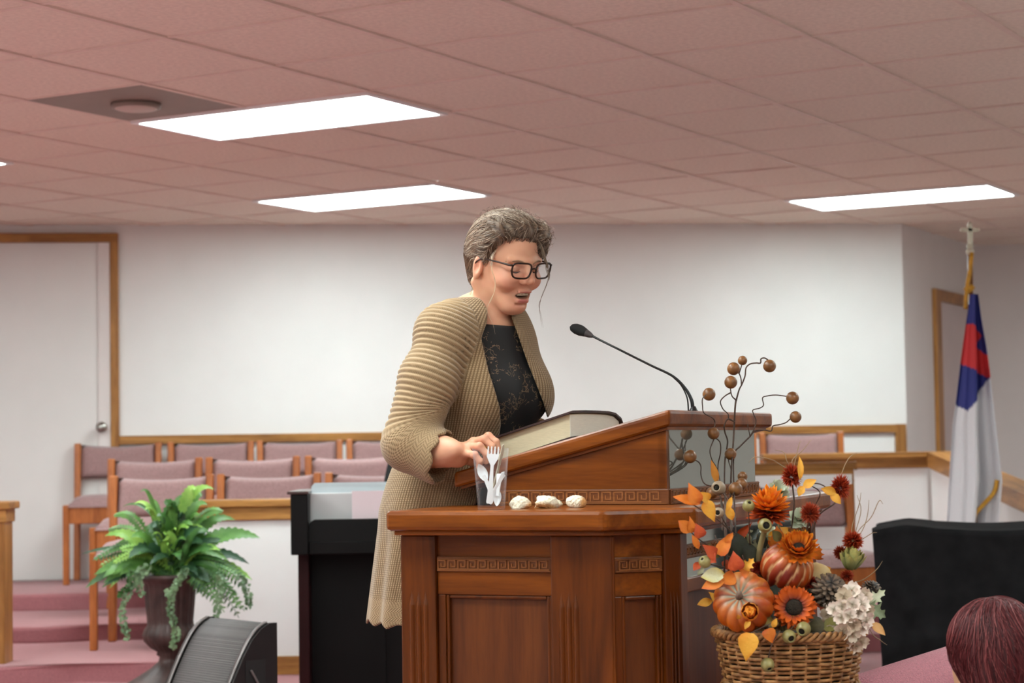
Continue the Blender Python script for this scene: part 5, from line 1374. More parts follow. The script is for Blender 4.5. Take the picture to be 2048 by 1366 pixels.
# ================================================================== people (signed-distance modelling -> surface nets)
def sphere(P, c, r): return np.linalg.norm(P - np.asarray(c, np.float32), axis=1) - r
def caps(P, a, b, ra_, rb_):
    a = np.asarray(a, np.float32); b = np.asarray(b, np.float32); d = b - a
    t = np.clip(((P - a) @ d) / max(1e-9, float(d @ d)), 0, 1)
    return np.linalg.norm(P - a - t[:, None] * d, axis=1) - (ra_ + (rb_ - ra_) * t)
def ell(P, c, R, r):
    """ellipsoid; R rows = local axes"""
    q = (P - np.asarray(c, np.float32)) @ np.asarray(R, np.float32).T; r = np.asarray(r, np.float32)
    k0 = np.linalg.norm(q / r, axis=1); k1 = np.linalg.norm(q / (r * r), axis=1)
    return np.where(k1 > 1e-6, k0 * (k0 - 1) / np.maximum(k1, 1e-6), -r.min())
def smin(a, b, k):
    h = np.clip(.5 + .5 * (b - a) / k, 0, 1); return b * (1 - h) + a * h - k * h * (1 - h)
def smax(a, b, k): return -smin(-a, -b, k)
def nets(fn, lo, hi, h, k=4):
    lo = np.asarray(lo, float); hi = np.asarray(hi, float)
    nc = np.ceil((hi - lo) / (h * k)).astype(int); n = nc * k
    ax = [lo[i] + (np.arange(nc[i]) + .5) * h * k for i in range(3)]
    g = np.stack(np.meshgrid(*ax, indexing='ij'), -1).reshape(-1, 3).astype(np.float32)
    c = np.concatenate([fn(g[i:i + 400000]) for i in range(0, len(g), 400000)]).reshape(nc)
    vals = np.repeat(np.repeat(np.repeat(c, k, 0), k, 1), k, 2).astype(np.float32)
    mask = np.abs(vals) < h * k * 1.7
    idx = np.argwhere(mask); P = (lo + (idx + .5) * h).astype(np.float32)
    out = np.concatenate([fn(P[i:i + 500000]) for i in range(0, len(P), 500000)])
    vals[mask] = out
    vals[0] = vals[-1] = 1; vals[:, 0] = vals[:, -1] = 1; vals[:, :, 0] = vals[:, :, -1] = 1
    s = vals < 0
    nx, ny, nz = n
    # cells with sign change
    cs = np.zeros((nx - 1, ny - 1, nz - 1), np.int8)
    for a in (0, 1):
        for b in (0, 1):
            for d in (0, 1): cs += s[a:nx - 1 + a, b:ny - 1 + b, d:nz - 1 + d]
    act = (cs > 0) & (cs < 8); ci = np.argwhere(act)
    vid = -np.ones(act.shape, np.int64); vid[act] = np.arange(len(ci))
    acc = np.zeros((len(ci), 3)); cnt_ = np.zeros(len(ci))
    cor = [(a, b, d) for a in (0, 1) for b in (0, 1) for d in (0, 1)]
    for p in cor:
        for axn in range(3):
            if p[axn] == 1: continue
            q = list(p); q[axn] = 1
            v0 = vals[ci[:, 0] + p[0], ci[:, 1] + p[1], ci[:, 2] + p[2]]; v1 = vals[ci[:, 0] + q[0], ci[:, 1] + q[1], ci[:, 2] + q[2]]
            m = (v0 < 0) != (v1 < 0); t = v0[m] / (v0[m] - v1[m])
            pt = np.tile(np.array(p, float), (m.sum(), 1)); pt[:, axn] += t
            acc[m] += pt; cnt_[m] += 1
    Vv = lo + (ci + .5 + acc / np.maximum(cnt_, 1)[:, None]) * h
    Q = []
    for axn in range(3):
        o1, o2 = [(1, 2), (2, 0), (0, 1)][axn]
        sl0 = [slice(1, -1)] * 3; sl0[axn] = slice(0, -1); sl1 = [slice(1, -1)] * 3; sl1[axn] = slice(1, None)
        a = s[tuple(sl0)]; b = s[tuple(sl1)]
        for flip, m in ((False, a & ~b), (True, ~a & b)):
            e = np.argwhere(m); 
            if not len(e): continue
            off = np.array([1, 1, 1]); off[axn] = 0; e = e + off
            def cell(d1, d2):
                q = e.copy(); q[:, o1] -= d1; q[:, o2] -= d2; return vid[q[:, 0], q[:, 1], q[:, 2]]
            quad = np.stack([cell(1, 1), cell(0, 1), cell(0, 0), cell(1, 0)], 1)
            Q.append(quad[:, ::-1] if flip else quad)
    Q = np.concatenate(Q); Q = Q[(Q >= 0).all(1)]
    return Vv, Q
def np_mesh(name, V, Q, m, parent, origin, cols=None, extra=None):
    me = bpy.data.meshes.new(name); me.vertices.add(len(V)); me.vertices.foreach_set('co', (V - np.array(origin)).astype(np.float32).ravel())
    me.loops.add(Q.size); me.loops.foreach_set('vertex_index', Q.ravel().astype(np.int32))
    me.polygons.add(len(Q)); me.polygons.foreach_set('loop_start', np.arange(0, Q.size, 4, dtype=np.int32)); me.polygons.foreach_set('loop_total', np.full(len(Q), 4, np.int32))
    me.update(calc_edges=True); me.validate()
    me.polygons.foreach_set('use_smooth', np.ones(len(me.polygons), bool))
    if cols is not None:
        ca = me.color_attributes.new('tone', 'FLOAT_COLOR', 'POINT'); ca.data.foreach_set('color', np.concatenate([cols, np.ones((len(V), 1))], 1).astype(np.float32).ravel())
    if extra is not None:
        at_ = me.attributes.new('knit', 'FLOAT_VECTOR', 'POINT'); at_.data.foreach_set('vector', extra.astype(np.float32).ravel())
    return mesh_obj(name, me, m, parent)
A3 = lambda v: np.array(v, dtype=float)
# ---- skin
def skinmat(name):
    m, nt, N, L, b = newmat(name)
    a_ = N.new('ShaderNodeAttribute'); a_.attribute_name = 'tone'
    nz = N.new('ShaderNodeTexNoise'); nz.inputs['Scale'].default_value = 120; nz.inputs['Detail'].default_value = 4
    tc = N.new('ShaderNodeTexCoord'); L.new(tc.outputs['Object'], nz.inputs['Vector'])
    L.new(a_.outputs['Color'], b.inputs['Base Color'])
    b.inputs['Roughness'].default_value = .5; b.inputs['Subsurface Weight'].default_value = .12
    b.inputs['Subsurface Radius'].default_value = (.012, .004, .002); b.inputs['Subsurface Scale'].default_value = .6
    b.inputs['Specular IOR Level'].default_value = .35
    bp = N.new('ShaderNodeBump'); bp.inputs['Strength'].default_value = .18; bp.inputs['Distance'].default_value = .001
    L.new(nz.outputs['Fac'], bp.inputs['Height']); L.new(bp.outputs[0], b.inputs['Normal'])
    return m
M_SKIN = skinmat('skin')
SK = A3(lin((216, 162, 130))[:3]); SKR = A3(lin((204, 126, 104))[:3]); LIP = A3(lin((176, 92, 88))[:3]); SKD = A3(lin((150, 92, 70))[:3])

# ---- woman: frames
HY = 4.62
H0 = A3(at(1011, 520, HY))
yawf = math.radians(-50); pit_ = math.radians(22)
Fh = A3((math.cos(yawf) * math.cos(pit_), math.sin(yawf) * math.cos(pit_), -math.sin(pit_)))
Uh = A3((math.cos(yawf) * math.sin(pit_), math.sin(yawf) * math.sin(pit_), math.cos(pit_)))
Rh = np.cross(Fh, Uh)
tl = math.radians(-3); Rh, Uh = Rh * math.cos(tl) + Uh * math.sin(tl), Uh * math.cos(tl) - Rh * math.sin(tl)
RH = np.stack([Fh, Rh, Uh])             # rows; local (f, r, u)
hl = lambda f, r, u: H0 + Fh * f + Rh * r + Uh * u
S_ = 0.93
def head_sdf(P):
    q = ((P - H0.astype(np.float32)) @ RH.T.astype(np.float32)) / S_
    I = np.eye(3)
    d = ell(q, (-.012, 0, .035), I, (.098, .076, .088))
    d = smin(d, ell(q, (.032, 0, -.030), I, (.058, .051, .082)), .030)       # face mass
    d = smin(d, ell(q, (.064, 0, -.095), I, (.030, .030, .026)), .022)       # chin/jaw front
    for s in (-1, 1):
        d = smin(d, caps(q, (-.005, s * .050, -.030), (.060, s * .018, -.101), .014, .013), .024)   # jaw line
        d = smin(d, ell(q, (.056, s * .038, -.026), I, (.028, .024, .024)), .022)                  # cheek
        d = smax(d, -ell(q, (.106, s * .031, .004), I, (.028, .021, .0135)), .010)                 # socket
        d = smin(d, caps(q, (.083, s * .012, .020), (.074, s * .048, .022), .0085, .006), .012)    # brow
        d = smin(d, ell(q, (.0725, s * .031, .001), I, (.013, .0165, .0115)), .003)                 # closed lid
        d = smax(d, -caps(q, (.0895, s * .019, -.0045), (.078, s * .047, -.0055), .0016, .0012), .0022)  # lash crease
        d = smax(d, -caps(q, (.101, s * .0055, .010), (.095, s * .008, .032), .0026, .0016), .004)       # frown lines
        d = smax(d, -caps(q, (.097, s * .019, -.032), (.078, s * .038, -.066), .0034, .0030), .006)      # nasolabial
        d = smin(d, ell(q, (.072, s * .037, -.034), I, (.016, .019, .016)), .022)                  # raised cheek from the grimace
    d = smin(d, caps(q, (.086, 0, .020), (.108, 0, -.016), .0070, .0088), .010)                   # nose bridge
    d = smin(d, ell(q, (.107, 0, -.021), I, (.0135, .0120, .0110)), .007)                           # nose tip
    for s in (-1, 1):
        d = smin(d, ell(q, (.097, s * .0125, -.026), I, (.0105, .0075, .0075)), .005)              # wings
        d = smax(d, -ell(q, (.1035, s * .0062, -.0335), I, (.0045, .0034, .0035)), .002)           # nostril
    d = smin(d, ell(q, (.076, 0, -.066), I, (.024, .028, .020)), .014)                             # mouth mound
    d = smin(d, caps(q, (.0965, -.017, -.0525), (.0965, .017, -.0525), .0038, .0038), .006)          # upper lip
    d = smin(d, caps(q, (.0930, -.015, -.0785), (.0930, .015, -.0785), .0042, .0042), .007)          # lower lip
    d = smax(d, -ell(q, (.099, 0, -.0650), I, (.020, .0245, .0082)), .004)                         # open mouth
    d = smax(d, -caps(q, (.092, -.014, -.0885), (.092, .014, -.0885), .0022, .0022), .006)
    for s in (-1, 1):                                                                              # ears
        e = ell(q, (-.012, s * .0745, -.020), I, (.017, .008, .029)); e = smax(e, -ell(q, (-.008, s * .084, -.018), I, (.010, .008, .019)), .004)
        d = smin(d, e, .006)
    return d * S_
TY_ = HY + .04
neckA, neckB = A3(at(968, 652, TY_ + .03)), A3(at(992, 575, HY + .02))
Cc_ = A3(at(962, 730, TY_ + .03))
Ft = A3((.74, -.67, 0)); Rt = A3((-.67, -.74, 0)); Zt = A3((0, 0, 1))
RT = np.stack([Ft, Rt, Zt])
shR = A3(at(890, 668, TY_ - .09)); shL = A3(at(1018, 690, TY_ + .15))
elR = A3(at(818, 888, TY_ - .16)); wrR = A3(at(914, 912, 4.46))
elL = A3(at(1020, 860, TY_ + .24)); wrL = A3(at(1120, 905, 4.80)); hnL = A3(at(1160, 880, 4.78))
hips = A3(at(893, 1010, TY_ + .06)); belly = A3(at(935, 890, TY_ + .05))
def torso_sdf(P):
    d = ell(P, Cc_ + A3((0, 0, .01)), RT, (.105, .135, .165))
    for s in (-1, 1): d = smin(d, ell(P, Cc_ + Ft * .075 + Rt * (s * .060) + A3((0, 0, -.075)), RT, (.055, .060, .064)), .05)
    d = smin(d, ell(P, belly, RT, (.110, .125, .15)), .07)
    d = smin(d, ell(P, hips, RT, (.110, .138, .14)), .07)
    d = smin(d, caps(P, shR, shL, .046, .040), .04)
    d = smin(d, caps(P, neckA - A3((0, 0, .0)), shR, .036, .045), .03); d = smin(d, caps(P, neckA - A3((0, 0, .02)), shL, .032, .036), .025)
    return d
FLR = ST
footR, footL = A3((hips[0] - .02, hips[1] - .08, FLR)), A3((hips[0] + .05, hips[1] + .10, FLR))
# hand (right) ----
W_ = wrR
def hp(x, y, Y): return A3(at(x, y, Y))
fingers = [  # knuckle, middle joint, end joint, tip, radius
    ([hp(957, 884, 4.475), hp(977, 873, 4.46), hp(992, 884, 4.45), hp(997, 901, 4.45)], .0088),
    ([hp(947, 884, 4.455), hp(968, 879, 4.435), hp(984, 893, 4.43), hp(986, 910, 4.435)], .0090),
    ([hp(940, 893, 4.435), hp(959, 893, 4.415), hp(973, 908, 4.412), hp(972, 923, 4.42)], .0086),
    ([hp(934, 906, 4.420), hp(949, 910, 4.402), hp(960, 922, 4.40), hp(958, 935, 4.41)], .0077)]
thumb = ([hp(928, 915, 4.475), hp(948, 926, 4.49), hp(966, 925, 4.49), hp(980, 918, 4.488)], .0095)
def hand_sdf(P, W, fs, th, pr_=.0115):
    d = None
    for (c, r) in fs:
        e = caps(P, W + (c[0] - W) * .12, c[0], pr_ * 1.15, r * 1.22); d = e if d is None else smin(d, e, .014)
    for (c, r) in fs:
        e = caps(P, c[0], c[1], r * 1.12, r * 1.02); e = smin(e, caps(P, c[1], c[2], r * 1.06, r * .92), .003); e = smin(e, caps(P, c[2], c[3], r * .94, r * .82), .003)
        e = smin(e, sphere(P, c[1], r * 1.12), .003)
        d = smin(d, e, .0035)
    c, r = th
    e = smin(smin(caps(P, c[0], c[1], r * 1.3, r * 1.1), caps(P, c[1], c[2], r * 1.1, r), .004), caps(P, c[2], c[3], r, r * .8), .004)
    return smin(d, e, .008)
lf = []
dirL = (hnL - wrL) / np.linalg.norm(hnL - wrL); sdL = A3((.3, .95, .0)); sdL /= np.linalg.norm(sdL)
for k, (o_, l_) in enumerate(((-.028, .9), (-.009, 1.0), (.010, .96), (.028, .78))):
    b0 = wrL + dirL * .085 + sdL * o_; lf.append(([b0, b0 + dirL * .036 * l_ + A3((0, 0, .004)), b0 + dirL * .060 * l_ - A3((0, 0, .004)), b0 + dirL * .078 * l_ - A3((0, 0, .014))], .0084))
thL = ([wrL + dirL * .03 - sdL * .025, wrL + dirL * .06 - sdL * .05, wrL + dirL * .085 - sdL * .058, wrL + dirL * .105 - sdL * .058], .0095)
def limb_sdf(P):
    d = smin(caps(P, shR, elR, .046, .041), caps(P, elR, W_, .044, .026), .02)
    # forearm muscle
    d = smin(d, ell(P, elR * .55 + W_ * .45 + A3((0, 0, -.004)), np.stack([(W_ - elR) / np.linalg.norm(W_ - elR), Rt, Zt]), (.09, .034, .036)), .02)
    d = smin(d, hand_sdf(P, W_, fingers, thumb), .014)
    d = smin(d, smin(caps(P, shL, elL, .046, .038), caps(P, elL, wrL, .038, .025), .02), .02)
    d = smin(d, hand_sdf(P, wrL, lf, thL), .014)
    return d
def leg_sdf(P):
    d = None
    for f_, s in ((footR, 1), (footL, -1)):
        hip_ = hips + Rt * (s * .066) - A3((0, 0, .08)); knee = hip_ * .5 + A3((f_[0], f_[1], f_[2])) * .5 + Ft * .02; an = A3((f_[0], f_[1], FLR + .08))
        e = smin(caps(P, hip_, knee, .074, .055), caps(P, knee, an, .057, .036), .03)
        e = smin(e, caps(P, an - A3((0, 0, .045)), A3((f_[0], f_[1], FLR + .03)) + Ft * .17, .032, .026), .03)
        d = e if d is None else smin(d, e, .01)
    return d
def body_sdf(P):
    d = smin(head_sdf(P), smin(caps(P, neckA - A3((0, 0, .02)), neckB, .050, .047), 9 + 0 * P[:, 0], .01), .016)
    # neck tendon
    d = smin(d, caps(P, A3(hl(-.02, .058, -.06)), neckA + Ft * .05 + Rt * .01, .012, .010), .02)
    t = smin(torso_sdf(P), limb_sdf(P), .03)
    d = smin(d, t, .02)
    return smin(d, leg_sdf(P), .04)
wroot = Vector((footR[0] * .5 + footL[0] * .5, footR[1] * .5 + footL[1] * .5, FLR))
woman = empty('person', wroot, 0, 'woman with grey swept-up hair, glasses and knitted tan cardigan gripping the pulpit', 'person')
def skin_cols(V):
    q = ((V - H0) @ RH.T) / S_
    c = np.tile(SK, (len(V), 1))
    def g(cx, w_): return np.exp(-(((q - np.array(cx)) / np.array(w_)) ** 2).sum(1))[:, None]
    nz = (np.sin(V[:, 0] * 170) * np.sin(V[:, 2] * 190 + 1) * np.sin(V[:, 1] * 160))[:, None]
    c = c + (SKR - SK) * np.clip(.22 + .12 * nz, 0, 1)
    for s in (-1, 1): c = c + (SKR - c) * (.65 * g((.075, s * .04, -.035), (.03, .03, .03)))
    c = c + (SKR - c) * (.6 * g((.11, 0, -.023), (.02, .014, .014)))
    c = c + (SKR - c) * (.5 * g((.08, 0, -.095), (.03, .03, .02)))
    for s in (-1, 1):
        c = c + (SKD - c) * (.75 * g((.090, s * .033, -.0052), (.02, .018, .0028)))  # lash line and lid crease shade put into the skin colour
        c = c + (SKD - c) * (.45 * g((.092, s * .030, .021), (.02, .018, .004)))
        c = c + (SKR - c) * (.6 * g((-.01, s * .08, -.012), (.03, .02, .035)))
    lipm = np.maximum(g((.105, 0, -.0540), (.012, .021, .0046)), g((.100, 0, -.0765), (.012, .020, .0055)))
    c = c + (LIP - c) * np.clip(1.2 * lipm, 0, .9)
    inm = g((.085, 0, -.0650), (.014, .022, .007)); c = c * (1 - np.clip(inm * 1.3 * (q[:, :1] < .093), 0, .92))  # shade inside the open mouth put into the skin colour
    # knuckles
    for (fc, r) in fingers:
        for j in (1,): c = c + (SKR - c) * (.55 * np.exp(-(np.linalg.norm(V - fc[j], axis=1) / .012) ** 2)[:, None])
    return np.clip(c, 0, 1)
lo_ = np.minimum(np.minimum(H0 - .16, elR - .2), hips - .3); hi_ = np.maximum(H0 + .16, hips + .3)
hi_[0] = max(hi_[0], hnL[0] + .1); hi_[1] = max(hi_[1], elL[1] + .1); lo_[1] = min(lo_[1], 4.35); lo_[2] = FLR - .005
Vb, Qb = nets(body_sdf, lo_, hi_, .0042)
# refine: head and hand at high resolution are taken from the same field
def region_nets(lo, hi, h): return nets(body_sdf, lo, hi, h)
# project the body mesh onto the field (two Newton steps) for crisp detail
def newton(fn, V, n=2, eps=8e-4):
    V = V.astype(np.float32)
    for _ in range(n):
        f0 = fn(V); G = np.stack([fn(V + np.array(e, np.float32)) - f0 for e in ((eps, 0, 0), (0, eps, 0), (0, 0, eps))], 1) / eps
        gn = np.maximum((G * G).sum(1), .2); V = V - np.clip(f0 / gn, -.002, .002)[:, None] * G
    return V.astype(float)
def subdivide_region(V, Q, mask_fn):
    """one level of quad subdivision where mask_fn is true is avoided: whole separate fine mesh is welded instead"""
    return V, Q
# fine parts of the one continuous body: evaluate the whole field at 1.7 mm inside two boxes and at 4.2 mm elsewhere,
# the boxes' borders lie under the clothes / collar so that the surface stays one closed skin
Vb = newton(body_sdf, Vb, 1)
me_cols = skin_cols(Vb)
# multires: subdivide faces near head & hand with bmesh, then project to the field
bo = np_mesh('body', Vb, Qb, M_SKIN, woman, wroot, None)
bm = bmesh.new(); bm.from_mesh(bo.data); wr_ = Vector(wroot)
def near(v):
    p = v.co + wr_
    return (p - Vector(H0)).length < .175 and (p - Vector(H0)).dot(Vector(Fh)) > -.05 or (p - Vector(fingers[1][0][1])).length < .085
fs_ = [f for f in bm.faces if all(near(v) for v in f.verts)]
es_ = list({e for f in fs_ for e in f.edges})
bmesh.ops.subdivide_edges(bm, edges=es_, cuts=2, use_grid_fill=True)
bmesh.ops.triangulate(bm, faces=[f for f in bm.faces if len(f.verts) > 4])
bm.to_mesh(bo.data); bm.free()
n_ = len(bo.data.vertices); co = np.empty(n_ * 3, np.float32); bo.data.vertices.foreach_get('co', co); co = co.reshape(-1, 3) + np.array(wroot)
co = newton(body_sdf, co, 3, 3e-4)
bo.data.vertices.foreach_set('co', (co - np.array(wroot)).astype(np.float32).ravel()); bo.data.update()
bo.data.polygons.foreach_set('use_smooth', np.ones(len(bo.data.polygons), bool))
ca = bo.data.color_attributes.new('tone', 'FLOAT_COLOR', 'POINT'); ca.data.foreach_set('color', np.concatenate([skin_cols(co), np.ones((n_, 1))], 1).astype(np.float32).ravel())
# teeth
def hv(f, r, u): return Vector(hl(f * S_, r * S_, u * S_)) - wroot
bm = bmesh.new()
for k in range(8):
    x = (k - 3.5) * .0044; c = hv(.0905 - .10 * abs(x) , x, -.0600); mt_ = Matrix.Translation(c) @ Matrix((Fh, Rh, Uh)).transposed().to_4x4()
    bx(bm, -.002, .002, -.0020, .0020, -.0042, .0036, .0008, mt_)
obj('teeth', bm, mat('teeth', (206, 192, 170), .3, .02, 10), woman, True)
# glasses
M_TORT = mat('tortoise frame', (30, 16, 10), .35, .3, 90, spec=.3, col2=(66, 34, 18))
M_LENS = clearmat('spectacle lens', (.9, .95, 1, 1), .04)
def rim_pts(s):
    out = []; n = 36
    for k in range(n + 1):
        a = 2 * math.pi * k / n; ca_, sa = math.cos(a), math.sin(a); e = .52
        x = .0268 * math.copysign(abs(ca_) ** e, ca_); y = .0195 * math.copysign(abs(sa) ** e, sa)
        if y < 0: x *= 1 - .14 * (-y / .019)
        r = s * (.0345) + x; out.append((r, y + .004))
    return out
gf_ = lambda r: .1135 - 2.6 * r * r
for s in (-1, 1):
    pts = [hv(gf_(r), r, u + .002) for r, u in rim_pts(s)]
    V, F = tube_vf(pts, .0022, 8, False); rm_ = pyobj('glasses_rim', V, F, M_TORT, woman)
    lp = pts[:-1]; c = sum(lp, Vector()) / len(lp); V = [c] + lp; F = [(0, i + 1, (i + 1) % len(lp) + 1) for i in range(len(lp))]
    pyobj('glasses_lens', V, F, M_LENS, rm_, True)
    tube('glasses_temple', [hv(gf_(.062 * s), s * .0605, .018), hv(.096, s * .067, .0175), hv(.06, s * .0745, .014), hv(.01, s * .079, .006), hv(-.012, s * .080, -.006), hv(-.022, s * .078, -.02)], [.0026, .0026, .0020, .0018, .0018, .0016], M_TORT, woman, 8, 4)
def surf(r, u):
    f = np.linspace(.130, .03, 160); Pq = np.stack([hl(a * S_, r * S_, u * S_) for a in f]).astype(np.float32); dd = head_sdf(Pq); k = int(np.argmax(dd < 0)); return f[k]
for s in (-1, 1):
    lp_ = [(.018, -.0030), (.024, -.0058), (.031, -.0068), (.038, -.0058), (.045, -.0028)]
    tube('eyelashes', [hv(surf(s * r, u) + .0006, s * r, u) for r, u in lp_], [.0006, .0012, .0013, .0012, .0007], mat('lash brown', (52, 32, 24), .8), woman, 6, 3)
    bp_l = [(.010, .018), (.020, .0225), (.032, .0245), (.044, .022), (.052, .016)]
    tube('eyebrow', [hv(surf(s * r, u) + .0002, s * r, u) for r, u in bp_l], [.0012, .0020, .0020, .0016, .0006], mat('brow brown', (150, 112, 86), .9), woman, 6, 3)
tube('glasses_bridge', [hv(gf_(.01), -.0095, .010), hv(.1145, 0, .0135), hv(gf_(.01), .0095, .010)], .0022, M_TORT, woman, 8, 4)

# ---- hair
def hair_sdf(P, bump=1.0):
    q = ((P - H0.astype(np.float32)) @ RH.T.astype(np.float32)) / S_; I = np.eye(3)
    d = ell(q, (-.016, 0, .034), I, (.096, .080, .088))
    d = smin(d, ell(q, (-.070, 0, .000), I, (.052, .062, .072)), .03)
    d = smin(d, ell(q, (-.066, 0, -.060), I, (.030, .042, .042)), .03)
    d = smin(d, ell(q, (.024, 0, .094), I, (.050, .056, .028)), .03)          # volume above the forehead
    d = smin(d, ell(q, (.058, -.052, .062), I, (.030, .022, .050)), .02)       # far-side sweep
    d = smin(d, ell(q, (.018, .070, .058), I, (.045, .022, .050)), .02)       # near-side sweep
    # cut away the face: hairline
    fl_ = q[:, 0] - (.070 - .35 * (q[:, 2] - .082) - 7.0 * q[:, 1] ** 2) if False else None
    line = np.interp(q[:, 2], [-.12, -.07, -.035, -.01, .02, .05, .075, .095, .14], [-.05, -.045, -.030, .012, .024, .040, .058, .13, .20])
    far = np.interp(q[:, 2], [-.12, -.04, .0, .05, .075, .095, .14], [-.05, -.02, .055, .074, .075, .13, .2])
    w = np.clip(.5 - q[:, 1] / .06, 0, 1)
    cut = q[:, 0] - (line * (1 - w) + far * w) + 0.0
    d = smax(d, cut * .9, .008)
    # hollow in front of / around the ears
    for s in (1, -1): d = smax(d, -ell(q, (-.002, s * .086, -.042), I, (.022, .022, .028)), .006)
    n = .0016 * np.sin(q[:, 2] * 260 + q[:, 0] * 90 + 3 * np.sin(q[:, 1] * 60)) + .0014 * np.sin(q[:, 1] * 300 + q[:, 0] * 60)
    return (d + n * bump) * S_
hair_smooth = lambda P: hair_sdf(P, 0.0)
Vh, Qh = nets(hair_sdf, H0 - .18, H0 + .20, .003)
m_, nt_, N_, L_n, b_ = newmat('grey hair')
a_ = N_.new('ShaderNodeAttribute'); a_.attribute_name = 'tone'; L_n.new(a_.outputs['Color'], b_.inputs['Base Color']); b_.inputs['Roughness'].default_value = .5; b_.inputs['Specular IOR Level'].default_value = .4
M_HAIR = m_
hc1, hc2, hc3 = A3(lin((78, 52, 38))[:3]), A3(lin((134, 104, 82))[:3]), A3(lin((204, 182, 162))[:3])
def hair_cols(V):
    q = ((V - H0) @ RH.T) / S_
    a = np.arctan2(q[:, 1], q[:, 2] - .01); t = .5 + .5 * np.sin(a * 34 + 4 * np.sin(q[:, 0] * 40)); t2 = .5 + .5 * np.sin(a * 13 + q[:, 0] * 25)
    c = hc1 + (hc2 - hc1) * t[:, None]; return (c + (hc3 - c) * (t2 ** 3 * .3)[:, None]) * .62
hs = np_mesh('hair', Vh, Qh, M_HAIR, woman, wroot, hair_cols(Vh))
# strands flowing back over the cap
RSt = np.random.RandomState(5)
def strands(name, roots, flow, n_seg, step, sdf, lift, rad, colfn, parent, origin, mt):
    """roots (N,3) world; flow(P)->dir field; follow surface of sdf at height lift"""
    N = len(roots); P = roots.copy(); path = [P.copy()]
    eps = 1e-3; prevd = None
    for s in range(n_seg):
        f0 = sdf(P.astype(np.float32)); G = np.stack([sdf((P + np.array(e)).astype(np.float32)) - f0 for e in ((eps, 0, 0), (0, eps, 0), (0, 0, eps))], 1) / eps
        G /= np.maximum(np.linalg.norm(G, axis=1), 1e-6)[:, None]
        D = flow(P, s / n_seg); D = D - (D * G).sum(1)[:, None] * G; D /= np.maximum(np.linalg.norm(D, axis=1), 1e-6)[:, None]
        if prevd is not None: D = D * .6 + prevd * .4
        prevd = D; P = P + D * step[:, None] - np.clip((f0 - lift), -.004, .004)[:, None] * G * .7
        path.append(P.copy())
    path = np.stack(path, 1)                              # N, S, 3
    S = path.shape[1]; T = np.gradient(path, axis=1); T /= np.maximum(np.linalg.norm(T, axis=2), 1e-6)[..., None]
    X = np.cross(T, np.array([.3, -.5, .8])); X /= np.maximum(np.linalg.norm(X, axis=2), 1e-6)[..., None]; Y = np.cross(T, X)
    taper = np.sin(np.pi * (np.linspace(.12, .98, S))) ** .5
    V = []
    for k in range(3):
        a = 2 * math.pi * k / 3; V.append(path + (X * math.cos(a) + Y * math.sin(a)) * (rad[:, None, None] * taper[None, :, None]))
    V = np.stack(V, 2)                                    # N,S,3,3
    idx = np.arange(N * S * 3).reshape(N, S, 3)
    Q = np.concatenate([np.stack([idx[:, :-1, k], idx[:, :-1, (k + 1) % 3], idx[:, 1:, (k + 1) % 3], idx[:, 1:, k]], -1).reshape(-1, 4) for k in range(3)])
    C = np.repeat(colfn(N), S * 3, axis=0)
    return np_mesh(name, V.reshape(-1, 3), Q, mt, parent, origin, C)
NS = 7000
bun = hl(-.125, 0, -.02); nape = hl(-.095, .0, -.085)
sel = RSt.choice(len(Vh), NS * 2, replace=True); rt = Vh[sel]; qq = ((rt - H0) @ RH.T) / S_
keep = (qq[:, 2] > -.09) & ((rt - H0) @ A3((0, -1, 0)) > -.07); rt = rt[keep][:NS]
NZ_ = RSt.normal(0, .09, (15000, 3))
def flow_h(P, s):
    q = ((P - H0) @ RH.T) / S_
    tgt = np.where((q[:, 2] > -.01)[:, None], bun, nape); D = tgt - P; D /= np.maximum(np.linalg.norm(D, axis=1), 1e-3)[:, None]
    wv = np.sin(q[:, 1] * 50 + q[:, 0] * 35)[:, None] * Rh * .16 + np.sin(q[:, 0] * 38 + q[:, 2] * 30)[:, None] * Uh * .16
    return D + wv + NZ_[:len(P)]
def hcol(N):
    t = RSt.rand(N, 1); c = hc1 * .8 + (hc2 - hc1 * .8) * t; g_ = (RSt.rand(N, 1) < .42) * RSt.rand(N, 1); return c + (hc3 - c) * g_
o = strands('hair_strands', rt, flow_h, 10, RSt.uniform(.006, .011, len(rt)), hair_smooth, RSt.uniform(.0, .0024, len(rt)), RSt.uniform(.0003, .0007, len(rt)), hcol, woman, wroot, M_HAIR); o['kind'] = 'stuff'
# frizz on top
ft_ = Vh[RSt.choice(len(Vh), 3000)]; qf = ((ft_ - H0) @ RH.T) / S_; ft_ = ft_[(qf[:, 2] > .085) | ((qf[:, 0] > .03) & (qf[:, 1] < -.03))][:300]
def flow_f(P, s): return (np.sin(P * 300 + 7 * s) * .9 + RSt.normal(0, .3, P.shape)) + Uh * .3 + Fh * .2
o = strands('flyaway_hair', ft_, flow_f, 7, RSt.uniform(.0025, .006, len(ft_)), hair_smooth, RSt.uniform(.003, .014, len(ft_)), np.full(len(ft_), .00035), hcol, woman, wroot, M_HAIR); o['kind'] = 'stuff'
m1 = mat('pale hair lock', (196, 168, 136), .5, .1, 60); m2 = mat('dark hair lock', (104, 82, 64), .5, .1, 60); m3 = mat('white hair lock', (222, 206, 188), .45, .08, 60)
def lock(pts, Y, r, m, n=4, sp_=.0012):
    base = [at(x, y, Y + (d[0] if d else 0)) - wroot for x, y, *d in pts]
    V, F = [], []
    for k in range(n):
        off = [Vector((RSt.normal(0, sp_), RSt.normal(0, sp_), 0)) for _ in base]
        c = catmull([b + o_ for b, o_ in zip(base, off)], 6); tube_vf(c, [r * math.sin(math.pi * (.25 + .73 * i / (len(c) - 1))) for i in range(len(c))], 4, True, V, F)
    pyobj('loose_lock', V, F, m, woman, True)
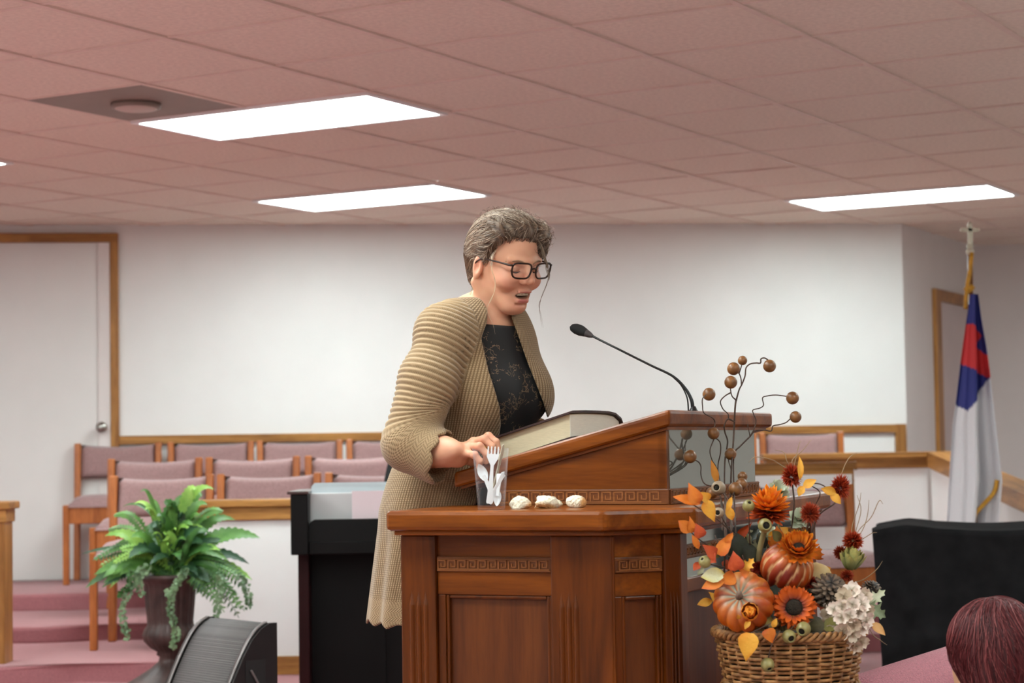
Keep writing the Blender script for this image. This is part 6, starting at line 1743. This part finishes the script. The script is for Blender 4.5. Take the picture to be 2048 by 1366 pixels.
fy = HY - .075
lock([(1012, 480), (994, 495), (984, 518), (984, 540), (990, 560), (990, 580), (982, 600), (973, 616), (978, 632), (986, 648), (990, 668)], fy, .0005, m1, 3, .0008)
lock([(1015, 478), (998, 492), (986, 510), (982, 532)], fy + .005, .0010, m3, 16, .0026)
lock([(1088, 500), (1094, 530), (1099, 550), (1092, 570), (1084, 590), (1079, 610), (1081, 630), (1085, 655)], HY - .06, .0006, m2, 4)
lock([(1070, 475), (1082, 490), (1090, 515), (1096, 540), (1098, 560)], HY - .055, .0011, m2, 9, .002)
lock([(940, 590), (945, 575), (938, 560)], HY, .0006, m1, 3)

# ---- black lace top (shell over the torso)
def top_sdf(P):
    d = torso_sdf(P) - .007
    # neckline: plane falling towards the front, scooped
    nl = (P[:, 2] - float(at(990, 652, 4.6).z)) + .20 * ((P - Cc_.astype(np.float32)) @ Ft.astype(np.float32)) - .02
    d = smax(d, nl, .006); return smax(d, -(P[:, 2] - (hips[2] - .12)), .01)
Vt, Qt = nets(top_sdf, lo_ + A3((0, 0, .45)), A3((hi_[0], hi_[1], H0[2] - .03)), .005)
m_, nt_, N_, L_n, b_ = newmat('black lace fabric')
tc_ = N_.new('ShaderNodeTexCoord'); v1 = N_.new('ShaderNodeTexVoronoi'); v1.feature = 'DISTANCE_TO_EDGE'; v1.inputs['Scale'].default_value = 70
nz = N_.new('ShaderNodeTexNoise'); nz.inputs['Scale'].default_value = 26; nz.inputs['Detail'].default_value = 3
mp_ = N_.new('ShaderNodeVectorMath'); mp_.operation = 'ADD'; nv_ = N_.new('ShaderNodeTexNoise'); nv_.inputs['Scale'].default_value = 60
L_n.new(tc_.outputs['Object'], nv_.inputs['Vector']); sc2 = N_.new('ShaderNodeVectorMath'); sc2.operation = 'SCALE'; sc2.inputs['Scale'].default_value = .03
L_n.new(nv_.outputs['Color'], sc2.inputs[0]); L_n.new(tc_.outputs['Object'], mp_.inputs[0]); L_n.new(sc2.outputs[0], mp_.inputs[1]); L_n.new(mp_.outputs[0], v1.inputs['Vector']); L_n.new(tc_.outputs['Object'], nz.inputs['Vector'])
r1 = N_.new('ShaderNodeMath'); r1.operation = 'LESS_THAN'; r1.inputs[1].default_value = .045; L_n.new(v1.outputs['Distance'], r1.inputs[0])
r2 = N_.new('ShaderNodeMath'); r2.operation = 'GREATER_THAN'; r2.inputs[1].default_value = .56; L_n.new(nz.outputs['Fac'], r2.inputs[0])
mu = N_.new('ShaderNodeMath'); mu.operation = 'MULTIPLY'; L_n.new(r1.outputs[0], mu.inputs[0]); L_n.new(r2.outputs[0], mu.inputs[1])
mx = N_.new('ShaderNodeMix'); mx.data_type = 'RGBA'; mx.inputs[6].default_value = lin((20, 15, 15)); mx.inputs[7].default_value = lin((112, 88, 66)); L_n.new(mu.outputs[0], mx.inputs[0]); L_n.new(mx.outputs[2], b_.inputs['Base Color']); b_.inputs['Roughness'].default_value = .8
np_mesh('lace_top', Vt, Qt, m_, woman, wroot)
# trousers
def trs(P): return smax(smax(leg_sdf(P) - .008, P[:, 2] - (hips[2] - .02), .01), -(P[:, 2] - FLR - .07), .01)
Vp, Qp = nets(trs, lo_, A3((hi_[0], hi_[1], hips[2] + .05)), .011); np_mesh('trousers', Vp, Qp, mat('black trousers', (20, 18, 20), .85, .1, 40), woman, wroot)
def sho(P): return smax(leg_sdf(P) - .006, P[:, 2] - (FLR + .075), .008)
Vp, Qp = nets(lambda P: smax(sho(P), -(P[:, 2] - FLR - .001), .001), A3((lo_[0], lo_[1], FLR - .02)), A3((hi_[0], hi_[1], FLR + .12)), .008); np_mesh('shoes', Vp, Qp, M_BLACKM, woman, wroot)

# ---- cardigan
HEMZ = at(770, 1262, TY_).z; COLZ = float(at(935, 597, TY_).z)
def interp_edge(pts):
    zs_ = [at(x, y, TY_ - .1).z for x, y in pts]; xs_ = [at(x, y, TY_ - .1).x for x, y in pts]
    o_ = np.argsort(zs_); return np.array(zs_)[o_], np.array(xs_)[o_]
nearE = interp_edge([(930, 596), (944, 612), (957, 650), (966, 690), (977, 740), (990, 780), (1000, 815), (1002, 850), (996, 885), (978, 935), (955, 1000), (935, 1060), (900, 1150), (860, 1290), (840, 1400)])
farE = interp_edge([(1016, 615), (1026, 640), (1040, 680), (1056, 725), (1070, 760), (1086, 800), (1097, 835), (1100, 870), (1100, 1400)])
slvA = [shR + A3((0, -.0, -.006)), A3(at(857, 760, TY_ - .13)), elR + A3((-.004, 0, .01))]
cuffD = (wrR - elR) / np.linalg.norm(wrR - elR)
cuffE = elR + cuffD * .075
ARMC = [A3(p) for p in catmull([shR + (shR - slvA[1]) * .35, shR, slvA[1], elR, cuffE, cuffE + cuffD * .05], 5)]
def arm_param(P):
    """distance along upper arm -> cuff (metres), measured along a smooth arm curve"""
    best = np.full(len(P), 9., np.float32); s_ = np.zeros(len(P), np.float32); acc = -float(np.linalg.norm(shR - slvA[1])) * .35
    for a, b in zip(ARMC[:-1], ARMC[1:]):
        d = (b - a).astype(np.float32); L_ = float(np.linalg.norm(d)); t = np.clip(((P - a.astype(np.float32)) @ d) / (L_ * L_), 0, 1)
        dd = np.linalg.norm(P - a - t[:, None] * d, axis=1); m = dd < best; best[m] = dd[m]; s_[m] = acc + t[m] * L_; acc += L_
    # smooth: blend of neighbouring stations weighted by distance
    acc = -float(np.linalg.norm(shR - slvA[1])) * .35; W = np.zeros(len(P)); S = np.zeros(len(P)); 
    for a, b in zip(ARMC[:-1], ARMC[1:]):
        L_ = float(np.linalg.norm(b - a)); m_ = (a + b) / 2; tt = (b - a) / L_; v_ = P - m_
        w_ = np.exp(-((v_ ** 2).sum(1) - best ** 2) / .0022); W += w_; S += w_ * (acc + L_ / 2 + v_ @ tt); acc += L_
    return np.where(W > 1e-9, S / np.maximum(W, 1e-9), s_).astype(np.float32), best
def sleeve_solid(P):
    d = smin(caps(P, slvA[0], slvA[1], .057, .066), caps(P, slvA[1], elR + A3((0, 0, .0)), .066, .060), .02)
    d = smin(d, caps(P, elR, cuffE + A3((0, 0, -.012)), .060, .064), .02)
    d = smin(d, caps(P, shR + A3((.01, .01, .0)), neckA + A3((0, 0, -.015)) + Rt * .02, .050, .030), .035)
    return d
def sleeveL_solid(P): return smin(caps(P, shL - A3((.012, 0, .0)), elL, .056, .056), caps(P, elL, (elL + wrL) / 2, .056, .058), .02)
skirtA, skirtB = hips + A3((0, 0, .05)), hips + A3((-.055, -.01, -.42))
def skirt_solid(P):
    # elliptical flared tube from waist to hem with soft vertical folds
    z = P[:, 2]; ztop = belly[2]; t = np.clip((ztop - z) / (ztop - HEMZ), 0, 1.3)
    cx = np.interp(t, [0, .35, 1, 1.3], [belly[0] - .005, hips[0] - .010, hips[0] - .030, hips[0] - .04]); cy = belly[1] + t * .03
    dx = P[:, 0] - cx; dy = P[:, 1] - cy; f_ = dx * Ft[0] + dy * Ft[1]; r_ = dx * Rt[0] + dy * Rt[1]
    a = np.arctan2(r_, f_); fold = 1 + .035 * t * np.sin(a * 9 + 1) + .02 * t * np.sin(a * 17)
    A_ = (.132 + .022 * t) * fold; B_ = (.142 + .028 * t) * fold
    k = np.sqrt((f_ / A_) ** 2 + (r_ / B_) ** 2); return smax((k - 1) * np.minimum(A_, B_) * .9, z - (ztop - .03), .04)
def card_parts(P):
    body = smin(torso_sdf(P) - .020, skirt_solid(P) + .0, .03)
    body = smax(body, P[:, 2] - COLZ, .01)
    body = smax(body, -(P[:, 2] - HEMZ), .004)
    return body, sleeve_solid(P), sleeveL_solid(P)
def armmask(P, s_, dd):
    lat = (P - Cc_.astype(np.float32)) @ Rt.astype(np.float32); lim = .104 + .34 * np.clip(shR[2] - P[:, 2], 0, .16)
    return np.clip((lat - lim) / .006, 0, 1) * np.clip((.115 - dd) / .02, 0, 1)
def card_field(P):
    P = P.astype(np.float32)
    body, sl_, sL = card_parts(P)
    s_, dd = arm_param(P)
    rib0 = .0018 * np.cos(s_ / .0125 * 2 * math.pi) * np.clip((.27 - s_) / .03, 0, 1)
    # soft creases at the elbow crook
    ce = (P - cuffE.astype(np.float32)) @ cuffD.astype(np.float32); vv = P - cuffE.astype(np.float32); an = np.arctan2(vv[:, 2], vv @ np.cross(cuffD, Zt).astype(np.float32))
    cutR = ce - .010 * np.abs(np.sin(an * 4)) - .004
    midL = (elL + wrL) / 2; dl = (wrL - elL) / np.linalg.norm(wrL - elL); cutL = (P - midL.astype(np.float32)) @ dl.astype(np.float32)
    cutR = np.where(P[:, 2] > elR[2] + .09, -1, cutR); cutL = np.where(P[:, 2] > elL[2] + .09, -1, cutL)
    th = .0055
    so, si = smax(sl_, cutR, .003), np.maximum(sl_ + th + .001, cutR - .015)
    lo2, li2 = smax(sL, cutL, .003), np.maximum(sL + th, cutL - .015)
    out = smin(smin(body, so, .018), lo2, .03) - rib0 * armmask(P, s_, dd)
    inner = smin(smin(body + th, si, .018), li2, .03) - rib0 * armmask(P, s_, dd)
    shell = np.maximum(out, -inner)
    # front opening: only the half of the body that faces forward
    fwd_ = (P - Cc_.astype(np.float32)) @ Ft.astype(np.float32) - .0
    xn = np.interp(P[:, 2], *nearE); xf = np.interp(P[:, 2], *farE)
    gate = np.where(P[:, 1] < Cc_[1] + .10, 0, 1)
    op = np.maximum(np.maximum(xn - P[:, 0], P[:, 0] - xf), P[:, 1] - (Cc_[1] + .10))
    # arms keep their cloth
    op = np.maximum(op, .086 - dd)
    shell = smax(shell, -op, .004)
    # hem scallops
    a = np.arctan2(P[:, 1] - hips[1], P[:, 0] - hips[0])
    shell = smax(shell, -(P[:, 2] - HEMZ - .004 - .012 * np.abs(np.sin(a * 9)) - .06 * np.clip((P[:, 0] - (hips[0] - .08)) * -1.2, 0, .4)), .003)
    # drop where the neck opening is
    nk = caps(P, neckA - A3((0, 0, .005)) + Ft * .012, neckB, .054, .056); shell = smax(shell, -nk, .006)
    return shell
# drooping cuff flare: extra ruffle geometry is part of the cardigan field
lo_c = np.minimum(lo_, A3((slvA[1][0] - .12, elR[1] - .13, 0))); lo_c[2] = HEMZ - .03
hi_c = A3((hi_[0] + .02, hi_[1] + .05, COLZ + .03))
Vc, Qc = nets(card_field, lo_c, hi_c, .0030, 3)
Vc = newton(card_field, Vc, 2, 4e-4)
def knit_uv(V):
    s_, dd = arm_param(V.astype(np.float32)); body, sl_, sL = card_parts(V.astype(np.float32))
    isarm = ((sl_ < body) & (sl_ < sL)) | (armmask(V.astype(np.float32), s_, dd) > .5)
    z = V[:, 2]; c = Cc_ + (z[:, None] - Cc_[2]) * A3(((Cc_[0] - hips[0]) / (Cc_[2] - hips[2]), 0, 0)); dx = V[:, 0] - c[:, 0]; dy = V[:, 1] - Cc_[1]
    a = np.arctan2(dx * Rt[0] + dy * Rt[1], dx * Ft[0] + dy * Ft[1])
    ub = a * .165; vb = z
    Wt = np.zeros(len(V)); Cn = np.zeros((len(V), 3)); Tn = np.zeros((len(V), 3))
    for a_, b_2 in zip(ARMC[:-1], ARMC[1:]):
        m2 = (a_ + b_2) / 2; tt = (b_2 - a_) / np.linalg.norm(b_2 - a_); v2 = V - m2; w2 = np.exp(-((v2 ** 2).sum(1) - dd ** 2) / .0022)
        Wt += w2; Cn += w2[:, None] * (m2 + (v2 @ tt)[:, None] * tt); Tn += w2[:, None] * tt
    Cn /= Wt[:, None]; Tn /= np.linalg.norm(Tn, axis=1)[:, None]; w_ = V - Cn; e1 = np.cross(Tn, A3((.2, 1, .1))); e1 /= np.linalg.norm(e1, axis=1)[:, None]; e2 = np.cross(Tn, e1)
    aa = np.arctan2((w_ * e2).sum(1), (w_ * e1).sum(1))
    lace = np.where(isarm, np.clip((s_ - .245) / .02, 0, 1), np.clip((HEMZ + .075 - z + .06 * np.clip((V[:, 0] - (hips[0] - .08)) * -1.2, 0, .4)) / .01, 0, 1))
    return np.stack([np.where(isarm, aa * .07, ub), np.where(isarm, s_, vb), lace + 2 * isarm], 1)
m_, nt_, N_, L_n, b_ = newmat('tan knit')
a_ = N_.new('ShaderNodeAttribute'); a_.attribute_name = 'knit'; sx = N_.new('ShaderNodeSeparateXYZ'); L_n.new(a_.outputs['Vector'], sx.inputs[0])
def math_(op, a, b=None, c=None):
    n = N_.new('ShaderNodeMath'); n.operation = op
    for i, v in enumerate((a, b, c)):
        if v is None: continue
        if isinstance(v, (int, float)): n.inputs[i].default_value = v
        else: L_n.new(v, n.inputs[i])
    return n.outputs[0]
u_, v_, k_ = sx.outputs[0], sx.outputs[1], sx.outputs[2]
col_ = math_('SINE', math_('MULTIPLY', u_, 2 * math.pi / .0082))           # vertical stitch columns
zig = math_('ABSOLUTE', col_)
row_ = math_('SINE', math_('ADD', math_('MULTIPLY', v_, 2 * math.pi / .0050), math_('MULTIPLY', zig, 2.2)))
isarm = math_('GREATER_THAN', k_, 1.5); lace = math_('SUBTRACT', k_, math_('MULTIPLY', isarm, 2.0))
hb = math_('MULTIPLY', math_('ADD', math_('MULTIPLY', col_, .5), .5), math_('ADD', math_('MULTIPLY', row_, .35), .65))   # body knit height
rr_ = math_('SINE', math_('ADD', math_('MULTIPLY', u_, 2 * math.pi / .0046), math_('MULTIPLY', math_('SINE', math_('MULTIPLY', v_, 2 * math.pi / .0125)), 1.2)))
ribc = math_('COSINE', math_('MULTIPLY', v_, 2 * math.pi / .0125))
ha = math_('ADD', math_('MULTIPLY', ribc, .30), math_('ADD', math_('MULTIPLY', rr_, .12), .62))
l1 = math_('SINE', math_('MULTIPLY', math_('ADD', u_, math_('MULTIPLY', math_('PINGPONG', v_, .012), .9)), 2 * math.pi / .0105)); l2 = math_('SINE', math_('MULTIPLY', v_, 2 * math.pi / .0052))
hlc = math_('ADD', math_('MULTIPLY', math_('MULTIPLY', l1, l2), .5), .5)
h1 = math_('ADD', math_('MULTIPLY', ha, isarm), math_('MULTIPLY', hb, math_('SUBTRACT', 1.0, isarm)))
hh = math_('ADD', math_('MULTIPLY', hlc, lace), math_('MULTIPLY', h1, math_('SUBTRACT', 1.0, lace)))
rp = N_.new('ShaderNodeValToRGB'); rp.color_ramp.elements[0].color = lin((112, 88, 62)); rp.color_ramp.elements[1].color = lin((160, 133, 102)); rp.color_ramp.elements[0].position = .12; rp.color_ramp.elements[1].position = .62
L_n.new(hh, rp.inputs[0]); L_n.new(rp.outputs[0], b_.inputs['Base Color'])  # stitch holes and their small occlusion shade darkened in the colour
bp = N_.new('ShaderNodeBump'); bp.inputs['Strength'].default_value = .6; bp.inputs['Distance'].default_value = .0016; L_n.new(hh, bp.inputs['Height']); L_n.new(bp.outputs[0], b_.inputs['Normal'])
b_.inputs['Roughness'].default_value = .95; b_.inputs['Specular IOR Level'].default_value = .1; b_.inputs['Sheen Weight'].default_value = .2
M_KNIT = m_
np_mesh('cardigan', Vc, Qc, M_KNIT, woman, wroot, None, knit_uv(Vc))
print('TRIS body', len(bo.data.polygons) * 2, 'card', len(Qc) * 2, 'top', len(Qt) * 2, 'hair', len(Qh) * 2)
# ================================================================== seated listener at the lower right
H2 = A3(at(1984, 1303, 3.9)); F2 = A3((-.50, .866, 0)); R2 = A3((.866, .50, 0)); U2 = A3((0, 0, 1)); RM2 = np.stack([F2, R2, U2])
seat_z = .42
def b2(P):
    q = (P - H2.astype(np.float32)) @ RM2.T.astype(np.float32); I = np.eye(3)
    d = ell(q, (-.005, 0, .0), I, (.088, .068, .088)); d = smin(d, ell(q, (.040, 0, -.055), I, (.045, .048, .062)), .03)
    d = smin(d, caps(q, (.085, 0, -.01), (.098, 0, -.04), .007, .010), .01)
    for s in (-1, 1): d = smin(d, ell(q, (-.002, s * .068, -.022), I, (.015, .008, .026)), .005)
    d = smin(d, caps(q, (-.012, 0, -.05), (-.025, 0, -.17), .046, .052), .02)
    d = smin(d, ell(q, (-.03, 0, -.30), I, (.085, .16, .14)), .03)
    d = smin(d, ell(q, (-.03, 0, -.48), I, (.10, .14, .13)), .06); d = smin(d, caps(q, (-.02, -.15, -.235), (-.02, .15, -.235), .05, .05), .04)
    for s in (-1, 1):
        d = smin(d, smin(caps(q, (-.02, s * .17, -.25), (.0, s * .20, -.46), .043, .036), caps(q, (.0, s * .20, -.46), (.19, s * .14, -.53), .036, .024), .02), .02)
        d = smin(d, smin(caps(q, (.19, s * .14, -.53), (.235, s * .12, -.545), .024, .022), caps(q, (.235, s * .125, -.545), (.275, s * .105, -.56), .012, .008), .01), .01)
        for k in range(3): d = smin(d, caps(q, (.235, s * (.105 + .014 * k), -.545), (.28, s * (.085 + .016 * k), -.562), .009, .007), .004)
        d = smin(d, caps(q, (0, s * .08, -.55), (.36, s * .09 + .16, -.555), .078, .056), .03)
        kz = -.555; ft2 = -(H2[2]) + .07
        d = smin(d, caps(q, (.36, s * .09 + .16, kz), (.33, s * .09 + .17, ft2), .054, .036), .03); d = smin(d, caps(q, (.33, s * .09 + .17, ft2 - .035), (.46, s * .09 + .19, ft2 - .040), .033, .025), .02)
    return d
P2lo, P2hi = H2 - A3((.65, .55, 0)), H2 + A3((.45, .65, .15)); P2lo[2] = 0.0
V2, Q2 = nets(b2, P2lo, P2hi, .008)
V2[:, 2] = np.maximum(V2[:, 2], .002)
list_root = Vector((H2[0], H2[1], 0))
lis = empty('person', list_root, 0, 'seated person with straight dark burgundy hair seen from behind at lower right', 'person')
c2 = np.tile(SK, (len(V2), 1)); np_mesh('body', V2, Q2, M_SKIN, lis, list_root, c2 * .95)
def cl2(P):
    q = (P - H2.astype(np.float32)) @ RM2.T.astype(np.float32); d = b2(P) - .012
    d = smax(d, q[:, 2] + .165, .01); d = smax(d, -(q[:, 2] + .56), .01); return smax(d, q[:, 0] - .17, .01)
Vx, Qx = nets(cl2, P2lo, P2hi, .010); np_mesh('blouse', Vx, Qx, mat('pale pink blouse', (222, 196, 194), .85, .04, 20, bump=.2, bscale=200), lis, list_root)
def tr2(P):
    q = (P - H2.astype(np.float32)) @ RM2.T.astype(np.float32); d = b2(P) - .014; return smax(smax(d, q[:, 2] + .545 - .2 * (q[:, 0] > .12), .01), -(P[:, 2] - .10), .01)
def tr2(P):
    q = (P - H2.astype(np.float32)) @ RM2.T.astype(np.float32); d = None
    for s in (-1, 1):
        e = smin(caps(q, (0, s * .08, -.55), (.36, s * .09 + .16, -.555), .090, .068), caps(q, (.36, s * .09 + .16, -.555), (.33, s * .09 + .17, -(H2[2]) + .07), .066, .052), .03); d = e if d is None else smin(d, e, .02)
    return smax(d, -(P[:, 2] - .09), .01)
Vx, Qx = nets(tr2, P2lo, P2hi, .012); np_mesh('trousers', Vx, Qx, mat('dark trousers', (40, 40, 52), .85, .05, 20), lis, list_root)
def hr2(P, bump=1.0):
    q = (P - H2.astype(np.float32)) @ RM2.T.astype(np.float32); I = np.eye(3)
    d = ell(q, (-.012, 0, .008), I, (.100, .084, .098)); d = smin(d, ell(q, (-.050, 0, -.07), I, (.055, .078, .090)), .04); d = smin(d, ell(q, (-.05, 0, -.155), I, (.045, .070, .05)), .03)
    line = np.interp(q[:, 2], [-.2, -.06, .0, .05, .09, .12], [.0, .03, .055, .075, .10, .2]); d = smax(d, q[:, 0] - line, .01)
    return d + bump * .0018 * np.sin(np.arctan2(q[:, 1], q[:, 0] + .02) * 38 + q[:, 2] * 20)
Vx, Qx = nets(hr2, H2 - .24, H2 + .16, .0035)
b1_, b2_, b3_ = A3(lin((54, 14, 18))[:3]), A3(lin((112, 36, 40))[:3]), A3(lin((172, 92, 90))[:3])
q_ = (Vx - H2) @ RM2.T; t_ = .5 + .5 * np.sin(np.arctan2(q_[:, 1], q_[:, 0] + .02) * 31)
np_mesh('hair', Vx, Qx, M_HAIR, lis, list_root, b1_ + (b2_ - b1_) * t_[:, None] * .7)
rt2 = Vx[RSt.choice(len(Vx), 6000)]; qq = (rt2 - H2) @ RM2.T; rt2 = rt2[((rt2 - H2)[:, 1] < .05)][:3000]
def fl2(P, s):
    q = (P - H2) @ RM2.T; rad = P - (H2 + A3((0, 0, .085))); rad[:, 2] = 0; rad /= np.maximum(np.linalg.norm(rad, axis=1), .01)[:, None]
    return rad * np.clip((q[:, 2] - .02) / .06, 0, 1)[:, None] - U2 * (1.0 - .6 * np.clip((q[:, 2] - .05) / .05, 0, 1))[:, None] + np.sin(P * 55)[:, [1, 2, 0]] * .30 + NZ_[:len(P)] * 2.2
def hc_2(N):
    t = RSt.rand(N, 1); c = b1_ + (b2_ - b1_) * t; g_ = (RSt.rand(N, 1) < .3) * RSt.rand(N, 1) * .8; return c + (b3_ - c) * g_
o = strands('hair_strands', rt2, fl2, 10, RSt.uniform(.007, .012, len(rt2)), lambda P: hr2(P, 0.), RSt.uniform(0, .003, len(rt2)), RSt.uniform(.0004, .0008, len(rt2)), hc_2, lis, list_root, M_HAIR); o['kind'] = 'stuff'
# the pew the listener sits on
pw = empty('pew', uvp(float(A3(H2) @ A3(UU)) + .02, 2.9), GYAW + math.pi / 2, 'pink upholstered pew under the listener, below the edge of the photo', 'pew')
box('seat', 0, 2.6, -.10, .22, .26, seat_z - .02 + float(0), M_PINK, pw, .02)
box('seat_back', 0, 2.6, -.24, -.17, .20, .80, M_PINK, pw, .02)
box('pew_end', -.04, 0, -.27, .24, 0, .82, M_OAKZ, pw, .01)
box('pew_end', 2.6, 2.64, -.27, .24, 0, .82, M_OAKZ, pw, .01)
